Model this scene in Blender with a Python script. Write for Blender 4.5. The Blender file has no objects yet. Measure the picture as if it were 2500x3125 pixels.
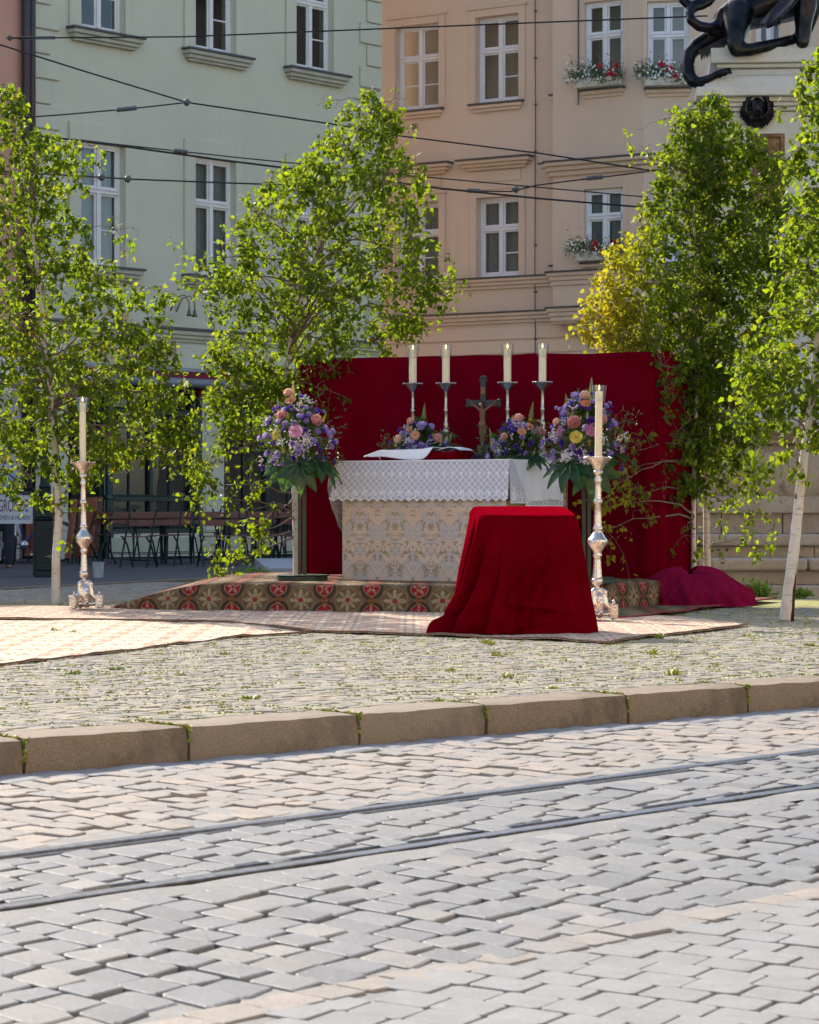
import bpy, bmesh, math, random
import numpy as np
from mathutils import Vector, Matrix, noise

sc = bpy.context.scene
COL = sc.collection
RAD = math.radians
# ------------------------------------------------------------------ camera
FPX, CU, HV = 8000.0, 1250.0, 1550.0          # focal length, centre column and horizon row measured in the photograph
EYE, KERB_H = 1.0, 0.122                      # eye height above the road, height of the kerb
PZ = KERB_H                                   # level of the square
cam_d = bpy.data.cameras.new('camera')
cam = bpy.data.objects.new('camera', cam_d); COL.objects.link(cam)
cam.location = (0, 0, EYE); cam.rotation_euler = (RAD(90), 0, 0)
cam_d.sensor_fit = 'HORIZONTAL'; cam_d.sensor_width = 36
cam_d.lens = 36 * FPX / 2500; cam_d.shift_y = -0.005
cam_d.clip_start = 0.1; cam_d.clip_end = 2000
cam_d.dof.use_dof = True; cam_d.dof.focus_distance = 21.5; cam_d.dof.aperture_fstop = 20
sc.camera = cam
# ------------------------------------------------------------------ sky, sun, exposure
SUN_EL, SUN_AZ = RAD(33), math.atan2(-0.56, 0.83)
w = bpy.data.worlds.new('World'); sc.world = w; w.use_nodes = True
nt = w.node_tree
sky = nt.nodes.new('ShaderNodeTexSky'); sky.sky_type = 'NISHITA'; sky.sun_disc = False
sky.sun_elevation = SUN_EL; sky.sun_rotation = SUN_AZ
sky.air_density = 1.0; sky.dust_density = 1.5; sky.ozone_density = 1.0
nt.links.new(sky.outputs[0], nt.nodes['Background'].inputs[0])
nt.nodes['Background'].inputs[1].default_value = 0.15
sd = bpy.data.lights.new('sun', 'SUN'); sd.energy = 3.6; sd.angle = RAD(0.53); sd.color = (1.0, 0.93, 0.82)
sun = bpy.data.objects.new('sun', sd); COL.objects.link(sun)
sdir = Vector((math.sin(SUN_AZ)*math.cos(SUN_EL), math.cos(SUN_AZ)*math.cos(SUN_EL), math.sin(SUN_EL)))
sun.rotation_euler = sdir.to_track_quat('Z', 'Y').to_euler(); sun.location = sdir*60
vs = sc.view_settings
vs.view_transform = 'Standard'; vs.look = 'None'; vs.exposure = 1.15; vs.gamma = 1.0; vs.use_curve_mapping = False
sc.render.engine = 'CYCLES'; sc.cycles.use_denoising = True
sc.cycles.max_bounces = 8; sc.cycles.transparent_max_bounces = 24

# ------------------------------------------------------------------ measuring helpers
def G(u, v, z=PZ):
    Y = FPX*(EYE-z)/(v-HV)
    return Vector(((u-CU)*Y/FPX, Y, z))
def D(u, v, Y):
    return Vector(((u-CU)*Y/FPX, Y, EYE+(HV-v)*Y/FPX))

# ------------------------------------------------------------------ object helpers
def tag(o, label=None, cat=None, group=None, kind=None):
    if label: o['label'] = label
    if cat: o['category'] = cat
    if group: o['group'] = group
    if kind: o['kind'] = kind
    return o
def thing(name, label, cat, loc=(0, 0, 0), rz=0.0, group=None):
    o = bpy.data.objects.new(name, None); COL.objects.link(o)
    o.empty_display_size = 0.1
    o.location = loc; o.rotation_euler = (0, 0, rz)
    return tag(o, label, cat, group)
def link(me, name, parent=None, mx=None):
    o = bpy.data.objects.new(name, me); COL.objects.link(o)
    if parent is not None: o.parent = parent
    if mx is not None: o.matrix_basis = mx
    return o
def copy_tree(o, parent=None):
    c = o.copy(); COL.objects.link(c); c.parent = parent
    for ch in list(o.children): copy_tree(ch, c)
    return c
def T(x, y, z): return Matrix.Translation((x, y, z))
def RZ(a): return Matrix.Rotation(a, 4, 'Z')
def RX(a): return Matrix.Rotation(a, 4, 'X')
def RY(a): return Matrix.Rotation(a, 4, 'Y')
def SC(x, y, z): return Matrix.Diagonal((x, y, z, 1))

class MB:
    def __init__(s): s.v = []; s.f = []; s.uv = []; s.huv = False
    def add(s, vs_, fs, uv=None):
        o = len(s.v); s.v += [tuple(p) for p in vs_]; s.f += [tuple(i+o for i in f) for f in fs]
        if uv is not None: s.huv = True; s.uv += list(uv)
        else: s.uv += [(0, 0)]*len(vs_)
        return s
    def box(s, x0, x1, y0, y1, z0, z1, mx=None):
        p = [(x0,y0,z0),(x1,y0,z0),(x1,y1,z0),(x0,y1,z0),(x0,y0,z1),(x1,y0,z1),(x1,y1,z1),(x0,y1,z1)]
        if mx is not None: p = [mx @ Vector(q) for q in p]
        return s.add(p, [(3,2,1,0),(4,5,6,7),(0,1,5,4),(1,2,6,5),(2,3,7,6),(3,0,4,7)])
    def bar(s, a, b, w, h=None, up=(0,0,1)):
        a = Vector(a); b = Vector(b); d = b-a; L = d.length
        if L < 1e-6: return s
        d.normalize(); up = Vector(up)
        if abs(d.dot(up)) > .98: up = Vector((1,0,0))
        x = d.cross(up).normalized(); y = x.cross(d).normalized(); h = h or w
        m = Matrix(((x.x,d.x,y.x,a.x),(x.y,d.y,y.y,a.y),(x.z,d.z,y.z,a.z),(0,0,0,1)))
        return s.box(-w/2, w/2, 0, L, -h/2, h/2, m)
    def tube(s, pts, rad, n=6, cap=True):
        pts = [Vector(p) for p in pts]; m = len(pts)
        if not hasattr(rad, '__len__'): rad = [rad]*m
        t0 = (pts[1]-pts[0]).normalized(); ref = Vector((0,0,1)) if abs(t0.z) < .9 else Vector((1,0,0))
        nx = t0.cross(ref).normalized(); vs_ = []
        for i, p in enumerate(pts):
            t = (pts[min(i+1,m-1)]-pts[max(i-1,0)])
            if t.length < 1e-9: t = t0
            t = t.normalized(); nx = (nx-t*nx.dot(t))
            if nx.length < 1e-6: nx = t.orthogonal()
            nx.normalize(); ny = t.cross(nx)
            for k in range(n):
                a = 2*math.pi*k/n; vs_.append(p+(nx*math.cos(a)+ny*math.sin(a))*rad[i])
        fs = [(i*n+k, i*n+(k+1)%n, (i+1)*n+(k+1)%n, (i+1)*n+k) for i in range(m-1) for k in range(n)]
        if cap: fs += [tuple(range(n-1,-1,-1)), tuple((m-1)*n+k for k in range(n))]
        return s.add(vs_, fs)
    def lathe(s, prof, n=24, c=(0,0,0), flute=0, famp=0.0, closed=False):
        vs_ = []; c = Vector(c)
        for r, z in prof:
            for k in range(n):
                a = 2*math.pi*k/n; rr = r*(1+famp*math.cos(flute*a)) if flute else r
                vs_.append(c+Vector((rr*math.cos(a), rr*math.sin(a), z)))
        m = len(prof)
        fs = [(i*n+k, i*n+(k+1)%n, (i+1)*n+(k+1)%n, (i+1)*n+k) for i in range(m-1) for k in range(n)]
        if closed: fs += [tuple(range(n-1,-1,-1)), tuple((m-1)*n+k for k in range(n))]
        return s.add(vs_, fs)
    def ball(s, c, r, n=8, m=6):
        c = Vector(c)
        if not hasattr(r, '__len__'): r = (r, r, r)
        vs_ = [c+Vector((0,0,-r[2]))]
        for i in range(1, m):
            b = -math.pi/2+math.pi*i/m
            for k in range(n):
                a = 2*math.pi*k/n; vs_.append(c+Vector((r[0]*math.cos(b)*math.cos(a), r[1]*math.cos(b)*math.sin(a), r[2]*math.sin(b))))
        vs_.append(c+Vector((0,0,r[2]))); e = len(vs_)-1
        fs = [(0, 1+(k+1)%n, 1+k) for k in range(n)]
        fs += [(1+i*n+k, 1+i*n+(k+1)%n, 1+(i+1)*n+(k+1)%n, 1+(i+1)*n+k) for i in range(m-2) for k in range(n)]
        fs += [(1+(m-2)*n+k, 1+(m-2)*n+(k+1)%n, e) for k in range(n)]
        return s.add(vs_, fs)
    def prism(s, poly, z0, z1):
        n = len(poly)
        vs_ = [(x,y,z0) for x,y in poly]+[(x,y,z1) for x,y in poly]
        fs = [tuple(range(n-1,-1,-1)), tuple(range(n,2*n))]+[(i,(i+1)%n,n+(i+1)%n,n+i) for i in range(n)]
        return s.add(vs_, fs)
    def grid(s, fn, nu, nv, uvfn=None):
        vs_ = []; uv = []
        for j in range(nv+1):
            for i in range(nu+1):
                vs_.append(fn(i/nu, j/nv))
                if uvfn: uv.append(uvfn(i/nu, j/nv))
        fs = [(j*(nu+1)+i, j*(nu+1)+i+1, (j+1)*(nu+1)+i+1, (j+1)*(nu+1)+i) for j in range(nv) for i in range(nu)]
        return s.add(vs_, fs, uv if uvfn else None)
    def mesh(s, name, mat, smooth=False):
        me = bpy.data.meshes.new(name); me.from_pydata(s.v, [], s.f)
        if s.huv:
            uvl = me.uv_layers.new(name='UVMap')
            li = np.empty(len(me.loops), dtype=np.int32); me.loops.foreach_get('vertex_index', li)
            uvl.data.foreach_set('uv', np.array(s.uv, dtype=np.float32)[li].ravel())
        if mat: me.materials.append(mat)
        if smooth: me.polygons.foreach_set('use_smooth', [True]*len(me.polygons))
        me.update(); return me
    def build(s, name, mat, parent=None, smooth=False, bevel=0.0, mx=None, seg=1, auto=None):
        o = link(s.mesh(name, mat, smooth), name, parent, mx)
        if bevel:
            m = o.modifiers.new('b', 'BEVEL'); m.width = bevel; m.segments = seg; m.limit_method = 'ANGLE'
        if auto: o.data.set_sharp_from_angle(angle=RAD(auto))
        return o
def organic(mb, name, mat, voxel, parent=None, smooth_it=4, mx=None):
    """joins overlapping tubes and balls into one continuous skin"""
    me = mb.mesh(name+'_src', mat)
    o = bpy.data.objects.new(name+'_src', me); COL.objects.link(o)
    m = o.modifiers.new('r', 'REMESH'); m.mode = 'VOXEL'; m.voxel_size = voxel; m.use_smooth_shade = True
    if smooth_it:
        m2 = o.modifiers.new('s', 'SMOOTH'); m2.iterations = smooth_it; m2.factor = 0.5
    dg = bpy.context.evaluated_depsgraph_get(); dg.update()
    me2 = bpy.data.meshes.new_from_object(o.evaluated_get(dg)); me2.name = name
    bpy.data.objects.remove(o); bpy.data.meshes.remove(me)
    if not me2.materials: me2.materials.append(mat)
    return link(me2, name, parent, mx)
def text_mesh(txt, size, depth, mat, sx=1.0, align='LEFT'):
    cu = bpy.data.curves.new('txt', 'FONT'); cu.body = txt; cu.size = size; cu.extrude = depth; cu.align_x = align
    o = bpy.data.objects.new('txt', cu); COL.objects.link(o)
    dg = bpy.context.evaluated_depsgraph_get(); dg.update()
    me = bpy.data.meshes.new_from_object(o.evaluated_get(dg))
    bpy.data.objects.remove(o)
    me.materials.clear(); me.materials.append(mat)
    me.transform(Matrix.Rotation(RAD(90), 4, 'X') @ SC(sx, 1, 1)); me.update()
    return me

# ------------------------------------------------------------------ node expressions
class X:
    def __init__(s, nt, sock): s.nt = nt; s.k = sock
    def _m(s, op, *a):
        n = s.nt.nodes.new('ShaderNodeMath'); n.operation = op
        for i, q in enumerate((s,)+a):
            if isinstance(q, X): s.nt.links.new(q.k, n.inputs[i])
            else: n.inputs[i].default_value = q
        return X(s.nt, n.outputs[0])
    def __add__(s, b): return s._m('ADD', b)
    def __radd__(s, b): return s._m('ADD', b)
    def __sub__(s, b): return s._m('SUBTRACT', b)
    def __rsub__(s, b): return (s*-1)+b
    def __mul__(s, b): return s._m('MULTIPLY', b)
    def __rmul__(s, b): return s._m('MULTIPLY', b)
    def __truediv__(s, b): return s._m('DIVIDE', b)
    def abs(s): return s._m('ABSOLUTE')
    def fract(s): return s._m('FRACT')
    def floor(s): return s._m('FLOOR')
    def sin(s): return s._m('SINE')
    def cos(s): return s._m('COSINE')
    def sqrt(s): return s._m('SQRT')
    def min(s, b): return s._m('MINIMUM', b)
    def max(s, b): return s._m('MAXIMUM', b)
    def lt(s, b): return s._m('LESS_THAN', b)
    def gt(s, b): return s._m('GREATER_THAN', b)
    def atan2(s, b): return s._m('ARCTAN2', b)
    def step(s, a, b):
        n = s.nt.nodes.new('ShaderNodeMapRange'); n.interpolation_type = 'SMOOTHSTEP'
        s.nt.links.new(s.k, n.inputs[0]); n.inputs[1].default_value = a; n.inputs[2].default_value = b
        return X(s.nt, n.outputs[0])
class Mat:
    """a Principled material with node helpers"""
    def __init__(s, name, rough=.6, metal=0.0, spec=.5):
        s.m = bpy.data.materials.new(name); s.m.use_nodes = True; s.nt = s.m.node_tree
        s.b = s.nt.nodes['Principled BSDF']; s.out = s.nt.nodes['Material Output']
        s.b.inputs['Roughness'].default_value = rough; s.b.inputs['Metallic'].default_value = metal
        s.b.inputs['Specular IOR Level'].default_value = spec
        s.tc = None
    def coord(s, kind='Object'):
        if s.tc is None: s.tc = s.nt.nodes.new('ShaderNodeTexCoord')
        return s.tc.outputs[kind]
    def xyz(s, kind='Object'):
        n = s.nt.nodes.new('ShaderNodeSeparateXYZ'); s.nt.links.new(s.coord(kind), n.inputs[0])
        return [X(s.nt, n.outputs[i]) for i in range(3)]
    def vec(s, x, y, z=0.0):
        n = s.nt.nodes.new('ShaderNodeCombineXYZ')
        for i, q in enumerate((x, y, z)):
            if isinstance(q, X): s.nt.links.new(q.k, n.inputs[i])
            else: n.inputs[i].default_value = q
        return n.outputs[0]
    def noise(s, scale, detail=3, rough=.5, vec=None, kind='Object', col=False, dist=0.0):
        n = s.nt.nodes.new('ShaderNodeTexNoise'); n.inputs['Scale'].default_value = scale
        n.inputs['Detail'].default_value = detail; n.inputs['Roughness'].default_value = rough; n.inputs['Distortion'].default_value = dist
        s.nt.links.new(vec if vec is not None else s.coord(kind), n.inputs['Vector'])
        return n.outputs['Color'] if col else X(s.nt, n.outputs['Fac'])
    def voro(s, scale, vec=None, feature='F1', out='Distance'):
        n = s.nt.nodes.new('ShaderNodeTexVoronoi'); n.feature = feature; n.inputs['Scale'].default_value = scale
        s.nt.links.new(vec if vec is not None else s.coord(), n.inputs['Vector'])
        return X(s.nt, n.outputs[out])
    def attr(s, name):
        n = s.nt.nodes.new('ShaderNodeAttribute'); n.attribute_name = name
        return X(s.nt, n.outputs['Fac'])
    def rnd(s):
        n = s.nt.nodes.new('ShaderNodeObjectInfo'); return X(s.nt, n.outputs['Random'])
    def rgb(s, c):
        if hasattr(c, 'links') or not hasattr(c, '__len__'): return c
        n = s.nt.nodes.new('ShaderNodeRGB'); n.outputs[0].default_value = (*c, 1); return n.outputs[0]
    def mix(s, f, a, b):
        n = s.nt.nodes.new('ShaderNodeMix'); n.data_type = 'RGBA'
        if isinstance(f, X): s.nt.links.new(f.k, n.inputs[0])
        else: n.inputs[0].default_value = f
        for i, c in ((6, a), (7, b)):
            if isinstance(c, (tuple, list)): n.inputs[i].default_value = (*c[:3], 1)
            else: s.nt.links.new(c, n.inputs[i])
        return n.outputs[2]
    def ramp(s, f, stops):
        n = s.nt.nodes.new('ShaderNodeValToRGB'); s.nt.links.new(f.k, n.inputs[0]); e = n.color_ramp.elements
        while len(e) < len(stops): e.new(0.5)
        for q, (p, c) in zip(e, stops): q.position = p; q.color = (*c, 1)
        return n.outputs[0]
    def color(s, c):
        if isinstance(c, (tuple, list)): s.b.inputs['Base Color'].default_value = (*c, 1)
        else: s.nt.links.new(c, s.b.inputs['Base Color'])
        return s
    def rough(s, x): s.nt.links.new(x.k, s.b.inputs['Roughness']); return s
    def bump(s, h, strength=.3, dist=.01):
        n = s.nt.nodes.new('ShaderNodeBump'); n.inputs['Strength'].default_value = strength; n.inputs['Distance'].default_value = dist
        s.nt.links.new(h.k, n.inputs['Height']); s.nt.links.new(n.outputs[0], s.b.inputs['Normal']); s.lastbump = n
        return s
    def alpha(s, x): s.nt.links.new(x.k, s.b.inputs['Alpha']); return s
def plain(name, col, rough=.6, metal=0.0, var=.12, scale=6, bump=.15, bscale=60, bdist=.004, spec=.5, dirt=None, streak=0):
    M = Mat(name, rough, metal, spec)
    n = M.noise(scale, 4, .6)
    lo = tuple(c*(1-var) for c in col); hi = tuple(min(1, c*(1+var)) for c in col)
    c = M.mix(n.step(.3, .7), lo, hi)
    if dirt:
        d = M.noise(scale*.37, 5, .7, dist=.6).step(.55, .8); c = M.mix(d*dirt[1], c, dirt[0])
    if streak:
        x, y, z = M.xyz(); v = M.vec(x*3.2, y*3.2, z*.16); k = M.noise(1.0, 5, .7, v).step(.52, .78)*M.noise(.35, 3, .6).step(.40, .65); c = M.mix(k*streak, c, tuple(q*.62 for q in col))
    M.color(c)
    if bump: M.bump(M.noise(bscale, 3, .6), bump, bdist)
    return M.m
# ================================================================== ground materials
def sett_mat(name, stops, rough0, rough1, bump):
    M = Mat(name, .5, 0, .14 if 'cobble' not in name else .08)
    r = (M.attr('rnd')+M.rnd()).fract()
    base = M.ramp(r, stops)
    gpos = M.nt.nodes.new('ShaderNodeNewGeometry').outputs['Position']
    n = M.noise(9, 5, .65, vec=gpos); n2 = M.noise(70, 4, .7, vec=gpos)
    c = M.mix(n.step(.35, .75)*.35, base, (.16, .145, .13))
    c = M.mix(n2.step(.5, .8)*.35, c, (.62, .60, .56))
    M.color(c)
    M.rough(n2.step(.3, .8)*(rough1-rough0)+rough0)
    M.bump(n2*.6+M.noise(220, 3, .7, vec=gpos)*.4, bump*2, .004)
    return M.m
m_sett = sett_mat('sett_granite', [(0, (.165,.165,.168)), (.25, (.215,.212,.21)), (.5, (.20,.20,.205)), (.72, (.245,.232,.215)), (.86, (.18,.18,.185)), (1, (.29,.272,.25))], .55, .8, .25)
m_sett_flat = sett_mat('sett_sawn_granite', [(0, (.24,.235,.225)), (.5, (.275,.27,.26)), (1, (.255,.25,.245))], .6, .8, .3)
m_sett_warm = sett_mat('sett_porphyry', [(0, (.33,.28,.23)), (.35, (.28,.255,.235)), (.6, (.38,.31,.25)), (.85, (.27,.255,.24)), (1, (.35,.30,.26))], .6, .8, .7)
m_gutter = sett_mat('sett_gutter', [(0, (.22,.22,.23)), (.5, (.27,.265,.26)), (1, (.24,.24,.25))], .55, .75, .5)
m_cobble = sett_mat('cobble_stone', [(0, (.36,.305,.225)), (.25, (.275,.25,.205)), (.5, (.42,.35,.25)), (.75, (.235,.225,.205)), (1, (.36,.315,.245))], .75, .9, .5)
Mm = Mat('road_mortar', .85)
nm = Mm.noise(3, 5, .65); nf = Mm.noise(90, 4, .7)
Mm.color(Mm.mix(nf.step(.3, .7)*.5, Mm.mix(nm.step(.35, .7), (.19,.185,.175), (.26,.25,.235)), (.14,.13,.115))); Mm.bump(nf, .5, .006)
m_mortar = Mm.m
m_sand = plain('joint_sand', (.10,.08,.06), .95, var=.3, scale=40, bump=.6, bscale=200)
Mm = Mat('plaza_joint_moss', .95)
nm = Mm.noise(2.2, 4, .6)+.06; nf = Mm.noise(60, 4, .7)
Mm.color(Mm.mix(nm.step(.4, .65), Mm.mix(nf.step(.4,.6), (.33,.28,.17), (.43,.37,.24)), Mm.mix(nf.step(.35,.65), (.22,.23,.04), (.36,.34,.09)))); Mm.bump(nf, .6, .008)
m_moss = Mm.m
Mm = Mat('asphalt', .8)
nm = Mm.noise(.9, 4, .6); nf = Mm.noise(120, 3, .7)
Mm.color(Mm.mix(nf.step(.3,.7)*.4, Mm.mix(nm.step(.3,.7), (.045,.046,.048), (.065,.065,.066)), (.10,.10,.098))); Mm.bump(nf, .4, .004)
m_asphalt = Mm.m
Mm = Mat('kerb_granite', .8)
nm = Mm.noise(4, 5, .65, dist=.4); nf = Mm.noise(130, 4, .8); n3 = Mm.noise(28, 4, .7)
c = Mm.mix(nf.step(.35,.65), (.175,.12,.072), (.30,.225,.15))
st = Mm.noise(1.6, 5, .7, dist=1.5); c = Mm.mix(nm.step(.45,.7)*.7, c, (.085,.06,.04)); c = Mm.mix(st.step(.56,.68)*.45, c, (.34,.29,.22)); c = Mm.mix((Mm.rnd()*.25), c, (.36,.30,.23))
Mm.color(c); Mm.bump(nf*.5+n3*.7, 1.0, .009)
m_kerb = Mm.m

# ================================================================== plane sheets
def sheet(name, poly, z, mat):
    me = bpy.data.meshes.new(name); me.from_pydata([(x, y, z) for x, y in poly], [], [tuple(range(len(poly)))])
    me.materials.append(mat); return tag(link(me, name), kind='structure')
E1, E2 = Vector((.656, .755)), Vector((.755, -.656))
QA, QB, QM = -5.83, -5.115, -3.67
KP, KD = Vector((-1.474, 10.0)), Vector((.7277, .686)); KN = Vector((.686, -.7277))    # kerb line, its direction, normal to the road
def kerb_q(x, y): return (Vector((x, y))-KP).dot(KN)
ground = sheet('ground', [(-600,-600),(600,-600),(600,600),(-600,600)], -.10, m_asphalt)
k0, k1 = KP-KD*70, KP+KD*70
road = sheet('road', [tuple(k0), tuple(k0+KN*60), tuple(k1+KN*60), tuple(k1)], -.026, m_sand)
pb0, pb1 = k0-KN*.27, k1-KN*.27
plaza = sheet('plaza', [tuple(pb0), tuple(pb1), tuple(pb1-KN*150), tuple(pb0-KN*150)], PZ-.014, m_moss)
sheet('pavement', [(-14, 8), (-4.39, 28.1), (-3.3, 30.6), (-2.25, 32.7), (0.5, 38), (10, 46), (60, 60), (60, 120), (-60, 120), (-60, 8)], PZ+.005, m_asphalt)
# low stone edging between the cobbles and the pavement
edge_pts = [(-14, 8), (-4.39, 28.1), (-3.3, 30.6), (-2.25, 32.7), (0.5, 38)]
mb = MB()
for a, b in zip(edge_pts[:-1], edge_pts[1:]):
    mb.bar((*a, PZ+.004), (*b, PZ+.004), .12, .024)
tag(mb.build('pavement_edging', m_kerb), kind='structure')

# ================================================================== stone pieces
rg = np.random.default_rng(11)
def piece_variants(n, dome, edge, jit, depth=.05, inner=.86):
    out = []
    ang = [(-1,-1,0),(-1,-1,1),(1,-1,0),(1,-1,1),(1,1,0),(1,1,1),(-1,1,0),(-1,1,1)]
    base = np.array([(-.5+.09,-.5),(.5-.09,-.5),(.5,-.5+.09),(.5,.5-.09),(.5-.09,.5),(-.5+.09,.5),(-.5,.5-.09),(-.5,-.5+.09)])
    for _ in range(n):
        b = base+rg.normal(0, jit, base.shape)
        tz = rg.normal(0, dome*.22, 8)
        V = [(x*1.0, y*1.0, -depth) for x, y in b]
        V += [(x, y, -edge-dome*.55+t) for (x, y), t in zip(b, tz)]
        V += [(x*inner, y*inner, -dome*.28+t*.6) for (x, y), t in zip(b, tz)]
        V += [(0, 0, 0)]
        Fc = [(k, (k+1)%8, 8+(k+1)%8, 8+k) for k in range(8)]+[(8+k, 8+(k+1)%8, 16+(k+1)%8, 16+k) for k in range(8)]+[(16+k, 16+(k+1)%8, 24) for k in range(8)]
        out.append((np.array(V), Fc))
    return out
def place_pieces(variants, places, mat, parent, piece_name, field_name, n_parts, order_key, smooth=True):
    """places: (x, y, z, rot, sx, sy, tiltx, tilty). The n_parts that show largest become objects of their own, the rest one mass."""
    inview = []
    for i, p in enumerate(places):
        Y = p[1]; u = p[0]*FPX/Y+CU; v = HV+(EYE-p[2])*FPX/Y
        if -40 < u < 2540 and v < 3160: inview.append((order_key(p), i))
    inview.sort(); chosen = set(i for _, i in inview[:n_parts])
    meshes = []
    for V, Fc in variants:
        me = bpy.data.meshes.new(piece_name); me.from_pydata(V.tolist(), [], Fc); me.materials.append(mat)
        me.polygons.foreach_set('use_smooth', [False]*len(me.polygons))
        meshes.append(me)
    allV, allF, rn, off = [], [], [], 0
    for i, p in enumerate(places):
        k = int(rg.integers(len(variants)))
        mx = T(p[0], p[1], p[2]) @ RZ(p[3]) @ RX(p[6]) @ RY(p[7]) @ SC(p[4], p[5], 1)
        if i in chosen:
            link(meshes[k], piece_name, parent, mx)
        else:
            V, Fc = variants[k]
            m = np.array(mx); W = V @ m[:3,:3].T+m[:3,3]
            allV.append(W); allF += [tuple(a+off for a in f) for f in Fc]; off += len(V)
            rn += [float(rg.random())]*len(Fc)
    if allV:
        me = bpy.data.meshes.new(field_name); me.from_pydata(np.concatenate(allV).tolist(), [], allF); me.materials.append(mat)
        a = me.attributes.new('rnd', 'FLOAT', 'FACE'); a.data.foreach_set('value', rn)
        me.polygons.foreach_set('use_smooth', [False]*len(me.polygons))
        tag(link(me, field_name, parent), kind='stuff')
def wide(x, y, m=1.5): return abs(x) < y*.157*m+.5
# --- tram road setts
def rows(eA, eB, da, db, i0, i1, s0, s1, jit):
    for i in range(i0, i1):
        s = s0+(i % 2)*db*.5+rg.normal(0, db*.12)
        wob = rg.normal(0, jit*.03)
        while s < s1:
            L = db*(1+rg.normal(0, jit*1.3)); L = min(max(L, db*.62), db*1.35)
            p = eA*(i*da+wob)+eB*(s+L/2)
            yield p, L
            s += L
def skewed(variants, gam, ratio):       # setts whose sides meet at the angle gam
    for V, _ in variants: V[:, 0] += V[:, 1]*ratio*math.cos(RAD(gam))
    return variants
SG, NG = math.sin(RAD(111)), math.sin(RAD(100))
eA, eB = Vector((math.sin(RAD(28)), math.cos(RAD(28)))), Vector((math.cos(RAD(49)), -math.sin(RAD(49))))
old, far, mid = [], [], []
for p, L in rows(eA, eB, .127, .168, 0, 130, -16, 8, .12):
    x, y = p
    if y < 4.4 or y > 16 or not wide(x, y): continue
    q = Vector((x, y)).dot(E2); kq = kerb_q(x, y)
    if kq < .27: continue
    if q > QM-.07: continue
    if q < QA-.10:
        far.append((x, y, -.004+rg.normal(0, .003), RAD(-49)+rg.normal(0,.06), L*.93*(1+rg.normal(0,.05)), SG*.127*.92*(1+rg.normal(0,.06)), rg.normal(0,.018), rg.normal(0,.018)))
    elif q > QB+.14 or (QA+.10 < q < QB-.08):
        old.append((x, y, rg.normal(0, .0017), RAD(-49)+rg.normal(0,.025), L*.90, SG*.127*.955*(1+rg.normal(0,.02)), rg.normal(0,.007), rg.normal(0,.007)))
nA, nB = Vector((math.sin(RAD(28)), math.cos(RAD(28)))), Vector((math.cos(RAD(38)), -math.sin(RAD(38))))
for p, L in rows(nA, nB, .126, .142, 0, 120, -12, 12, .015):
    x, y = p
    if y < 3.6 or y > 14 or not wide(x, y): continue
    if Vector((x, y)).dot(E2) < QM+.06: continue
    mid.append((x, y, rg.normal(0, .0012), RAD(-38)+rg.normal(0,.006), .142*.935, NG*.126*.97, rg.normal(0,.005), rg.normal(0,.005)))
var_old = skewed(piece_variants(16, .0030, .0020, .022, inner=.93), 111, .756)
var_new = piece_variants(8, .0005, .0010, .006, inner=.965)
for V, _ in var_new: V[:, :2] *= 1.01
var_new = skewed(var_new, 100, .887)
var_far = skewed(piece_variants(14, .003, .002, .045, inner=.93), 111, .756); var_brd = piece_variants(8, .002, .0015, .03, inner=.95)
key = lambda p: p[1]
place_pieces(var_old, old, m_sett, road, 'sett', 'sett_field', 210, key)
place_pieces(var_new, mid, m_sett_flat, road, 'sawn_sett', 'sawn_sett_field', 90, key)
place_pieces(var_far, far, m_sett_warm, road, 'worn_sett', 'worn_sett_field', 120, key)
# border row between old and new setts, gutter row below the kerb
brd = []
t = 0.0
while t < 12:
    L = .15+rg.normal(0,.012); p = E1*(t+L/2)+E2*(QM-.005)
    if p.y > 4.2 and wide(*p): brd.append((p.x, p.y, .001+rg.normal(0,.001), math.atan2(E1.y, E1.x)+rg.normal(0,.03), L*.95, .115, rg.normal(0,.01), rg.normal(0,.01)))
    t += L
place_pieces(var_brd, brd, m_sett_warm, road, 'border_sett', 'border_sett_field', 60, key)
gut = []; t = -4.0
while t < 9:
    L = .185+rg.normal(0,.02); p = KP+KD*(t+L/2)+KN*.135
    if wide(*p): gut.append((p.x, p.y, -.008+rg.normal(0,.002), math.atan2(KD.y, KD.x)+.06+rg.normal(0,.03), L*.95, .23, rg.normal(0,.015), -.03+rg.normal(0,.01)))
    t += L
place_pieces(piece_variants(8, .006, .004, .02), gut, m_gutter, road, 'gutter_sett', 'gutter_sett_field', 60, key)
# mortar between the far setts, concrete beside the rails
def strip(q0, q1, z, name, mat, s0=2, s1=24, wig=0.0):
    mb = MB(); n = 160
    def fn(a, b):
        s = s0+(s1-s0)*a; q = q0 if b < .5 else q1
        if wig: q += wig*noise.noise(Vector((s*3.1, b*9, 2)))+wig*.6*noise.noise(Vector((s*9.1, b*9, 5)))
        p = E1*s+E2*q; return (p.x, p.y, z)
    mb.grid(fn, n, 1); o = mb.build(name, mat, road); return o
strip(QB+.078, QB+.23, -.0035, 'rail_concrete', m_mortar, wig=.05)
strip(QA-.24, QA-.078, -.0075, 'rail_concrete', m_mortar, wig=.06)
strip(QA+.06, QA+.17, -.0075, 'rail_concrete', m_mortar, wig=.03)
strip(QM-.22, QM+.14, -.0065, 'border_mortar', m_mortar, wig=.03)
strip(QB-.18, QB-.055, -.0075, 'rail_concrete', m_mortar, wig=.02)
mp = [KP+KD*(-8)+KN*.26, KP+KD*16+KN*.26, E1*26+E2*(QA-.2), E1*0+E2*(QA-.2)]
mb = MB(); mb.add([(p.x, p.y, -.0165) for p in mp], [(3,2,1,0)]); mb.build('mortar_bed', m_mortar, road)
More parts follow.
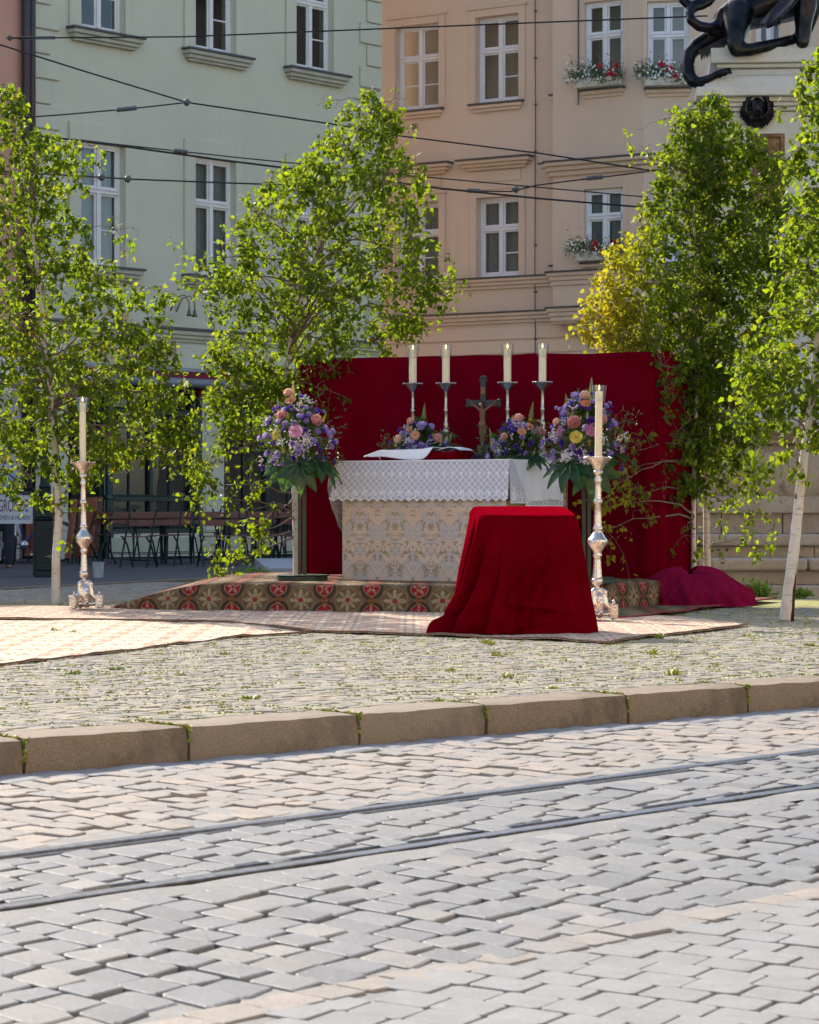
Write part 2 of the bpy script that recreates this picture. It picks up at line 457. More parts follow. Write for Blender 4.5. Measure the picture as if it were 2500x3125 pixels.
# --- rails
m_rail = plain('rail_steel', (.30,.295,.30), .34, 1.0, var=.2, scale=30, bump=.2, bscale=300, bdist=.001)
m_rust = plain('rail_rust', (.035,.022,.016), .8, .2, var=.3, scale=60, bump=.4, bscale=200)
def rail(name, q, sgn, label):
    o = thing(name, label, 'tram rail', (*(E1*9+E2*q), 0), math.atan2(E1.y, E1.x))
    L = 16
    def ext(prof, nm, mat):
        m = MB(); n = len(prof)
        m.add([(s, sgn*y, z) for s in (-L, L) for y, z in prof], [(i, (i+1)%n, n+(i+1)%n, n+i) for i in range(n)]+[tuple(range(n-1,-1,-1)), tuple(range(n,2*n))])
        m.build(nm, mat, o, bevel=.002)
    ext([(0,-.05),(0,-.001),(.003,.0012),(.043,.0012),(.046,-.001),(.046,-.05)], 'running_head', m_rail)
    ext([(.047,-.05),(.047,-.014),(.078,-.014),(.078,-.05)], 'side_gap', m_rust)
    ext([(-.052,-.06),(-.052,-.034),(-.001,-.034),(-.001,-.06)], 'groove', m_rust)
    ext([(-.064,-.05),(-.064,-.001),(-.053,-.001),(-.053,-.05)], 'guard_lip', m_rail)
    return o
# local y of the frame points to the far side, so the groove of the far rail lies on its near side
rail('tram_rail', QA, 1, 'tram rail on the kerb side of the track with its bright worn head')
rail('tram_rail', QB, -1, 'grooved tram rail beside the smooth concrete strip in the setts')
# --- kerb stones
kerb = tag(MB().add([], []).build('kerb', m_kerb), kind='structure')
jt = [(-400, 0), (72, 2252), (588, 2217), (1098, 2178), (1540, 2154), (1928, 2119), (2259, 2090)]
ts = []
for u, v in jt[1:]:
    g = G(u, v); ts.append((Vector((g.x, g.y))-KP).dot(KD))
ts = [ts[0]-1.75, ts[0]-.9]+ts+[ts[-1]+.85, ts[-1]+1.7, ts[-1]+2.5]
KA = math.atan2(KD.y, KD.x)
for i, (a, b) in enumerate(zip(ts[:-1], ts[1:])):
    m = bmesh.new(); L = b-a-.016
    bmesh.ops.create_cube(m, size=1)
    bmesh.ops.scale(m, vec=(L, .27, .30), verts=m.verts)
    bmesh.ops.subdivide_edges(m, edges=m.edges[:], cuts=3, use_grid_fill=True)
    bmesh.ops.subdivide_edges(m, edges=[e for e in m.edges if abs((e.verts[0].co-e.verts[1].co).x) > .05], cuts=2)
    for vv in m.verts:
        n = noise.noise_vector(vv.co*5+Vector((i*7.1, 0, 0)))*.006+noise.noise_vector(vv.co*17+Vector((i*3.1, 0, 0)))*.003
        vv.co += n
        if vv.co.z > .13 and vv.co.y < -.12: vv.co.y += .012; vv.co.z -= .006      # worn arris
    me = bpy.data.meshes.new('kerb_stone'); m.to_mesh(me); m.free(); me.materials.append(m_kerb)
    me.polygons.foreach_set('use_smooth', [True]*len(me.polygons)); me.set_sharp_from_angle(angle=RAD(50))
    c = KP+KD*((a+b)/2)-KN*.135
    o = link(me, 'kerb_stone', kerb, T(c.x, c.y, PZ-.15+rg.normal(0,.0015)) @ RZ(KA+rg.normal(0,.003)))
# --- cobbles in segmental arcs on the square
cob = []
Wb, Rr, step_ = 1.12, .80, .088
aC = KA-.1; cA = Vector((math.cos(aC), math.sin(aC))); cB = Vector((-math.sin(aC), math.cos(aC)))
for bi in range(-12, 22):
    for j in range(-30, 260):
        na = 13
        for k in range(na):
            a = (k+.5)/na*2-1; a *= RAD(44.5)
            lx = bi*Wb+Rr*math.sin(a); ly = j*step_+Rr*math.cos(a)
            p = KP+cA*lx+cB*ly
            x, y = p
            if y > 31 or y < 9 or not wide(x, y, 1.25): continue
            if kerb_q(x, y) > -.31: continue
            if y > 23 and x > -1.2: continue
            cob.append((x+rg.normal(0,.004), y+rg.normal(0,.004), PZ+rg.normal(0,.0016), aC-a+rg.normal(0,.06), .088*(1+rg.normal(0,.07)), step_*.88*(1+rg.normal(0,.05)), rg.normal(0,.014), rg.normal(0,.014)))
for t_ in np.arange(-4, 10, .1):
    for r_ in range(2):
        p = KP+KD*(t_+.05*r_)-KN*(.325+.085*r_)
        if wide(*p, 1.3): cob.append((p.x, p.y, PZ+rg.normal(0,.002), KA+rg.normal(0,.05), .094, .078, rg.normal(0,.02), rg.normal(0,.02)))
var_cob = piece_variants(10, .002, .0022, .03, .03, .9)
place_pieces(var_cob, cob, m_cobble, plaza, 'cobble', 'cobble_field', 300, key)
# --- weeds growing in the joints
Mw = Mat('weed_leaf', .6)
r = Mw.attr('rnd')
Mw.color(Mw.ramp(r, [(0,(.16,.24,.018)),(.4,(.28,.32,.02)),(.75,(.38,.37,.04)),(1,(.44,.38,.09))]))
Mw.b.inputs['Subsurface Weight'].default_value = 0
m_weed = Mw.m
Vw, Fw, Rw = [], [], []
def tuft(x, y, z, r, h, n):
    hue = float(rg.random())
    for _ in range(n):
        a = rg.random()*6.283; d = r*math.sqrt(rg.random()); bx, by = x+d*math.cos(a), y+d*math.sin(a)
        a2 = rg.random()*6.283; w_ = .003+.005*rg.random(); hh = h*(.4+.7*rg.random()); ln = hh*(.3+.9*rg.random())
        o = len(Vw); dx, dy = math.cos(a2), math.sin(a2)
        Vw.extend([(bx-dy*w_*.4, by+dx*w_*.4, z), (bx+dy*w_*.4, by-dx*w_*.4, z), (bx+dx*ln*.55+dy*w_, by+dy*ln*.55-dx*w_, z+hh*.7), (bx+dx*ln, by+dy*ln, z+hh), (bx+dx*ln*.55-dy*w_, by+dy*ln*.55+dx*w_, z+hh*.7)])
        Fw.append((o, o+1, o+2, o+4)); Fw.append((o+4, o+2, o+3)); q = min(1, max(0, hue+rg.normal(0,.15))); Rw.extend([q, q])
for c in cob:
    x, y = c[0], c[1]
    if y > 24.5: continue
    dens = noise.noise(Vector((x*1.1, y*.9, 4)))*.45+noise.noise(Vector((x*3, y*2.5, 9)))*.4+.42
    if kerb_q(x, y) > -.75: dens += .22*max(0, .4+noise.noise(Vector((x*1.4, y*1.4, 1))))
    if rg.random() < dens*1.5:
        a = c[3]+(rg.integers(4))*math.pi/2; tuft(x+.046*math.cos(a), y+.046*math.sin(a), PZ-.006, .036, .007+.007*rg.random(), int(8+rg.integers(8)))
    if rg.random() < .006 and y < 19: tuft(x+.05, y, PZ-.010, .035, .02+.03*rg.random(), 34)
for t_ in ts[1:-1]:
    p = KP+KD*t_
    for k in range(14): q = p-KN*(rg.random()*.34); tuft(q.x, q.y, PZ-.01, .015, .02, 8)
    for k in range(5): q = p+KN*.004; tuft(q.x, q.y, .02+rg.random()*.09, .006, .02, 5)
me = bpy.data.meshes.new('weeds'); me.from_pydata(Vw, [], Fw); me.materials.append(m_weed)
at = me.attributes.new('rnd', 'FLOAT', 'FACE'); at.data.foreach_set('value', Rw)
tag(link(me, 'weeds'), 'low green weeds growing in the joints of the cobbled square', 'weeds', kind='stuff')
# ================================================================== houses
m_green = plain('green_plaster', (.57,.56,.43), .9, var=.04, scale=.6, bump=.12, bscale=90, bdist=.003, dirt=((.44,.45,.36), .3), streak=.35)
m_green2 = plain('green_plaster_trim', (.47,.46,.34), .9, var=.05, scale=1.2, bump=.12, bscale=90, bdist=.003)
m_beige = plain('beige_plaster', (.66,.515,.40), .9, var=.035, scale=.6, bump=.1, bscale=90, bdist=.003, dirt=((.54,.42,.32), .25), streak=.3)
m_beige2 = plain('beige_trim', (.64,.50,.38), .9, var=.05, scale=1.2, bump=.1, bscale=90, bdist=.003)
m_pink = plain('salmon_plaster', (.56,.31,.22), .9, var=.05, scale=.8, bump=.12, bscale=90, bdist=.003)
m_lead = plain('lead_flashing', (.10,.10,.105), .6, .3, var=.15, scale=6)
m_whitewood = plain('white_painted_wood', (.74,.72,.70), .55, var=.05, scale=5, bump=.12, bscale=50, dirt=((.42,.37,.34), .35))
m_whitewood2 = plain('white_painted_frame', (.74,.76,.80), .5, var=.03, scale=5, bump=.05)
m_dkgreen = plain('dark_green_paint', (.014,.032,.027), .45, var=.2, scale=8)
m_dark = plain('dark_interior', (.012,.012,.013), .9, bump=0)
m_stone = plain('sill_stone', (.42,.41,.33), .85, var=.08, scale=4)
m_roof = plain('roof_tile', (.22,.10,.07), .85, var=.25, scale=3)
M_ = Mat('window_glass'); nt_ = M_.nt
fr = nt_.nodes.new('ShaderNodeFresnel'); fr.inputs[0].default_value = 1.75
gl = nt_.nodes.new('ShaderNodeBsdfGlossy'); gl.inputs['Roughness'].default_value = .02
tr = nt_.nodes.new('ShaderNodeBsdfTransparent'); tr.inputs[0].default_value = (.80,.84,.83,1)
mx_ = nt_.nodes.new('ShaderNodeMixShader'); gm_ = nt_.nodes.new('ShaderNodeNewGeometry'); fx = X(nt_, fr.outputs[0])*(X(nt_, gm_.outputs['Backfacing'])*-1+1); nt_.links.new(fx.k, mx_.inputs[0]); nt_.links.new(tr.outputs[0], mx_.inputs[1]); nt_.links.new(gl.outputs[0], mx_.inputs[2]); nt_.links.new(mx_.outputs[0], M_.out.inputs[0])
gb = nt_.nodes.new('ShaderNodeBump'); gb.inputs['Strength'].default_value = .12; gb.inputs['Distance'].default_value = .02
nt_.links.new(M_.noise(1.6, 2, .5).k, gb.inputs['Height']); nt_.links.new(gb.outputs[0], gl.inputs['Normal'])
m_glass = M_.m
m_curtain = plain('curtain_cloth', (.30,.33,.32), .9, var=.08, scale=3)
m_blind = plain('grey_blind', (.34,.35,.36), .9, var=.03, scale=3, bump=0)
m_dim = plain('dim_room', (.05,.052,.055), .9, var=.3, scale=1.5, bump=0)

class Fac:
    """a facade plane: x runs along the wall, y into the house, z up"""
    def __init__(s, p, d):
        s.p = Vector(p); s.d = Vector(d).normalized(); s.a = math.atan2(s.d.y, s.d.x)
        s.m = T(s.p.x, s.p.y, 0) @ RZ(s.a)
    def t(s, u):
        k = (u-CU)/FPX; return (k*s.p.y-s.p.x)/(s.d.x-k*s.d.y)
    def tz(s, u, v):
        t = s.t(u); Y = s.p.y+t*s.d.y; return t, EYE+(HV-v)*Y/FPX
    def z(s, u, v): return s.tz(u, v)[1]
def wall_mesh(x0, x1, z0, z1, holes, depth, mat, name='wall', y=0.0):
    xs = sorted(set([x0, x1]+[a for h in holes for a in h[:2]])); zs = sorted(set([z0, z1]+[a for h in holes for a in h[2:]]))
    xs = [a for a in xs if x0-1e-6 <= a <= x1+1e-6]; zs = [a for a in zs if z0-1e-6 <= a <= z1+1e-6]
    m = MB()
    for xa, xb in zip(xs[:-1], xs[1:]):
        for za, zb in zip(zs[:-1], zs[1:]):
            cx, cz = (xa+xb)/2, (za+zb)/2
            if any(h[0] < cx < h[1] and h[2] < cz < h[3] for h in holes): continue
            m.add([(xa,y,za),(xb,y,za),(xb,y,zb),(xa,y,zb)], [(0,1,2,3)])
    for a, b, c, d in holes:
        m.add([(a,y,c),(a,y+depth,c),(a,y+depth,d),(a,y,d)], [(0,1,2,3)]); m.add([(b,y,c),(b,y+depth,c),(b,y+depth,d),(b,y,d)], [(3,2,1,0)])
        m.add([(a,y,d),(b,y,d),(b,y+depth,d),(a,y+depth,d)], [(3,2,1,0)]); m.add([(a,y,c),(b,y,c),(b,y+depth,c),(a,y+depth,c)], [(0,1,2,3)])
    return m
def window(parent, base, x0, x1, z0, z1, rec, frame_mat, back, sill=None, split=.385, bars=1, name='window'):
    """casement window with fanlights: frame, panes, a room or cloth behind the glass"""
    W, H = x1-x0, z1-z0; m = MB(); fw = .075; y0, y1 = 0, .07
    def fb(a, b, c, d, ya=0.0, yb=.07): m.box(a, b, ya, yb, c, d)
    zt = H*(1-split)
    fb(0, fw, 0, H); fb(W-fw, W, 0, H); fb(fw, W-fw, 0, fw*1.1); fb(fw, W-fw, H-fw, H)
    fb(fw, W-fw, zt-.05, zt+.05, -.025, .07); fb(fw, W-fw, zt+.012, zt+.03, -.045, -.024)
    fb(W/2-.045, W/2+.045, fw*1.1, zt-.05, -.02, .068); fb(W/2-.04, W/2+.04, zt+.05, H-fw, -.015, .068)
    cells = [(fw, W/2-.045, zt+.05, H-fw), (W/2+.045, W-fw, zt+.05, H-fw)]
    lows = [(fw, W/2-.045, fw*1.1, zt-.05), (W/2+.045, W-fw, fw*1.1, zt-.05)]
    panes = []
    for a, b, c, d in cells+lows:       # sash rails, set back a little
        s_ = .035
        fb(a, a+s_, c, d, .012, .055); fb(b-s_, b, c, d, .012, .055); fb(a+s_, b-s_, c, c+s_, .012, .055); fb(a+s_, b-s_, d-s_, d, .012, .055)
        a, b, c, d = a+s_, b-s_, c+s_, d-s_
        if (a-s_, b+s_, c-s_, d+s_) in lows and bars:
            zm = c+(d-c)*.47; fb(a, b, zm-.014, zm+.014, .02, .05); panes += [(a, b, c, zm-.014), (a, b, zm+.014, d)]
        else: panes.append((a, b, c, d))
    w_ = m.build(name, frame_mat, parent, bevel=.006, mx=base @ T(x0, rec, z0))
    for i, (a, b, c, d) in enumerate(panes):
        p = MB(); p.box(a-.004, b+.004, -.003, .003, c-.004, d+.004)
        p.build('pane', m_glass, w_, mx=T(0, .035, 0) @ RZ(R_.gauss(0, .004)) @ RX(R_.gauss(0, .004)))
    b = MB()
    if back[0] == 'curtain':
        b.grid(lambda s, t: (.05+s*(W-.1), .16+.03*math.sin(s*46+back[1])*(1-.25*t)+.012*math.sin(s*113), .05+t*(H-.1)), 60, 1)
        b.build('curtain', back[2], w_, smooth=True)
    else:
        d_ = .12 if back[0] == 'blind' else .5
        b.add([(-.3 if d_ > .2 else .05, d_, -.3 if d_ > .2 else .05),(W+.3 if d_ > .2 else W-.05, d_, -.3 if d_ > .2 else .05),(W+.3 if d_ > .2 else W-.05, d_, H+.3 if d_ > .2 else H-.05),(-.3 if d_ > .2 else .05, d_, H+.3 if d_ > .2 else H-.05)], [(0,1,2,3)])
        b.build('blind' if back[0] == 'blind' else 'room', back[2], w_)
    if sill:
        sm, cm, ex, pr = sill
        s1 = MB(); s1.box(-ex, W+ex, -rec-pr, .0, -.045, -.005); s1.build('flashing', cm, w_, bevel=.004)
        s2 = MB()
        s2.box(-ex+.03, W+ex-.03, -rec-pr+.03, -rec+.02, -.12, -.046); s2.box(-ex+.07, W+ex-.07, -rec-pr+.08, -rec+.02, -.19, -.121); s2.box(-ex+.12, W+ex-.12, -rec-pr+.13, -rec+.02, -.24, -.191)
        s2.build('sill', sm, w_, bevel=.01)
    return w_
R_ = random.Random(5)
# ------------------------------------------------------------------ pale green house
GF = Fac((-4.82, 47), (.656, .755))
gb_ = (GF.p.x, GF.p.y, 0)
green = thing('green_house', 'pale green house with white casement windows and a restaurant at street level', 'house', gb_)
gm = T(-GF.p.x, -GF.p.y, 0) @ GF.m
tl, trr = GF.t(88), GF.t(1161)
wins = [-.93, 1.86, 4.54]; hw = .525
zl0, zl1, zu0, zu1, zv0, zv1 = 5.27, 7.45, 9.40, 11.55, 13.5, 15.5
zc = GF.z(540, 1000)         # top of the string course
holes = [(c-hw, c+hw, a, b) for c in wins for a, b in ((zl0, zl1), (zu0, zu1), (zv0, zv1))]
d0, d1 = GF.t(208), GF.t(336); s0_, s1_ = GF.t(342), GF.t(612); o0, o1 = GF.t(684), trr-.5
zt_ = GF.z(560, 1172); zdoor = zt_
holes += [(d0, d1, .0, zdoor), (s0_, s1_, GF.z(480, 1628), zt_), (o0, o1, GF.z(700, 1640), zt_)]
wall_mesh(tl, trr, 0, 17.5, holes, .34, m_green).build('wall', m_green, green, mx=gm)
# body of the house behind the facade and its roof
b = MB(); b.add([(trr,0,0),(trr,11,0),(trr,11,17.5),(trr,0,17.5)], [(0,1,2,3)]); b.add([(tl,.5,17.5),(trr,.5,17.5),(trr,11,17.5),(tl,11,17.5)], [(0,1,2,3)]); b.add([(tl,11,0),(trr,11,0),(trr,11,17.5),(tl,11,17.5)], [(3,2,1,0)]); b.add([(tl,0,0),(tl,11,0),(tl,11,17.5),(tl,0,17.5)],[(3,2,1,0)])
b.build('outer_wall', plain('unseen_wall_brown', (.34,.25,.19), .9, var=.2, scale=3), green, mx=gm)  # unseen walls; brown made up for the beige house's pane reflections and bounce light
b = MB(); b.add([(tl-.1,-.6,17.3),(trr+.1,-.6,17.3),(trr+.1,5.5,24.2),(tl-.1,5.5,24.2)], [(0,1,2,3)]); b.add([(tl-.1,11.4,17.3),(trr+.1,11.4,17.3),(trr+.1,5.5,24.2),(tl-.1,5.5,24.2)], [(3,2,1,0)])
b.build('roof', m_roof, green, mx=gm)
for c in wins:                                  # raised plaster surrounds
    for a, b_ in ((zl0, zl1), (zu0, zu1), (zv0, zv1)):
        s = MB(); bw = .27
        s.box(c-hw-bw, c-hw, -.05, .0, a-.02, b_+.30); s.box(c+hw, c+hw+bw, -.05, .0, a-.02, b_+.30); s.box(c-hw, c+hw, -.05, .0, b_, b_+.30)
        s.build('surround', m_green, green, mx=gm, bevel=.008)
i = 0
for c in wins:
    for a, b_, row in ((zl0, zl1, 0), (zu0, zu1, 1), (zv0, zv1, 2)):
        if row == 0: back = ('blind', 0, m_blind) if c < 0 else ('curtain', i, m_curtain)
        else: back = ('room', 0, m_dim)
        window(green, gm, c-hw, c+hw, a, b_, .10, m_whitewood, back, (m_stone, m_lead, .33, .24)); i += 1
# quoins at both ends
def quoins(x0, sgn, zlo, zhi, mat, parent, m):
    z = zlo; k = 0
    while z < zhi:
        L = .62 if k % 2 else .42
        q = MB(); xa, xb = sorted((x0, x0+sgn*L)); q.box(xa, xb, -.055, .0, z+.012, z+.418); q.build('quoin', mat, parent, mx=m, bevel=.014); z += .43; k += 1
quoins(trr, -1, zc+.25, 17.0, m_green, green, gm); quoins(tl+.05, 1, zc+.25, 17.0, m_green, green, gm)
# string course with lead cover
s = MB(); s.box(tl, trr, -.16, 0, zc-.05, zc); s.build('course_cover', m_lead, green, mx=gm, bevel=.006)
s = MB(); s.box(tl, trr, -.13, 0, zc-.13, zc-.052); s.box(tl, trr, -.09, 0, zc-.2, zc-.132); s.box(tl, trr, -.05, 0, zc-.26, zc-.202); s.build('string_course', m_green2, green, mx=gm, bevel=.01)
# raised letters of the restaurant name
m_letter = plain('gilt_letter', (.52,.38,.20), .5, .2, var=.1, scale=8)
lz0, lz1 = GF.z(525, 1116), GF.z(525, 1036)
xr = GF.t(533)
word = 'RIO NAPOLI'; pos = xr
for ch in reversed(word):
    if ch == ' ': pos -= .16; continue
    me = text_mesh(ch, (lz1-lz0)/.70, .025, m_letter, sx=.50)
    xs_ = [v.co.x for v in me.vertices]; wd = max(xs_)-min(xs_)
    pos -= wd; link(me, 'letter', green, gm @ T(pos-min(xs_), -.05, lz0)); pos -= .055
# wooden blocks and swan-neck lamps above the course
for u in (369, 480):
    s = MB(); x_ = GF.t(u); s.box(x_-.07, x_+.07, -.14, 0, zc, zc+.17); s.build('wood_block', m_letter, green, mx=gm, bevel=.008)
m_bronze = plain('aged_brass', (.22,.16,.09), .45, .7)
for u, v in ((535, 958), (552, 961)):
    x_, z_ = GF.tz(u, v); s = MB()
    s.tube([(x_-.12, 0, z_+.05), (x_-.12, -.15, z_+.28), (x_-.06, -.3, z_+.33), (x_, -.36, z_+.2), (x_, -.36, z_+.06)], .012, 6)
    s.lathe([(.015,.07),(.03,.05),(.035,.0),(.06,-.05),(.058,-.05)], 12, (x_, -.36, z_)); s.build('wall_lamp', m_bronze, green, smooth=True, mx=gm)
# awning: cassette, valance and roller
za = GF.z(560, 1128); xa0, xa1 = GF.t(215), trr-.3
s = MB(); s.box(xa0, xa1, -.42, 0, za-.07, za); s.build('awning_cassette', plain('grey_aluminium', (.26,.28,.31), .45, .4), green, mx=gm, bevel=.01)
m_valance = plain('maroon_canvas', (.17,.012,.03), .85, var=.15, scale=4)
s = MB(); s.grid(lambda a, t: (xa0+a*(xa1-xa0), -.40+.01*math.sin(a*160), za-.21+t*.14), 200, 1); s.build('awning_valance', m_valance, green, mx=gm)
s = MB(); s.tube([(xa0, -.5, za-.27), (xa1-1.9, -.5, za-.27)], .085, 14); s.build('awning_roller', plain('grey_roller', (.20,.21,.24), .5, .3), green, smooth=True, mx=gm)
# shopfront: dark green joinery with glazing, open doorway, second shop window
def shop(x0, x1, z0, z1, nx, zrails, name, rec=.16):
    m = MB(); f = .09
    m.box(x0, x0+f, 0, .1, z0, z1); m.box(x1-f, x1, 0, .1, z0, z1); m.box(x0+f, x1-f, 0, .1, z1-f, z1); m.box(x0+f, x1-f, 0, .1, z0, z0+f)
    xs = [x0+f+(x1-x0-2*f)*i/nx for i in range(nx+1)]
    for i in range(1, nx):
        ww = .08 if i % 2 == 0 else .028
        m.box(xs[i]-ww/2, xs[i]+ww/2, -.02 if i % 2 == 0 else .02, .098, z0+f, z1-f)
    for zr in zrails:
        m.box(x0+f, x1-f, -.035, .096, zr-.06, zr+.06); m.box(x0+f, x1-f, -.06, -.036, zr+.03, zr+.05)
    o = m.build(name, m_dkgreen, green, mx=gm @ T(0, rec, 0), bevel=.008)
    zz = [z0+f]+list(zrails)+[z1-f]
    for i in range(nx):
        for za_, zb_ in zip(zz[:-1], zz[1:]):
            p = MB(); p.box(xs[i]+.01, xs[i+1]-.01, .055, .061, za_+.03, zb_-.03); p.build('pane', m_glass, o)
    p = MB(); p.box(x0-.2, x1+.2, 1.6, 1.62, 0, z1+.3); p.build('room', m_dim, o)
    return o
zb_s = GF.z(480, 1628)
shop(s0_, s1_, zb_s, zt_, 4, [GF.z(480, 1520), GF.z(480, 1255)], 'shop_window')
shop(o0, o1, GF.z(700, 1640), zt_, 6, [GF.z(760, 1250)], 'shop_window')
for xq in (s0_-.02, s1_+.02):                   # slim engaged columns of the shopfront
    s = MB(); s.lathe([(.11,.1),(.11,.3),(.085,.34),(.075,1.0),(.07,GF.z(345,1525)),(.09,GF.z(345,1522)),(.09,GF.z(345,1512)),(.07,GF.z(345,1508)),(.065,zt_-.25),(.1,zt_-.15),(.1,zt_)], 12, (xq, .06, 0)); s.build('column', m_dkgreen, green, smooth=True, mx=gm, auto=40)
s = MB(); s.box(d0, d1, 1.0, 1.05, 0, zdoor); s.build('doorway', m_dark, green, mx=gm)
s = MB(); s.box(d0, d0+.1, .15, .25, .1, zdoor); s.box(d1-.1, d1, .15, .25, .1, zdoor); s.box(d0+.1, d1-.1, .15, .25, zdoor-.1, zdoor); s.build('door_frame', m_dkgreen, green, mx=gm, bevel=.008)
# rustication joints of the pier, plinth
px0, px1 = s1_+.06, o0
for v0, v1 in ((1205, 1326), (1330, 1411), (1415, 1500), (1504, 1620)):
    s = MB(); s.box(px0+.05, px1-.03, -.028, 0, GF.z(640, v1), GF.z(640, v0)); s.build('pier_block', m_green, green, mx=gm, bevel=.01)
lo0, lo1 = tl+.1, d0-.05
for v0, v1 in ((1190, 1268), (1272, 1350), (1354, 1432), (1436, 1514), (1518, 1620)):
    s = MB(); s.box(lo0, lo1, -.028, 0, GF.z(150, v1), GF.z(150, v0)); s.build('pier_block', m_green, green, mx=gm, bevel=.01)
s = MB(); s.box(s0_-.1, trr, -.05, 0, 0, GF.z(480, 1640)); s.build('plinth', m_green2, green, mx=gm, bevel=.01)
s = MB(); x_, z_ = GF.tz(607, 1200); s.lathe([(.045,-.06),(.055,-.03),(.055,.04),(.035,.07),(0,.075)], 12, (x_, -.06, z_)); s.build('alarm_lamp', plain('red_lamp', (.35,.01,.02), .3), green, smooth=True, mx=gm)
# ------------------------------------------------------------------ salmon house at the left with its downpipes
pink = thing('salmon_house', 'salmon pink house beside the dark downpipe of the pale green house', 'house', gb_)
PKX = -36.0
wall_mesh(PKX, tl-.02, 0, 11.3, [], .1, m_pink).build('wall', m_pink, pink, mx=gm)
s = MB(); s.box(PKX, tl-.02, .3, 11, 0, 11.3); s.build('outer_wall', m_pink, pink, mx=gm)
s = MB(); s.box(PKX, tl-.6, -.05, 0, GF.z(20,1265), GF.z(20,1262)); s.box(PKX, tl-.6, -.05, 0, GF.z(20,1340), GF.z(20,1337)); s.build('wall_joint', m_lead, pink, mx=gm)
s = MB(); s.box(GF.t(-60), GF.t(60), -.06, 0, 0, GF.z(30, 1190)); s.build('ground_floor_cladding', plain('pale_cladding', (.50,.42,.38), .85), pink, mx=gm)
b = MB(); b.add([(PKX,-.3,11.3),(tl-.1,-.3,11.3),(tl-.1,5.5,13.2),(PKX,5.5,13.2)], [(0,1,2,3)]); b.add([(PKX,11.4,11.3),(tl-.1,11.4,11.3),(tl-.1,5.5,13.2),(PKX,5.5,13.2)], [(3,2,1,0)]); b.build('roof', m_roof, pink, mx=gm)
m_pipe = plain('brown_downpipe', (.055,.042,.045), .45, .4, var=.15, scale=4)
for u, r_, lab in ((66, .075, 'dark brown downpipe next to the salmon plaster'), (84, .06, 'dark brown downpipe next to the green quoins')):
    x_ = GF.t(u); p = GF.m @ Vector((x_, -.12, 0)); pp = thing('downpipe', lab, 'downpipe', (p.x, p.y, 0), GF.a)
    s = MB(); s.tube([(0,0,.1),(0,0,17)], r_, 14); s.build('pipe', m_pipe, pp, smooth=True)
    for z in (3.5, 6.6, 9.7, 12.8):
        s = MB(); s.lathe([(r_+.001,z),(r_+.016,z+.005),(r_+.016,z+.045),(r_+.001,z+.05)], 14); s.build('clamp', m_pipe, pp, smooth=True)
# ------------------------------------------------------------------ beige house with the bay
BF = Fac((-.64, 57), (.842, -.539)); bb = (BF.p.x, BF.p.y, 0)
beige = thing('beige_house', 'beige house with white windows, a bay and flower boxes', 'house', bb)
bm = T(-BF.p.x, -BF.p.y, 0) @ BF.m
def brect(F_, uL, uR, vt, vb):        # vt, vb measured at uL
    a, b = F_.t(uL), F_.t(uR); return a, b, F_.z(uL, vb), F_.z(uL, vt)
bw = [brect(BF, 1207, 1340, 80, 341), brect(BF, 1452, 1584, 58, 318), brect(BF, 1207, 1340, 618, 858), brect(BF, 1455, 1584, 611, 851)]
# make both rows share their levels
up0 = (bw[0][2]+bw[1][2])/2; up1 = (bw[0][3]+bw[1][3])/2; lo0_ = (bw[2][2]+bw[3][2])/2; lo1_ = (bw[2][3]+bw[3][3])/2
hz = [(bw[0][0], bw[0][1], up0, up1), (bw[1][0], bw[1][1], up0, up1), (bw[2][0], bw[2][1], lo0_, lo1_), (bw[3][0], bw[3][1], lo0_, lo1_)]
tb0, tb1, tb2 = -1.0, BF.t(1712), BF.t(2235)
rw = BF.t(2295), BF.t(2380)
hz2 = [(rw[0], rw[1], up0, up1), (rw[0], rw[1], lo0_, lo1_)]
wall_mesh(tb0, 16, 0, 13.4, hz+hz2, .3, m_beige).build('wall', m_beige, beige, mx=bm)
b = MB(); b.box(tb0, 16, .6, 12, 0, 13.4); b.build('outer_wall', m_beige, beige, mx=bm)
b = MB(); b.add([(tb0,-.6,13.2),(16,-.6,13.2),(16,6,17.5),(tb0,6,17.5)], [(0,1,2,3)]); b.add([(tb0,12.4,13.2),(16,12.4,13.2),(16,6,17.5),(tb0,6,17.5)], [(3,2,1,0)]); b.build('roof', m_roof, beige, mx=bm)
bsill = (m_beige2, m_lead, .13, .14)
for k, h in enumerate(hz+hz2):
    up = abs(h[2]-up0) < .01
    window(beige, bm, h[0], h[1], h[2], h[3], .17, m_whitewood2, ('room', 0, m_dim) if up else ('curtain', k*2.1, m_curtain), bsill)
    s = MB(); bw_ = .16
    s.box(h[0]-bw_, h[0], -.03, 0, h[2], h[3]+bw_); s.box(h[1], h[1]+bw_, -.03, 0, h[2], h[3]+bw_); s.box(h[0], h[1], -.03, 0, h[3], h[3]+bw_)
    s.box(h[0]-bw_-.05, h[1]+bw_+.05, -.055, 0, h[3]+bw_, h[3]+bw_+.05)
    s.build('surround', m_beige2, beige, mx=bm, bevel=.008)
    if not up and k < 4:                        # canopy cornice over the lower windows
        s = MB(); z_ = h[3]+.78; s.box(h[0]-.35, h[1]+.35, -.26, 0, z_-.07, z_); s.box(h[0]-.28, h[1]+.28, -.18, 0, z_-.14, z_-.07); s.box(h[0]-.2, h[1]+.2, -.1, 0, z_-.2, z_-.14); s.build('window_cornice', m_beige2, beige, mx=bm, bevel=.012)
        s = MB(); s.box(h[0]-.38, h[1]+.38, -.3, 0, z_, z_+.035); s.build('cornice_cover', m_lead, beige, mx=bm, bevel=.006)
        s = MB(); s.box(h[0]-.05, h[1]+.05, -.025, 0, h[3]+.32, h[3]+.56); s.build('panel', m_beige2, beige, mx=bm, bevel=.01)
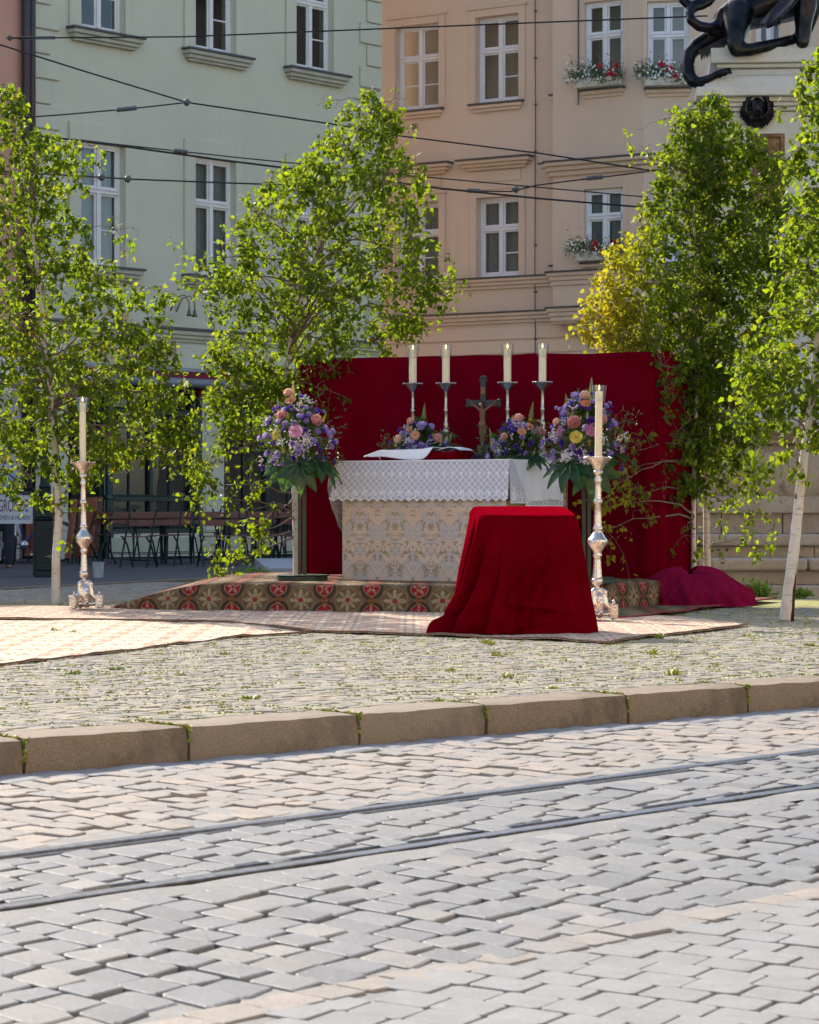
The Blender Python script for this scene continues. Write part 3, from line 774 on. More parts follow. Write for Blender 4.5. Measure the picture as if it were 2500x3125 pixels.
# floor bands
def band(z, pr, name='string_course'):
    s = MB(); s.box(tb0, 16, -pr, 0, z-.07, z-.001); s.box(tb0, 16, -pr*.7, 0, z-.15, z-.07); s.box(tb0, 16, -pr*.4, 0, z-.22, z-.15); s.build(name, m_beige2, beige, mx=bm, bevel=.012)
    s = MB(); s.box(tb0, 16, -pr-.03, 0, z, z+.03); s.build('course_cover', m_lead, beige, mx=bm, bevel=.005)
zb1 = BF.z(1400, 857); zb2 = BF.z(1400, 962)
band(zb1, .16); band(zb2, .16)
# ground floor courses and voussoirs
zz = zb2-.28
for k, hgt in enumerate((.30, .30, .30, .62)):
    s = MB(); s.box(tb0, 16, -.035, 0, zz-hgt+.02, zz-.01); s.build('stone_course', m_beige, beige, mx=bm, bevel=.012); zz -= hgt
s = MB(); n = 15
for k in range(n):
    x_ = BF.t(1330)+k*.38; s = MB(); s.box(x_+.01, x_+.36, -.06, -.0, zz+.62-.62+.03, zz+.60); s.build('voussoir', m_beige2, beige, mx=bm @ T(x_, 0, zz) @ RY(RAD(-(k-7)*1.6)) @ T(-x_, 0, -zz), bevel=.01)
# lightning conductor
p = BF.m @ Vector((BF.t(1637), -.06, 0)); lc = thing('lightning_conductor', 'thin dark conductor wire with clips running down the beige wall', 'wire', (p.x, p.y, 0), BF.a)
s = MB(); s.tube([(0,0,.1),(.01,0,4.6),(0,0,6),(.015,0,9),(0,0,13)], .011, 6); s.build('wire', m_lead, lc)
for z in np.arange(1.6, 13, .98):
    s = MB(); s.box(-.02, .02, -.015, .055, z-.015, z+.015); s.build('clip', m_lead, lc)
s = MB(); x_, z_ = BF.tz(1267, 387); s.box(x_-.075, x_+.075, -.03, 0, z_-.07, z_+.07)
v_ = s.build('wall_vent', plain('vent_grey', (.42,.37,.3), .6), beige, mx=bm, bevel=.006)
for k in range(5):
    s = MB(); s.box(x_-.055, x_+.055, -.036, -.031, z_-.055+k*.024, z_-.043+k*.024); s.build('slat', m_lead, v_)
# ---- the bay
def plan(F_, t, off): q = F_.m @ Vector((t, -off, 0)); return Vector((q.x, q.y))
A0, A1 = plan(BF, BF.t(1712), 0), plan(BF, BF.t(1712)+.12, .55)
f1 = Fac(A1, BF.d); tA2 = f1.t(1965); A2 = A1+f1.d*tA2
f2 = Fac(A2, (.985, -.17)); tA3 = f2.t(2160); A3 = A2+f2.d*tA3
f3 = Fac(A3, (.87, .49)); A4 = A3+f3.d*1.1
f0 = Fac(A0, (A1-A0)); tA1 = (A1-A0).length
zbay0 = BF.z(1700, 957)-.1
faces = [(f0, 0, tA1, []), (f1, 0, tA2, []), (f2, 0, tA3, []), (f3, 0, 1.1, [])]
w1 = brect(f1, 1783, 1902, 9, 274); w1l = brect(f1, 1783, 1902, 579, 800); w2 = brect(f2, 1976, 2103, 5, 268); w2l = brect(f2, 1976, 2103, 582, 800)
faces[1][3].extend([w1, w1l]); faces[2][3].extend([w2, w2l])
w0 = (tA1*.35, tA1*.8, w1[2], w1[3]-.1); w0l = (tA1*.35, tA1*.8, w1l[2], w1l[3])
faces[0][3].extend([w0, w0l])
w3 = (.3, .85, w2[2], w2[3]); faces[3][3].extend([w3])
bay_wins = []
for k, (f, a, b_, hs) in enumerate(faces):
    fm = T(-BF.p.x, -BF.p.y, 0) @ f.m
    wall_mesh(a, b_, zbay0, 13.4, hs, .14, m_beige).build('bay_wall', m_beige, beige, mx=fm)
    for j, h in enumerate(hs):
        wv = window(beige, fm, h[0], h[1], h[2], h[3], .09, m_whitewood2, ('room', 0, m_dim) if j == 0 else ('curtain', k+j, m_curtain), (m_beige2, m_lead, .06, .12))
        if k in (1, 2): bay_wins.append((f, h))
        s = MB(); s.box(h[0]-.1, h[0], -.025, 0, h[2], h[3]+.1); s.box(h[1], h[1]+.1, -.025, 0, h[2], h[3]+.1); s.box(h[0], h[1], -.025, 0, h[3], h[3]+.1); s.build('surround', m_beige2, beige, mx=fm, bevel=.006)
    # mouldings that follow the bay
    zmid = BF.z(1740, 508)
    for z, pr, cov in ((zb1, .13, 1), (zb2, .13, 1), (zmid, .28, 1)):
        s = MB(); s.box(a-.06, b_+.06, -pr, .02, z-.08, z-.001); s.box(a-.04, b_+.04, -pr*.65, .02, z-.17, z-.08); s.box(a-.02, b_+.02, -pr*.35, .02, z-.27, z-.17); s.build('bay_moulding', m_beige2, beige, mx=fm, bevel=.012)
        s = MB(); s.box(a-.08, b_+.08, -pr-.04, .02, z, z+.03); s.build('bay_cover', m_lead, beige, mx=fm, bevel=.005)
poly = [A0, A1, A2, A3, A4]
for z in (zbay0,):
    me = bpy.data.meshes.new('bay_soffit'); me.from_pydata([(q.x-BF.p.x, q.y-BF.p.y, z) for q in poly], [], [tuple(range(4,-1,-1))]); me.materials.append(m_beige); link(me, 'bay_soffit', beige)
s = MB()                                         # corbel under the bay
for k in range(5):
    f = 1-k*.17; c = (A0+A4)/2
    s.prism([tuple(c+(q-c)*f-Vector((BF.p.x, BF.p.y))) for q in poly], zbay0-.16*(k+1), zbay0-.16*k-.002)
s.build('bay_corbel', m_beige2, beige, bevel=.02)
# ================================================================== flower boxes on the bay
Ml = Mat('box_plant_leaf', .6); Ml.color(Ml.ramp(Ml.attr('rnd'), [(0,(.03,.07,.02)),(.5,(.06,.12,.03)),(1,(.11,.17,.05))])); m_boxleaf = Ml.m
m_wpetal = plain('white_petal', (.80,.80,.78), .7, bump=0); m_rpetal = plain('red_petal', (.45,.008,.02), .7, bump=0)
rb = random.Random(3)
def soup(name, mat, items, parent, kind=None):
    """items: list of (verts, faces, rnd)"""
    V, Fc, Rn = [], [], []
    for vs_, fs, r in items:
        o = len(V); V += [tuple(p) for p in vs_]; Fc += [tuple(i+o for i in f) for f in fs]; Rn += [r]*len(fs)
    me = bpy.data.meshes.new(name); me.from_pydata(V, [], Fc); me.materials.append(mat)
    at = me.attributes.new('rnd', 'FLOAT', 'FACE'); at.data.foreach_set('value', Rn)
    o = link(me, name, parent)
    if kind: o['kind'] = kind
    return o
def quadleaf(c, L, W, rr, down=0.3):
    d = Vector((rr.gauss(0,1), rr.gauss(0,1), rr.gauss(-down,1))).normalized(); n = d.cross(Vector((rr.gauss(0,1), rr.gauss(0,1), rr.gauss(0,1)))).normalized()
    f = d.cross(n)*W*.25; c = Vector(c)
    return [c, c+d*L*.45+n*W/2+f, c+d*L, c+d*L*.45-n*W/2+f], [(0,1,2),(0,2,3)]
labs = ['white box of daisies and red geraniums on the upper bay window beside the wall corner', 'white flower box on the bay window facing the bronze statue', 'flower box on the lower bay window above the yellow birch', 'flower box on the lower bay window hidden by birch leaves']
order = [0, 2, 1, 3]
for q, (f, h) in enumerate(bay_wins):
    if q == 3: continue
    cx_ = (h[0]+h[1])/2; w_ = (h[1]-h[0])/2+.04
    p = f.m @ Vector((cx_, -.22, h[2]))
    box = thing('flower_box', labs[order[q] if q < 3 else 3], 'flower box', p, f.a, 'flower boxes on the bay')
    m = MB(); m.box(-w_, w_, -.1, .1, 0, .03); m.box(-w_, w_, -.1, -.08, .03, .17); m.box(-w_, w_, .08, .1, .03, .17); m.box(-w_, -w_+.02, -.08, .08, .03, .17); m.box(w_-.02, w_, -.08, .08, .03, .17)
    m.build('trough', plain('cream_plastic', (.60,.56,.48), .5) if q == 0 else bpy.data.materials['cream_plastic'], box, bevel=.006)
    it = []
    for k in range(900):
        x = rb.uniform(-w_-.2, w_+.08); y = rb.gauss(-.05,.1); z = .12+abs(rb.gauss(0,.14))+(.1 if x < 0 else .0)-(.18*rb.random() if y < -.1 else 0)
        it.append((*quadleaf((x, y, z), .07, .025, rb, -.4), rb.random()))
    soup('foliage', m_boxleaf, it, box, 'stuff')
    for k in range(60):
        x = rb.uniform(-w_-.18, w_); m = MB(); c = Vector((x, rb.gauss(-.12,.07), .12+abs(rb.gauss(.05,.15)))); rr_ = .022
        m.add([c]+[c+Vector((rr_*math.cos(a*1.2566/2), -.006, rr_*math.sin(a*1.2566/2))) for a in range(10)], [(0,1+i,1+(i+1)%10) for i in range(10)])
        if k == 0: pass
        m.build('daisy', m_wpetal, box)
    for k in range(5):
        m = MB(); c = Vector((rb.uniform(-.1, w_), rb.gauss(-.14,.05), rb.uniform(.15,.4)))
        for j in range(10): m.ball(c+Vector((rb.gauss(0,.03), rb.gauss(0,.03), rb.gauss(0,.03))), .026, 6, 4)
        m.build('geranium', m_rpetal, box, smooth=True)
# ================================================================== overhead wires
m_wire = plain('wire_steel', (.035,.035,.04), .5, .6, bump=0)
m_insul = plain('insulator', (.10,.10,.11), .35, .3)
def wire(pts, Y, r, label, fit=()):
    P = [D(u, v, Y if not hasattr(Y, '__len__') else Y[0]+(Y[1]-Y[0])*i/(len(pts)-1)) for i, (u, v) in enumerate(pts)]
    o = thing('overhead_wire', label, 'wire', P[0], 0, 'overhead wires of the tram'); org = P[0]
    fine = []
    for a, b in zip(P[:-1], P[1:]):
        for k in range(6): fine.append(a+(b-a)*(k/6)-org)
    fine.append(P[-1]-org)
    m = MB(); m.tube(fine, r, 6); m.build('wire', m_wire, o, smooth=True)
    for kind, u0, v0, u1, v1 in fit:
        yy = P[0].y; a, b = D(u0, v0, yy)-org, D(u1, v1, yy)-org; m = MB()
        if kind == 'insulator':
            n = 9; prof = []
            pts_ = [a+(b-a)*(k/24) for k in range(25)]; rad = [.010+(.028 if 5 <= k <= 19 and k % 2 else .012 if 4 < k < 20 else 0) for k in range(25)]
            m.tube(pts_, rad, 10)
        elif kind == 'turnbuckle':
            m.bar(a+Vector((0,0,.022)), b+Vector((0,0,.022)), .012); m.bar(a-Vector((0,0,.022)), b-Vector((0,0,.022)), .012); m.ball(a, .026, 8, 5); m.ball(b, .026, 8, 5)
        else:
            m.ball(a, .045, 8, 6); m.bar(a-Vector((.06,0,.0)), a+Vector((.06,0,.0)), .03); m.bar(a-Vector((0,0,.05)), a+Vector((.02,0,.04)), .025)
        m.build(kind, m_insul, o, smooth=(kind == 'insulator'))
wire([(30,116),(560,112),(1150,88),(1650,68),(2160,48)], (44, 40), .013, 'thin span wire from the salmon wall across the top of both houses', [('clamp',30,116,0,0),('turnbuckle',60,116,165,115)])
wire([(-60,118),(0,136),(280,224),(570,312),(1000,376),(1240,417),(1650,468),(2000,522)], (34, 36), .011, 'span wire sloping down past the green house to the yellow birch', [('clamp',570,312,0,0)])
wire([(-60,372),(80,358),(200,349),(335,337),(430,328),(565,313)], 34, .010, 'short stay wire with a ribbed insulator joining the sloping span wire', [('insulator',338,337,435,327)])
wire([(-60,385),(120,414),(260,432),(420,452),(660,486),(950,522),(1340,574),(1640,605),(1960,632)], (33, 35), .014, 'thick contact wire crossing in front of the lower windows')
wire([(120,414),(400,445),(530,459),(720,480),(1000,508),(1310,541),(1640,571),(1960,600)], (33.5, 36), .009, 'thin wire with a small insulator above the thick contact wire', [('insulator',518,458,585,466)])
wire([(-60,520),(140,531),(310,541),(390,546),(640,556),(900,565)], 33, .011, 'lowest span wire in front of the green house windows', [('clamp',310,541,0,0),('clamp',390,546,0,0)])
wire([(1340,576),(1440,583),(1560,584),(1640,565),(1740,552),(1860,538),(2060,512)], 35, .010, 'stay wire with two insulators in front of the beige house', [('insulator',1415,581,1478,583),('clamp',1575,578,0,0),('insulator',1775,546,1855,538)])
# ================================================================== fountain
Ms = Mat('fountain_limestone', .8)
n1 = Ms.noise(1.3, 5, .65, dist=.5); n2 = Ms.noise(22, 5, .75); n3 = Ms.noise(3.5, 6, .75, dist=1.2)
c = Ms.mix(n1.step(.3,.7), (.36,.30,.24), (.47,.41,.34)); c = Ms.mix(n2.step(.45,.7)*.35, c, (.25,.21,.17)); c = Ms.mix(n3.step(.58,.74)*.75, c, (.075,.06,.045))
Ms.color(c); Ms.bump(n2, .5, .01); m_lime = Ms.m
Ms = Mat('pedestal_limestone', .75)
n1 = Ms.noise(1.0, 5, .65, dist=.5); n2 = Ms.noise(26, 5, .75); n3 = Ms.noise(2.2, 6, .75, dist=1.0)
c = Ms.mix(n1.step(.3,.7), (.50,.51,.46), (.60,.59,.54)); c = Ms.mix(n2.step(.5,.75)*.25, c, (.34,.35,.31)); c = Ms.mix(n3.step(.64,.78)*.6, c, (.16,.155,.13))
Ms.color(c); Ms.bump(n2, .35, .008); m_ped = Ms.m
FC = Vector((4.9, 31.6))
fount = thing('fountain', 'stone fountain with steps, round basin wall and tall pedestal', 'fountain', (FC.x, FC.y, PZ))
FX0, FX1 = 1.75, 8.6           # extent of the steps
def fbox(name, x0, x1, y0, z0, z1, bev, mat=m_lime, y1=31.0):
    m = MB(); m.box(x0-FC.x, x1-FC.x, y0-FC.y, y1-FC.y, z0-PZ, z1-PZ); return m.build(name, mat, fount, bevel=bev, seg=3)
def course(name, y0, z0, z1, xs, bev, over=0.0):
    for a, b in zip(xs[:-1], xs[1:]): fbox(name, a+.004, b-.004, y0+rb.uniform(-.004,.004), z0, z1+rb.uniform(-.003,.003), bev)
course('plinth_stone', 26.3, PZ-.05, .2176, [FX0-.2, 2.3, 3.35, 4.6, 5.9, 7.2, 8.8], .012)
course('step_riser', 26.72, .2176, .36, [FX0, 2.9, 4.4, 5.8, 7.3, 8.6], .006)
course('step_tread', 26.6, .36, .486, [FX0, 3.05, 4.05, 5.5, 7.0, 8.6], .035)
course('step_riser', 27.2, .486, .605, [FX0, 2.75, 4.2, 5.7, 7.1, 8.6], .006)
course('step_tread', 27.1, .605, .729, [FX0, 3.0, 4.3, 5.6, 7.0, 8.6], .035)
course('base_course', 27.75, .729, .945, [FX0, 3.3, 3.95, 5.6, 7.0, 8.6], .008)
course('base_course', 27.66, .945, 1.124, [FX0, 2.9, 4.6, 6.1, 7.4, 8.6], .012)
def sweep(prof, x0, x1, name, joints):
    for a, b in zip(joints[:-1], joints[1:]):
        m = MB(); n = len(prof)
        m.add([(x-FC.x, y-FC.y, z-PZ) for x in (a+.003, b-.003) for y, z in prof], [(i, n+i, n+i+1, i+1) for i in range(n-1)]+[tuple(range(n)), tuple(range(2*n-1, n-1, -1))])
        o = m.build(name, m_lime, fount, smooth=True, auto=35)
bas = [(29.2,1.124),(27.78,1.124),(27.74,1.2),(27.70,1.35),(27.72,1.48),(27.80,1.60),(27.93,1.665),(29.2,1.665)]
sweep(bas, FX0, FX1, 'basin_wall', [FX0, 3.6, 5.3, 7.0, 8.6])
mol = [(29.2,1.665),(27.95,1.667),(27.86,1.69),(27.86,1.72),(27.78,1.74),(27.72,1.775),(29.2,1.776)]
sweep(mol, FX0, FX1, 'basin_moulding', [FX0, 4.1, 6.2, 8.6])
rim = [(29.0,1.777)]+[(27.72-.085*math.sin(a), 1.852-.072*math.cos(a)) for a in np.linspace(0, math.pi, 9)]+[(28.25,1.925),(28.25,1.80)]
sweep(rim, FX0, FX1, 'basin_rim', [FX0, 3.25, 4.9, 6.6, 8.6])
# pedestal
PY = 30.0; pxr = FPX/PY
def pz(v): return EYE+(HV-v)*PY/FPX
def pxx(u): return (u-CU)*PY/FPX
PR = RAD(-5)
def pblock(name, uL, v0, v1, bev=.015, seg=2, mat=m_ped, fr=0.0):
    x0 = pxx(uL); hwid = pxx(2560)-x0
    m = MB(); m.box(-hwid, hwid, -hwid+fr, hwid-fr, pz(v1)-PZ, pz(v0)-PZ-.002)
    return m.build(name, mat, fount, bevel=bev, seg=seg, mx=T(pxx(2560)-FC.x, PY+1.4-FC.y, 0) @ RZ(PR))
pblock('top_slab', 2205, 136, 183)
pblock('scotia_upper', 2222, 183, 196); pblock('neck', 2236, 196, 222, .03); pblock('scotia_lower', 2214, 222, 231)
pblock('cornice_slab', 2186, 231, 262, .012); pblock('cornice_corona', 2160, 262, 291, .012)
pblock('cornice_bed', 2190, 291, 305, .012); pblock('cornice_fillet', 2200, 305, 318, .01); pblock('cornice_cyma', 2212, 318, 331, .012)
pblock('shaft', 2224, 331, 1180, .02)
pblock('shaft_base', 2190, 1180, 1290, .03)
hw_ = pxx(2560)-pxx(2224)
pm = T(pxx(2560)-FC.x, PY+1.4-FC.y, 0) @ RZ(PR)
Mq = Mat('bronze_plaque', .5, .5); n_ = Mq.noise(8, 5, .7); Mq.color(Mq.mix(n_.step(.35,.7), (.10,.055,.025), (.26,.16,.075))); Mq.bump(n_, .6, .02); m_plaque = Mq.m
m = MB(); xq0, xq1 = pxx(2332)-pxx(2560), pxx(2431)-pxx(2560)
m.box(xq0, xq1, -hw_-.012, -hw_+.02, pz(640)-PZ, pz(400)-PZ); plq = m.build('plaque', m_plaque, fount, mx=pm)
m = MB()
m.box(xq0+.02, xq0+.05, -hw_-.04, -hw_-.012, pz(640)-PZ, pz(405)-PZ); m.box(xq1-.05, xq1-.02, -hw_-.04, -hw_-.012, pz(640)-PZ, pz(405)-PZ); m.box(xq0+.05, xq1-.05, -hw_-.04, -hw_-.012, pz(412)-PZ, pz(404)-PZ)
for k in range(4): m.box(xq0+.1+k*.06, xq0+.13+k*.06, -hw_-.03, -hw_-.012, pz(600)-PZ, pz(430)-PZ)
m.build('plaque_relief', m_plaque, plq, bevel=.006)
# lion mask
Mb = Mat('dark_bronze', .33, .85); nb = Mb.noise(6, 4, .6); Mb.color(Mb.mix(nb.step(.35,.7), (.012,.013,.015), (.035,.036,.038)))
xb_, yb_, zb_ = Mb.xyz(); Mb.bump(Mb.noise(20, 4, .7), .35, .012); m_bronze_dk = Mb.m
m = MB(); lc_ = Vector((pxx(2346)-pxx(2560), -hw_-.05, pz(315)-PZ)); r_ = random.Random(8)
m.ball(lc_+Vector((0,.02,0)), (.15,.1,.17), 12, 8); m.ball(lc_+Vector((0,-.1,-.02)), (.08,.08,.1), 10, 8); m.ball(lc_+Vector((0,-.15,-.06)), (.05,.05,.045), 8, 6); m.ball(lc_+Vector((0,-.12,-.115)), (.05,.05,.03), 8, 6)
m.ball(lc_+Vector((0,-.17,-.03)), (.022,.03,.05), 8, 6)
for s_ in (-1, 1): m.ball(lc_+Vector((s_*.045,-.135,.03)), (.03,.025,.018), 8, 6); m.ball(lc_+Vector((s_*.1,-.06,.13)), .035, 8, 6); m.ball(lc_+Vector((s_*.035,-.15,-.085)), .03, 8, 6)
for k in range(34):
    a = k/34*2*math.pi; rr = .135+.03*r_.random(); c0 = lc_+Vector((rr*math.cos(a), -.04, rr*1.12*math.sin(a)-.01)); c1 = c0+Vector((.05*math.cos(a), .03, .05*math.sin(a)-.05))
    m.tube([c0+Vector((-.03*math.cos(a), -.05, -.03*math.sin(a))), c0, c1], [.025,.028,.01], 6)
organic(m, 'lion_mask', m_bronze_dk, .010, fount, 2, pm)
# ================================================================== bronze dragon on the pedestal
SY = PY+.12
def S(x, y, dy=0.0): return D(2050+x*.2609, y*.2609, SY)+Vector((0, dy, 0))
k_ = .2609*SY/FPX
so = D(2400, 136, SY); statue = thing('bronze_dragon_statue', 'dark bronze dragon crouching on the edge of the fountain pedestal', 'statue', so)
m = MB()
def limb(pts, n=12, sq=1.0):
    P = [S(x, y, dy)-so for x, y, r, dy in pts]; m.tube(P, [r*k_ for _, _, r, _ in pts], n)
    for p, q in zip(P, pts): m.ball(p, q[2]*k_, 10, 8)
limb([(1900,-350,330,.5),(1500,-180,330,.45),(1150,-20,270,.4),(860,90,225,.32),(700,190,190,.28)])            # body
limb([(800,120,190,.2),(775,280,160,.08),(745,430,125,-.02),(735,560,92,-.08),(760,600,85,-.08)])                # thigh and knee
limb([(745,600,82,-.08),(900,592,78,-.05),(1100,540,72,.0),(1300,480,62,.08),(1470,440,50,.14)])               # lower leg along the slab
for dx in (-25, 5, 35): limb([(1440,430+dx,28,.12+dx*.002),(1510,425+dx,18,.1+dx*.002)], 8)
limb([(660,330,135,.4),(480,400,118,.34),(330,490,100,.28),(235,590,86,.22),(208,720,78,.18),(215,850,80,.14),(265,930,80,.10),(330,960,62,.06)])   # bent hind leg
limb([(300,955,66,.08),(430,920,52,.0),(560,860,44,-.06),(660,830,36,-.08)])
for j, (a, b) in enumerate(((650, 905), (690, 900), (610, 935), (560, 950))): limb([(640-j*25,840+j*8,26,-.10+.03*j),(a,870+j*5,20,-.14+.03*j),(a+10,b,8,-.16+.03*j)], 8)
limb([(600,250,90,.25),(470,300,70,.15),(330,290,66,.08),(235,225,60,.06),(225,130,58,.1),(290,30,70,.18),(380,-60,80,.25),(330,-160,70,.3)])   # coiled tail
limb([(160,-40,60,.2),(240,50,52,.18),(360,40,55,.16),(450,-20,62,.2),(520,-120,70,.3)])
limb([(1580,-220,150,.05),(1570,60,140,.05),(1545,270,105,.02),(1540,430,95,.0),(1530,490,85,-.02)])           # standing leg beside it
limb([(1700,-220,120,.25),(1690,80,95,.25),(1640,300,60,.25)])
organic(m, 'body', m_bronze_dk, .022, statue, 3)
m = MB()                                          # wing
W0 = [S(1500,-60,-.02), S(1440,60,-.1), S(1300,180,-.14), S(1200,280,-.14), S(1100,350,-.12), S(1085,300,-.1), S(1020,270,-.02), S(1180,100,.0), S(1330,-60,.05)]
Wf = [p-so for p in W0]; n = len(Wf)
m.add([p+Vector((0,-.02,0)) for p in Wf]+[p+Vector((0,.03,0)) for p in Wf], [tuple(range(n)), tuple(range(2*n-1,n-1,-1))]+[(i,n+i,n+(i+1)%n,(i+1)%n) for i in range(n)])
for i in range(3): m.tube([Wf[0], (Wf[1+i]+Wf[2+i])*.5+Vector((0,-.03,0)), Wf[3+i//2]], [.035,.028,.012], 8)
Wp = [p-so for p in (S(1440,60,-.12), S(1330,190,-.16), S(1325,255,-.16), S(1300,225,-.15), S(1240,235,-.15))]
m.add(Wp, [(0,1,2,3,4)])
m.build('wing', m_bronze_dk, statue, bevel=.006)
m = MB(); r_ = random.Random(4)
for k in range(60):                               # ragged fringe of scales under the belly and along the legs
    t_ = k/60
    for path in (((980,230),(1290,190)), ((350,600),(640,450)), ((1120,490),(1420,420))):
        x = path[0][0]+(path[1][0]-path[0][0])*t_; y = path[0][1]+(path[1][1]-path[0][1])*t_
        p = S(x, y+20, .1)-so; m.add([p+Vector((-.02,0,.05)), p+Vector((.02,0,.05)), p+Vector((r_.gauss(0,.015), -.01, -.04-.05*r_.random()))], [(0,1,2)])
tag(m.build('scale_fringe', m_bronze_dk, statue), kind='stuff')
# ================================================================== concrete slab behind the dais
m_conc = plain('light_concrete', (.34,.35,.36), .8, var=.08, scale=3)
m = MB(); sl = [G(815, 1772), G(1120, 1772), G(1120, 1725), G(806, 1722)]
slab = tag(m.prism([(p.x-sl[0].x, p.y-sl[0].y) for p in (sl[0], sl[1], Vector((sl[1].x, sl[1].y+6, 0)), Vector((sl[0].x-.5, sl[0].y+6, 0)))], -PZ, .155).build('concrete_slab', m_conc, bevel=.01), 'low pale concrete slab on the ground behind the red backdrop', 'slab')
slab.location = (sl[0].x, sl[0].y, PZ)
# ================================================================== cafe tables and chairs
m_iron = plain('dark_green_iron', (.012,.022,.020), .45, .4, bump=0)
m_slat = plain('red_brown_slat', (.17,.065,.045), .42, var=.2, scale=10)
m_slat2 = plain('orange_brown_slat', (.30,.10,.045), .45, var=.2, scale=10)
def mk(fn, name, mat, bevel=0, smooth=False):
    m = MB(); fn(m); me = m.mesh(name, mat, smooth); return me
def make_chair():
    t = thing('folding_chair', '', 'chair'); w = .21
    for x in (-w, w):
        m = MB(); m.tube([(x,.21,0),(x,.06,.36),(x,-.13,.84),(x,-.16,.86)], .014, 6); m.build('back_leg', m_iron, t)
        m = MB(); m.tube([(x*.92,-.2,0),(x*.92,.02,.36),(x*.92,.18,.46)], .014, 6); m.build('front_leg', m_iron, t)
    m = MB(); m.tube([(-w,.16,.12),(w,.16,.12)], .008, 6); m.tube([(-w*.92,-.16,.10),(w*.92,-.16,.10)], .008, 6); m.build('stretcher', m_iron, t)
    for k in range(5):
        m = MB(); y = .20-k*.082; m.box(-w+.01, w-.01, y-.033, y+.033, .452, .466); m.build('seat_slat', m_slat, t, bevel=.004)
    for k in range(2):
        m = MB(); z = .655+k*.115; y = -.052-(z-.65)*.40; m.box(-w-.01, w+.01, y-.022, y-.008, z-.045, z+.045); m.build('back_slat', m_slat, t, bevel=.004)
    return t
def make_table():
    t = thing('folding_table', '', 'table'); 
    for k in range(5):
        m = MB(); y = -.28+k*.14; m.box(-.55, .55, y-.066, y+.066, .715, .735); m.build('plank', m_slat, t, bevel=.004)
    for x in (-.46, .46):
        m = MB(); m.bar((x,-.27,0),(x,.22,.71), .028, .012); m.build('leg', m_iron, t)
        m = MB(); m.bar((x+.02,.27,0),(x+.02,-.22,.71), .028, .012); m.build('leg', m_iron, t)
    m = MB(); m.bar((-.46,-.2,.1),(.46,-.2,.1), .016); m.bar((-.46,.2,.1),(.48,.2,.1), .016); m.bar((-.52,-.22,.7),(.52,-.22,.7), .03, .012); m.bar((-.52,.22,.7),(.52,.22,.7), .03, .012); m.build('stretcher', m_iron, t)
    return t
ch0, tb0_ = make_chair(), make_table(); uc = [0]; ut = [0]
GRC = 'folding chairs outside the restaurant'; GRT = 'folding tables outside the restaurant'
def chair(u, v, rz, label):
    p = G(u, v); o = ch0 if uc[0] == 0 else copy_tree(ch0); uc[0] += 1
    o.location = p; o.rotation_euler = (0, 0, rz); tag(o, label, 'chair', GRC)
def table(u, v, rz, label):
    p = G(u, v); o = tb0_ if ut[0] == 0 else copy_tree(tb0_); ut[0] += 1
    o.location = p; o.rotation_euler = (0, 0, rz); tag(o, label, 'table', GRT)
fa = GF.a
table(400, 1722, fa-.75, 'slatted folding table by the doorway beside the leaning furniture')
table(590, 1719, fa-.72, 'slatted folding table in front of the shop window pier')
table(755, 1716, fa-.6, 'slatted folding table in front of the second shop window')
table(862, 1712, fa-.6, 'slatted folding table behind the concrete slab and birch trunk')
chair(300, 1722, 2.4, 'slatted folding chair standing beside the leaning folded furniture')
LCs = [(372,1708,.2,'tucked behind the table by the doorway'), (452,1709,-.2,'on the wall side of the doorway table by its far end'), (425,1733,2.8,'with its back to the square at the doorway table'),
 (505,1726,2.9,'turned out from the shop window pier table'), (548,1722,3.3,'beside its twin at the shop window pier table'), (545,1706,.1,'between the wall and the shop window pier table'), (630,1707,.4,'against the wall at the end of the pier table'),
 (652,1730,3.5,'half hidden by birch leaves at the pier table'), (700,1728,3.6,'at the near corner of the second shop window table'), (735,1704,.0,'on the wall side of the second shop window table'), (790,1722,3.0,'between the second window table and the slab table'), (828,1702,.3,'on the wall side of the slab table'), (880,1716,2.9,'behind the birch trunk at the slab table'), (905,1704,-.1,'at the far end of the slab table')]
for u, v, rz, wh in LCs: chair(u, v, rz, 'red-brown slatted folding chair '+wh)
# folded tables and chairs leaning together
def folded(u, v, rz, w, h, lean, mat, label):
    p = G(u, v); t = thing('folded_table', label, 'table', p, rz, 'folded furniture leaning by the door')
    mm = RX(RAD(lean))
    n = 6
    for k in range(n):
        m = MB(); x = -w/2+w*(k+.5)/n; m.box(x-w/n*.41, x+w/n*.41, -.012, .012, .10, h, None); m.build('plank', mat, t, bevel=.004, mx=mm)
    m = MB(); m.box(-w/2, w/2, .014, .03, .25, .29); m.box(-w/2, w/2, .014, .03, h-.2, h-.16); m.build('batten', mat, t, mx=mm)
    for x in (-w*.4, w*.4):
        m = MB(); m.bar((x, .045, 0), (x, .045, h*.8), .025, .014); m.build('leg', m_iron, t, mx=mm)
folded(204, 1722, -1.28, .5, 1.02, -7, m_slat2, 'folded slatted table leaning nearest the birch trunk with the stake')
folded(226, 1720, -1.32, .5, 1.0, -9, m_slat, 'dark folded slatted table in the middle of the leaning stack')
folded(255, 1717, -.7, .40, 1.05, -6, m_slat2, 'orange-brown folded slatted table with its face to the square')
folded(284, 1714, -1.2, .5, 1.06, -5, m_slat, 'folded slatted table leaning at the doorway end of the stack')
folded(122, 1716, -.4, .6, 1.0, -6, m_slat2, 'folded slatted table standing behind the iron lamp post')
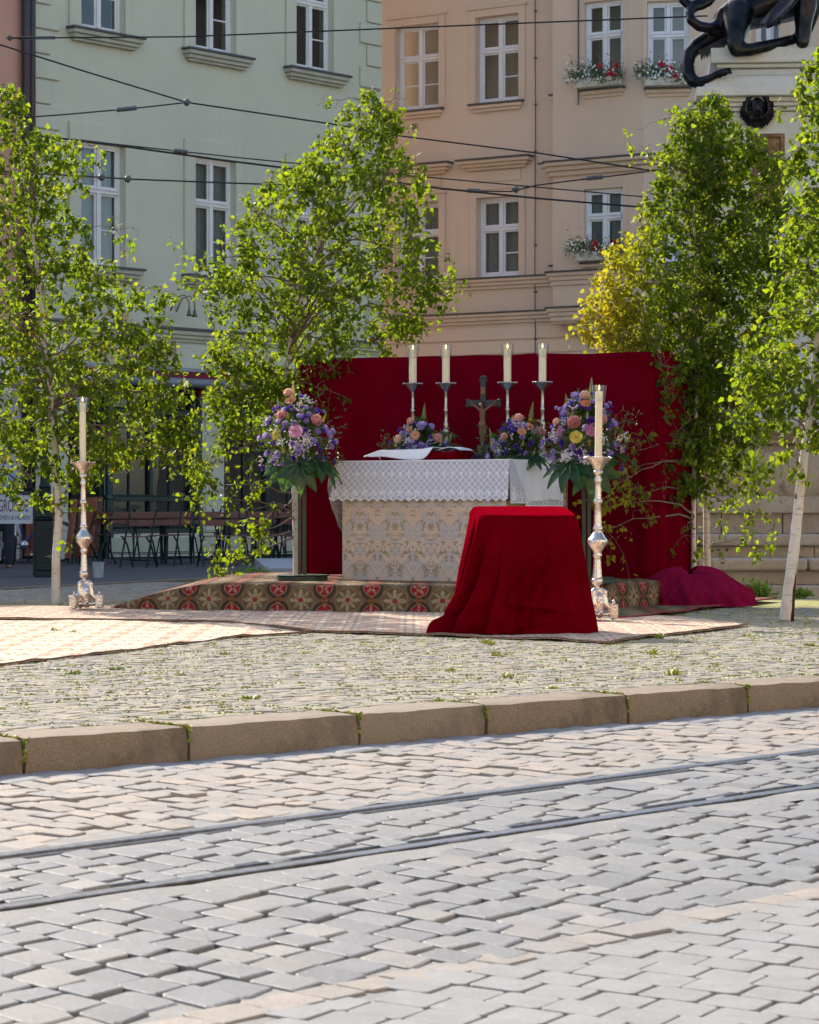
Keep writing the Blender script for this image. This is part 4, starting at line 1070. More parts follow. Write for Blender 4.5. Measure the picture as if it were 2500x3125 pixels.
# ================================================================== bucket
p = G(300, 1764); bk = thing('bucket', 'pale grey plastic bucket standing beside the silver candlestick', 'bucket', p)
m_bk = plain('grey_plastic', (.40,.42,.44), .5, bump=0)
m = MB(); m.lathe([(.0,.005),(.060,.005),(.075,.20),(.070,.20),(.056,.015),(.0,.02)], 24); m.build('shell', m_bk, bk, smooth=True, auto=40)
m = MB(); m.lathe([(.074,.192),(.081,.194),(.081,.203),(.069,.203)], 24); m.build('rim', m_bk, bk, smooth=True)
# ================================================================== cast-iron lamp post
m_cast = plain('cast_iron_green', (.013,.020,.019), .42, .5, var=.2, scale=10)
p = G(137, 1762); lp = thing('lamp_post', 'dark cast-iron lamp post with a square panelled base', 'lamp post', p); s_ = p.y/FPX
def L(w): return w*s_
m = MB(); m.box(-L(30), L(30), -L(30), L(30), 0, L(20)); m.box(-L(27), L(27), -L(27), L(27), L(20), L(175)); m.box(-L(31), L(31), -L(31), L(31), L(175), L(182)); m.box(-L(28), L(28), -L(28), L(28), L(182), L(196)); m.build('base', m_cast, lp, bevel=.012)
for a in range(4):
    m = MB(); m.box(-L(18), L(18), -L(28.5), -L(27), L(45), L(150)); m.build('panel', m_cast, lp, mx=RZ(a*math.pi/2), bevel=.006)
m = MB(); m.lathe([(L(27),L(196)),(L(23),L(206)),(L(24),L(212)),(L(20),L(218)),(L(17),L(224)),(L(17),L(272)),(L(20),L(276)),(L(17),L(281)),(L(15),L(286)),(L(12),L(330)),(L(9),L(480)),(L(8),L(640)),(L(13),L(645)),(L(13),L(652)),(L(8),L(657)),(L(7),L(690)),(L(0),L(700))], 20); m.build('shaft', m_cast, lp, smooth=True, auto=35)
m = MB()
for k in range(12):
    a = k/12*2*math.pi; m.tube([(L(17.5)*math.cos(a), L(17.5)*math.sin(a), L(225)), (L(17.5)*math.cos(a+.6), L(17.5)*math.sin(a+.6), L(271))], .008, 6)
m.build('twist_band', m_cast, lp)
m = MB()
for s__ in (-1, 1):
    m.tube([(s__*L(6),0,L(640)),(s__*L(28),0,L(650)),(s__*L(36),0,L(675)),(s__*L(26),0,L(700)),(s__*L(12),0,L(690)),(s__*L(16),0,L(672))], L(3), 8)
m.build('scroll_bracket', m_cast, lp, smooth=True)
# ================================================================== signs
m_signw = plain('sign_white', (.55,.57,.60), .5, var=.03, bump=0); m_signr = plain('sign_red_print', (.11,.012,.03), .6, bump=0, var=.05); m_signk = plain('sign_dark_print', (.035,.035,.05), .6, bump=0, var=.05)
m_frame = plain('dark_metal_frame', (.022,.025,.032), .4, .5)
SGY = 34.0; s_ = SGY/FPX
o_ = G(107, 1757); SGY = o_.y; s_ = SGY/FPX
sg = thing('standing_sign', 'white board lettered GRONDE in a dark frame in front of the bicycles', 'sign', o_)
def lx(u): return (u-107)*s_
def lz(v): return EYE+(HV-v)*s_-PZ
m = MB(); m.box(lx(-260), lx(101), -.012, .012, lz(1598), lz(1511)); m.build('board', m_signw, sg)
m = MB(); m.box(lx(101), lx(113), -.03, .03, 0, lz(1500)); m.box(lx(-272), lx(-260), -.03, .03, 0, lz(1500)); m.box(lx(-260), lx(101), -.03, .03, lz(1509), lz(1499)); m.build('frame', m_frame, sg, bevel=.004)
m = MB()
for u in (-30, 12, 62): m.tube([(lx(u)+.0,0,lz(1500)),(lx(u-16),0,lz(1488)),(lx(u-22),0,lz(1470)),(lx(u-8),0,lz(1450)),(lx(u+16),0,lz(1446)),(lx(u+32),0,lz(1462)),(lx(u+34),0,lz(1482)),(lx(u+20),0,lz(1497))], .012, 6)
m.build('scroll', m_frame, sg, smooth=True)
def sign_line(txt, uL, uR, v0, v1, mat, parent, X_, Z_, y=-.014, name='lettering'):
    h = Z_(v1)-Z_(v0); me = text_mesh(txt, abs(h)/.70, .001, mat)
    xs = [v.co.x for v in me.vertices]; f = (X_(uR)-X_(uL))/(max(xs)-min(xs))
    me.transform(SC(f, 1, 1)); link(me, name, parent, T(X_(uL)-min(xs)*f, y, Z_(v0)))
sign_line('GRONDE', -5, 87, 1561, 1524, m_signr, sg, lx, lz)
sign_line('SEHEN & HÖREN', -8, 91, 1586, 1572, m_signk, sg, lx, lz)
# upper hanging board and the blue board behind the birch
o2 = D(60, 1190, 34.5); ub = thing('hanging_sign', 'white board with red capitals hanging among the birch leaves', 'sign', o2)
s_ = o2.y/FPX
def lx2(u): return (u-60)*s_
def lz2(v): return (1190-v)*s_
m = MB(); m.box(lx2(-220), lx2(80), -.012, .012, lz2(1192), lz2(1088)); m.build('board', m_signw, ub)
sign_line('GRO', 28, 75, 1155, 1118, m_signr, ub, lx2, lz2); sign_line('SEHEN &', 24, 79, 1182, 1170, m_signk, ub, lx2, lz2)
o3 = D(190, 1250, 34.9); bl = thing('blue_board', 'dark blue panel with pale edging and number 03 behind the lamp post', 'sign', o3)
s_ = o3.y/FPX; lx3 = lambda u: (u-190)*s_; lz3 = lambda v: (1250-v)*s_
m = MB(); m.box(lx3(84), lx3(235), -.012, .012, lz3(1188), lz3(1146)); m.build('panel', plain('slate_blue', (.045,.07,.10), .5), bl)
m = MB(); m.box(lx3(84), lx3(235), -.02, .02, lz3(1145), lz3(1142)); m.box(lx3(84), lx3(235), -.02, .02, lz3(1192), lz3(1189)); m.build('edging', m_signw, bl)
m = MB(); m.box(lx3(100), lx3(235), -.012, .012, lz3(1240), lz3(1193)); m.build('lower_panel', plain('night_blue', (.008,.014,.028), .5), bl)
sign_line('03', 123, 131, 1227, 1219, m_signw, bl, lx3, lz3)
# ================================================================== bicycles behind the sign
m_tyre = plain('black_rubber', (.012,.012,.012), .7, bump=0); m_chrome = plain('bright_alloy', (.55,.56,.58), .25, 1.0, bump=0)
m_blue = plain('blue_paint', (.02,.06,.22), .3, bump=0); m_silver = plain('silver_paint', (.45,.46,.48), .3, .6, bump=0)
def bicycle(u, v, rz, mat, label):
    p = G(u, v); b = thing('bicycle', label, 'bicycle', p, rz, 'bicycles parked behind the sign'); wr = .33
    def circ(c, r, n=28): return [(c[0]+r*math.cos(2*math.pi*k/n), 0, c[1]+r*math.sin(2*math.pi*k/n)) for k in range(n+1)]
    for cx in (-.53, .53):
        m = MB(); m.tube(circ((cx, wr), wr-.018), .019, 8, False); wh = m.build('wheel', m_tyre, b, smooth=True)
        m = MB(); m.tube(circ((cx, wr), wr-.042), .009, 6, False); m.tube([(cx,-.04,wr),(cx,.04,wr)], .02, 10)
        for k in range(18):
            a = k/18*2*math.pi; m.tube([(cx,(.02 if k%2 else -.02),wr),(cx+(wr-.045)*math.cos(a),0,wr+(wr-.045)*math.sin(a))], .0018, 3, False)
        m.build('rim', m_chrome, wh, smooth=True)
    m = MB(); hd, bb_, st, ra, fa_ = (.36,0,.86), (-.07,0,.28), (-.20,0,.82), (-.53,0,wr), (.53,0,wr)
    m.tube([hd, bb_], .022, 8); m.tube([bb_, st], .018, 8); m.tube([(.35,0,.78),(-.16,0,.62)], .018, 8)
    for s__ in (-.05, .05): m.tube([bb_, (ra[0], s__, ra[2])], .010, 6); m.tube([(-.17,0,.70), (ra[0], s__, ra[2])], .009, 6)
    m.build('frame', mat, b, smooth=True)
    m = MB(); m.tube([(.34,0,.93),(.38,0,.75)], .020, 8)
    for s__ in (-.05, .05): m.tube([(.38,s__,.74),(.45,s__,.55),(fa_[0],s__,fa_[2])], .012, 6)
    m.build('fork', m_chrome, b, smooth=True)
    m = MB(); m.tube([(.34,0,.93),(.33,0,1.02),(.36,.1,1.04),(.27,.29,1.03),(.20,.31,1.02)], .011, 8); m.tube([(.33,0,1.02),(.36,-.1,1.04),(.27,-.29,1.03),(.20,-.31,1.02)], .011, 8); m.build('handlebar', m_chrome, b, smooth=True)
    m = MB(); m.tube([(-.2,0,.82),(-.22,0,.93)], .012, 8); m.ball((-.24,0,.95), (.13,.07,.035), 12, 6); m.build('saddle', m_tyre, b, smooth=True)
    m = MB(); m.tube([(-.07,-.07,.28),(-.02,-.09,.13)], .011, 6); m.tube([(-.07,.07,.28),(-.12,.09,.43)], .011, 6); m.box(-.06,.02,-.17,-.09,.115,.14); m.box(-.16,-.08,.09,.17,.42,.445); m.ball((-.07,0,.28), (.08,.05,.08), 12, 6); m.build('crank', m_chrome, b)
    m = MB(); m.ball((.44,0,.78), (.05,.045,.045), 10, 6); m.build('headlight', m_chrome, b, smooth=True)
    for cx in (-.53, .53):
        m = MB(); m.tube([(cx+(wr+.025)*math.cos(a), 0, wr+(wr+.025)*math.sin(a)) for a in np.linspace(.3, 2.6, 12)], .016, 6); m.build('mudguard', m_chrome, b, smooth=True)
bicycle(18, 1724, -1.25, m_silver, 'silver bicycle facing the square under the white board')
bicycle(88, 1716, .55, m_blue, 'blue bicycle parked between the white board and the lamp post')
# low bicycle rack
p = G(20, 1722); rk = thing('bicycle_rack', 'low dark wire bicycle rack under the white board', 'rack', p)
for k in range(14):
    m = MB(); x = -1.0+k*.11; m.tube([(x,0,0),(x,0,.26),(x+.01,.06,.29),(x+.02,.14,.26),(x+.02,.14,0)], .007, 5); m.build('hoop', m_frame, rk)
m = MB(); m.bar((-1.05,0,.03),(.55,0,.03), .03); m.bar((-1.05,.14,.03),(.55,.14,.03), .03); m.bar((-1.05,0,.25),(.55,0,.25), .014); m.build('rail', m_frame, rk)
# ================================================================== man in a cap behind the sign
m_skin = plain('skin', (.42,.22,.15), .55, bump=0, var=.06); m_shirt = plain('pale_blue_shirt', (.36,.46,.62), .8, var=.08, scale=8); m_trous = plain('dark_trousers', (.02,.022,.03), .85); m_capm = plain('navy_cap', (.012,.014,.022), .8)
PYm = 38.0; p = Vector(((6-CU)*PYm/FPX, PYm, PZ))
man = thing('person', 'man in a dark cap and pale blue shirt standing behind the white board', 'person', p, .35)
m = MB()
def lb(pts, n=10):
    m.tube([q[:3] for q in pts], [q[3] for q in pts], n)
    for q in pts: m.ball(q[:3], q[3], 10, 8)
lb([(0,0,.92,.15),(0,0,1.08,.145),(0,0,1.25,.165),(0,.0,1.38,.15)]); lb([(-.17,0,1.40,.07),(.17,0,1.40,.07)])
lb([(0,.0,1.40,.06),(0,.01,1.5,.055)]); 
for s__ in (-1, 1):
    lb([(s__*.09,0,.90,.095),(s__*.10,.01,.50,.062),(s__*.10,-.01,.10,.045)]); lb([(s__*.10,-.02,.05,.042),(s__*.11,.13,.04,.038)])
    lb([(s__*.20,0,1.39,.058),(s__*.25,.0,1.12,.046),(s__*.24,.14,.93,.036)]); lb([(s__*.24,.16,.91,.036),(s__*.235,.22,.87,.03)])
    for f in range(4): lb([(s__*.235+(f-1.5)*.018,.22,.87,.010),(s__*.235+(f-1.5)*.02,.26,.845,.009),(s__*.235+(f-1.5)*.02,.275,.815,.008)], 6)
    lb([(s__*.21,.18,.89,.011),(s__*.195,.23,.87,.009)], 6)
m.ball((0,.01,1.615), (.075,.095,.115), 14, 10); m.ball((0,.10,1.60), (.014,.022,.02), 8, 6); m.ball((0,.085,1.54), (.035,.03,.03), 8, 6)
for s__ in (-1, 1): m.ball((s__*.076,.0,1.61), (.014,.02,.03), 8, 6)
bd = organic(m, 'body', m_skin, .014, man, 3)
# clothes are slightly larger shells of the same pose
m = MB(); lb([(0,0,.90,.165),(0,0,1.08,.16),(0,0,1.25,.18),(0,.0,1.37,.16)]); lb([(-.17,0,1.39,.085),(.17,0,1.39,.085)])
for s__ in (-1, 1): lb([(s__*.20,0,1.38,.072),(s__*.25,.0,1.12,.06),(s__*.243,.10,.98,.05)])
organic(m, 'shirt', m_shirt, .018, man, 2)
m = MB()
for s__ in (-1, 1): lb([(s__*.085,0,.93,.115),(s__*.10,.01,.50,.085),(s__*.10,-.01,.10,.07)])
lb([(0,0,.95,.15),(0,0,.88,.14)]); organic(m, 'trousers', m_trous, .018, man, 2)
m = MB(); m.ball((0,0,1.675), (.092,.11,.075), 16, 8); m.add([(-.075,.07,1.68),(.075,.07,1.68),(.06,.17,1.66),(0,.195,1.655),(-.06,.17,1.66)]+[(-.075,.07,1.668),(.075,.07,1.668),(.06,.17,1.648),(0,.195,1.643),(-.06,.17,1.648)], [(0,1,2,3,4),(9,8,7,6,5)]+[(i,5+i,5+(i+1)%5,(i+1)%5) for i in range(5)])
m.build('cap', m_capm, man, smooth=True, auto=40)
m = MB()
for s__ in (-1, 1): m.ball((s__*.03,.094,1.63), (.012,.008,.008), 8, 6)
m.build('eyes', m_capm, man)
m = MB(); m.ball((0,.098,1.565), (.024,.008,.006), 8, 6); m.build('mouth', plain('lips', (.30,.10,.09), .5, bump=0), man)
# ================================================================== cloth and metal materials
def velvet(name, base, hi):
    M = Mat(name, 1.0, 0, .0); n = M.noise(3, 4, .6); M.color(M.mix(n.step(.3,.7), base, hi))
    M.b.inputs['Sheen Weight'].default_value = .45; M.b.inputs['Sheen Roughness'].default_value = .45; M.b.inputs['Sheen Tint'].default_value = (*[min(1, q*3.2) for q in hi], 1)
    M.bump(M.noise(220, 3, .6), .15, .002); return M.m
m_velvet = velvet('crimson_velvet', (.100,.0004,.0035), (.135,.0007,.005))
m_backv = velvet('dark_red_velvet', (.115,.0008,.008), (.145,.0012,.011))
m_heap = velvet('magenta_red_cloth', (.16,.005,.030), (.21,.008,.040))
m_white = plain('white_linen', (.78,.78,.80), .85, var=.03, scale=5, bump=.2, bscale=250, bdist=.001)
Mg = Mat('old_silver', .28, 1.0); n2 = Mg.noise(75, 4, .7)
Mg.color(Mg.mix(n2.step(.5,.72)*.75, (.74,.64,.57), (.22,.14,.10))); Mg.rough(n2.step(.3,.8)*.22+.16); Mg.bump(n2, .6, .004); m_silver_old = Mg.m
Mg = Mat('grey_silver', .3, 1.0); n1 = Mg.noise(20, 5, .7); n2 = Mg.noise(80, 4, .7)
Mg.color(Mg.mix(n1.step(.45,.7)*.75, (.50,.48,.46), (.10,.09,.08))); Mg.rough(n2.step(.3,.8)*.25+.2); Mg.bump(n2, .5, .004); m_silver_gr = Mg.m
Mw_ = Mat('candle_wax', .5); Mw_.color((.80,.70,.50)); Mw_.b.inputs['Subsurface Weight'].default_value = .35; Mw_.b.inputs['Subsurface Radius'].default_value = (.03,.02,.008); Mw_.b.inputs['Subsurface Scale'].default_value = 1.0; m_wax = Mw_.m
Mc = Mat('clear_cup'); ntc = Mc.nt
f_ = ntc.nodes.new('ShaderNodeFresnel'); f_.inputs[0].default_value = 1.5; g_ = ntc.nodes.new('ShaderNodeBsdfGlossy'); g_.inputs['Roughness'].default_value = .05; t_ = ntc.nodes.new('ShaderNodeBsdfTransparent'); t_.inputs[0].default_value = (.97,.975,.98,1)
m1 = ntc.nodes.new('ShaderNodeMixShader'); gq = ntc.nodes.new('ShaderNodeNewGeometry'); fx = X(ntc, f_.outputs[0])*(X(ntc, gq.outputs['Backfacing'])*-1+1)+.07; ntc.links.new(fx.k, m1.inputs[0]); ntc.links.new(t_.outputs[0], m1.inputs[1]); ntc.links.new(g_.outputs[0], m1.inputs[2]); ntc.links.new(m1.outputs[0], Mc.out.inputs[0]); m_cup = Mc.m
Mf = Mat('flame'); e_ = Mf.nt.nodes.new('ShaderNodeEmission'); e_.inputs[0].default_value = (1.0,.62,.22,1); e_.inputs[1].default_value = 3.0; Mf.nt.links.new(e_.outputs[0], Mf.out.inputs[0]); m_flame = Mf.m
# --- carpets
def uvxy(M):
    n = M.nt.nodes.new('ShaderNodeUVMap'); s = M.nt.nodes.new('ShaderNodeSeparateXYZ'); M.nt.links.new(n.outputs[0], s.inputs[0])
    return X(M.nt, s.outputs[0]), X(M.nt, s.outputs[1])
def dais_carpet_mat():
    M = Mat('medallion_carpet', .95, 0, .2); x, y = uvxy(M); P, Q = .405, .215
    wn = M.noise(6, 2, .5); x = x+(wn-.5)*.035; y = y+(M.noise(7, 2, .5, M.vec(x, y, 4.0))-.5)*.03
    cx = ((x/P).fract()-.5)*P; hx = ((x/P+.5).fract()-.5)*P            # distance to star columns / medallion columns
    cy = ((y/Q+.5).fract()-.5)*Q; hy = ((y/Q).fract()-.5)*Q
    rm = (hx*hx+cy*cy).sqrt(); rs = (cx*cx+hy*hy*1.15).sqrt(); rr_ = (hx*hx+hy*hy).sqrt()
    an = hy.atan2(cx); pet = (an*4).cos()*.5+.5; pet2 = (an*4+3.1416).cos()*.5+.5
    star = (rs-(pet*pet*.075+.022)).step(.006, -.002).max((rs-(pet2*pet2*pet2*.085+.012)).step(.005,-.002)*.8)*rs.gt(.022)
    line = ((rs-.112).abs()).step(.006, .002)*rm.gt(.1)
    ground = M.mix(M.noise(25, 3, .6).step(.3,.7), (.115,.070,.034), (.175,.108,.052))
    c = M.mix(rm.lt(.105), ground, (.050,.032,.022))
    c = M.mix(rm.lt(.072), c, (.26,.010,.016))
    c = M.mix((rm-.073).abs().step(.004,.0015)*.8, c, (.36,.27,.15))
    c = M.mix(line*rm.gt(.112)*.35, c, (.36,.27,.15))
    am = cy.atan2(hx); leaf = ((am*5).sin()*.5+.5); fl = (rm-(leaf*.045+.018)).step(.005,-.003)*rm.gt(.012)
    brk = M.noise(70, 2, .5).step(.42,.5)
    c = M.mix(fl*rm.lt(.07)*.8*brk, c, (.38,.28,.17))
    c = M.mix(star*(brk*.6+.4)*.85, c, (.40,.31,.18)); c = M.mix(rs.lt(.022), c, (.28,.03,.02))
    c = M.mix(rr_.lt(.03)*((rr_*300).sin().gt(0)), c, (.30,.08,.02))
    w = M.noise(400, 2, .5); M.color(M.mix(w.step(.35,.7)*.25, c, (.08,.05,.03))); M.bump(w, .5, .003); return M.m
def flat_carpet_mat(name, cream, red, dk, sc1, seed):
    M = Mat(name, .95, 0, .15); x, y = uvxy(M); P = sc1
    mx = ((x/P).fract()-.5).abs()*P; my = ((y/P).fract()-.5).abs()*P
    v = M.vec(mx, my, seed); n = M.noise(7/P, 3, .55, v, dist=.5); n2 = M.noise(17/P, 3, .55, v); n3 = M.noise(30/P, 2, .5, v)
    rad = ((mx-P*.25)*(mx-P*.25)+(my-P*.25)*(my-P*.25)).sqrt()
    c = M.mix(n.step(.50,.53), cream, red)
    c = M.mix((n2-.5).abs().step(.035,.02)*.9, c, dk)
    c = M.mix((n3).step(.60,.63), c, tuple(q*1.05 for q in cream))
    c = M.mix((rad-P*.2).abs().step(.012,.006), c, dk)
    w = M.noise(300, 2, .5); M.color(M.mix(w.step(.35,.7)*.2, c, dk)); M.bump(w+M.noise(9,3,.6)*.6, .5, .006); return M.m
m_dais = dais_carpet_mat()
m_carA = flat_carpet_mat('cream_carpet', (.84,.74,.56), (.50,.24,.17), (.40,.28,.18), .52, 1.7)
m_carB = flat_carpet_mat('cream_red_carpet', (.82,.70,.52), (.50,.20,.15), (.36,.24,.15), .44, 6.1)
m_cedge = plain('carpet_edge', (.17,.105,.075), .95); m_rededge = plain('red_carpet_edge', (.25,.02,.03), .95)
def flat_carpet(name, px, mat, zoff, label, edge, n=26, seed=0):
    """px: near edge points then far edge points (pixels on the square), both left to right"""
    near = [G(u, v) for u, v in px[0]]; far_ = [G(u, v) for u, v in px[1]]
    def along(P, t):
        L = [0]
        for a, b in zip(P[:-1], P[1:]): L.append(L[-1]+(b-a).length)
        d = t*L[-1]
        for i in range(len(P)-1):
            if d <= L[i+1] or i == len(P)-2: return P[i].lerp(P[i+1], (d-L[i])/(L[i+1]-L[i]))
    o = near[0]; nu, nv = 150, 30
    def fn(a, b):
        p = along(near, a).lerp(along(far_, a), b)
        z = zoff+.009*(noise.noise(Vector((p.x*2.5, p.y*1.1, seed)))+.6*noise.noise(Vector((p.x*7, p.y*2, seed))))
        if b < .06: z += .012*max(0, noise.noise(Vector((a*22, 0, seed+3))))
        q = p-o; q.z = z+.006; return q
    m = MB(); m.grid(fn, nu, nv, lambda a, b: tuple((along(near, a).lerp(along(far_, a), b)).xy))
    root = thing(name, label, 'carpet', o)
    c = m.build('pile', mat, root, smooth=True); so_ = c.modifiers.new('s', 'SOLIDIFY'); so_.thickness = .008; so_.offset = -1
    e = MB(); e.tube([fn(a/150, 0)+Vector((0,0,.002)) for a in range(151)], .006, 6); e.build('hem', edge, root)
    return root
flat_carpet('carpet', ([(-330,2075),(0,2033),(290,2000),(580,1964),(703,1949),(964,1931)], [(-330,1893),(0,1890),(250,1888),(480,1888),(700,1890),(990,1893)]), m_carA, .002, 'pale cream and red carpet spread toward the street from the left candlestick', m_cedge, seed=1)
flat_carpet('carpet', ([(-330,1897),(0,1894),(320,1897),(700,1903),(964,1932),(1250,1941),(1494,1951),(1700,1958),(1853,1966),(1974,1949),(2164,1929),(2280,1913)], [(-330,1856),(0,1853),(330,1858),(700,1862),(980,1866),(1250,1868),(1500,1868),(1700,1868),(1830,1868),(1900,1872),(2010,1882),(2160,1898)]), m_carB, .012, 'long cream and red carpet lying under the velvet-covered kneeler', m_cedge, seed=5)
# ================================================================== dais with its draped carpet
DZ = .36; dh = DZ-PZ
F0, F1, F2, F3, F4 = G(330,1862), G(600,1868), G(1690,1880), G(2030,1854), G(2130,1846)
dl = [(F0, .02), (F1, dh), (F2, dh), (F3, dh), (F4, dh)]
droot = thing('dais', 'low altar platform covered by a red and tan medallion carpet', 'platform', (0, 23, PZ))
pl = []
for (a, ha), (b, hb) in zip(dl[:-1], dl[1:]):
    n = max(2, int((b-a).length/.06))
    for k in range(n): pl.append((a.lerp(b, k/n), ha+(hb-ha)*((k/n)**.8)))
pl.append(dl[-1]); N_ = len(pl)
dist = [0]
for (a, _), (b, _) in zip(pl[:-1], pl[1:]): dist.append(dist[-1]+(b-a).length)
# smooth the front line so the corners are rounded
P2 = [p for p, _ in pl]; H2 = [h for _, h in pl]
for _ in range(14):
    P2 = [P2[0]]+[(P2[i-1]+P2[i]*2+P2[i+1])*.25 for i in range(1, N_-1)]+[P2[-1]]; H2 = [H2[0]]+[(H2[i-1]+H2[i]*2+H2[i+1])*.25 for i in range(1, N_-1)]+[H2[-1]]
rows_ = []
prof = [(-.03,0.0),(-.012,.03),(.0,.10),(.004,.22),(.006,.55),(.010,.85),(.022,.96),(.05,1.0),(.12,1.0)]
back_y = 26.0
V, UV = [], []
ncol = len(prof)+10
for i in range(N_):
    t_ = (P2[min(i+1,N_-1)]-P2[max(i-1,0)]).normalized(); nb_ = Vector((-t_.y, t_.x, 0))
    if nb_.y < 0: nb_ = -nb_
    wv = .006*noise.noise(Vector((dist[i]*3, 1, 0)))
    for j, (o_, hf) in enumerate(prof):
        p = P2[i]+nb_*(o_+wv*(1-abs(hf-.5))); V.append((p.x, p.y-23, H2[i]*hf+.004)); UV.append((dist[i], H2[i]*hf if hf < .97 else H2[i]+o_))
    base = P2[i]+nb_*.12
    for j in range(1, 11):
        f = j/10; yb = back_y; p = Vector((base.x+.10*f*(1 if i > N_*.5 else -.2), base.y+(yb-base.y)*f, 0)); V.append((p.x, p.y-23, H2[i]+.004+.003*noise.noise(Vector((p.x*4, p.y*4, 2))))); UV.append((dist[i], H2[i]+.12+(p.y-base.y)))
m = MB(); m.add(V, [(i*ncol+j, (i+1)*ncol+j, (i+1)*ncol+j+1, i*ncol+j+1) for i in range(N_-1) for j in range(ncol-1)], UV)
m.build('medallion_carpet', m_dais, droot, smooth=True, auto=60)
m = MB(); m.prism([(F1.x+.3, F1.y+.15-23), (F2.x-.08, F2.y+.15-23), (F3.x-.1, F3.y+.1-23), (F3.x-.1, 2.9), (F1.x+.3, 2.9)], -.02, dh-.03); m.build('platform', plain('platform_wood', (.20,.14,.09), .8), droot)
# carpet tail running out to the right below the dais
flat_carpet('carpet', ([(1860,1893),(1905,1894),(2060,1877),(2250,1850),(2372,1833)], [(1862,1862),(1920,1858),(2060,1850),(2200,1838),(2300,1830)]), m_dais, .022, 'red-edged carpet end beside the crumpled magenta cloth', m_rededge, seed=9)
# ================================================================== red backdrop
L0, L1, R1, R0 = Vector((-1.05, 24.95)), Vector((-.80, 24.62)), Vector((2.22, 23.60)), Vector((2.66, 24.25))
bd_ = thing('backdrop', 'tall dark red velvet backdrop hung behind the altar', 'backdrop', (.7, 24.1, DZ))
bp_ = [L0, L1, R1, R0]; ln = [0]
for a, b in zip(bp_[:-1], bp_[1:]): ln.append(ln[-1]+(b-a).length)
def bpt(d):
    for i in range(3):
        if d <= ln[i+1] or i == 2: return bp_[i].lerp(bp_[i+1], (d-ln[i])/(ln[i+1]-ln[i])), (bp_[i+1]-bp_[i]).normalized()
def bfn(a, b):
    d = a*ln[-1]; 
    # soften the folds at both corners
    pts_ = [bpt(min(max(d+e, 0), ln[-1]))[0] for e in (-.07, -.035, 0, .035, .07)]; p = sum(pts_, Vector((0, 0)))/5; t = bpt(d)[1]; n = Vector((t.y, -t.x))
    edge = max(0, 1-abs(d-ln[1])/.35)+max(0, 1-abs(d-ln[2])/.4)
    side = 1.0 if d < ln[1] or d > ln[2] else .0
    am = .003+.008*edge+.016*side
    w_ = am*math.sin(d*24+1.3*math.sin(d*7))*(1.0-.4*b)+.010*noise.noise(Vector((d*1.6, b*1.2, 3)))+.006*noise.noise(Vector((d*5, b*2.5, 7)))
    ztop = 2.405-(0.04 if d < ln[1] else 0)+.012*noise.noise(Vector((d*2.2, 0, 1)))-.05*max(0, (.12-d)/.12)+(.02*side*math.sin(d*25))
    zbot = .375 if d < ln[1]+.5 else .375-.085*min(1, (d-ln[1]-.5)/1.8)
    zbot += .012*noise.noise(Vector((d*6, 2, 1)))
    z = zbot+(ztop-zbot)*b
    return (p.x+n.x*w_-.7, p.y+n.y*w_-24.1, z-DZ)
m = MB(); m.grid(bfn, 260, 40); c = m.build('velvet', m_backv, bd_, smooth=True); s_ = c.modifiers.new('s', 'SOLIDIFY'); s_.thickness = .012; s_.offset = 1
m = MB()
def fr_(p, q): m.bar((p[0]-.7, p[1]-24.1, p[2]-DZ), (q[0]-.7, q[1]-24.1, q[2]-DZ), .05)
LB, RB = (L1.x+.02, L1.y+.12), (R1.x-.02, R1.y+.12)
fr_((*LB, PZ), (*LB, 2.34)); fr_((*RB, PZ), (*RB, 2.34)); fr_((*LB, 2.32), (*RB, 2.32)); fr_((*LB, 1.3), (*RB, 1.3))
m.build('wooden_frame', plain('raw_timber', (.35,.25,.15), .8), bd_)
# red cloth heap hiding the birch pots
hc = G(2112, 1856); hp = thing('cloth_heap', 'crumpled magenta red cloth wrapped round the feet of two birches', 'cloth', (hc.x, hc.y+.33, PZ))
def hfn(a, b):
    th = a*2*math.pi; ex = 1.0+.30*max(0, math.cos(th-.1))+.10*max(0, math.cos(th-math.pi))
    r0 = .05+.34*math.sqrt(max(0, 1-b**1.9))
    cr = 1-abs(math.sin(th*3.5+1.2*b+.8*math.sin(th)))                       # sharp creases
    cr2 = 1-abs(math.sin(th*6.5-2.5*b+1.7))
    fo = (.085*cr**2+.050*cr2**2+.02*abs(math.sin(th*11+b*5)))*(.25+.75*(1-b))*(1 if b < .97 else .4)+.03*noise.noise(Vector((math.cos(th)*2.2, math.sin(th)*2.2, b*2.5)))
    r = (r0+fo)*ex; z = .012+.315*b**.95*(1+.10*math.sin(th*2+1))+.02*noise.noise(Vector((math.cos(th)*3, math.sin(th)*3, 4+b*2)))*b
    if b < .06: z = .012; r *= 1.05
    return (r*.98*math.cos(th), r*.9*math.sin(th), z)
m = MB(); m.grid(hfn, 220, 40); c = m.build('cloth', m_heap, hp, smooth=True)
m = MB(); m.lathe([(.0,.0),(.10,.0),(.12,.22),(.0,.22)], 20); m.build('pot', m_iron, hp)
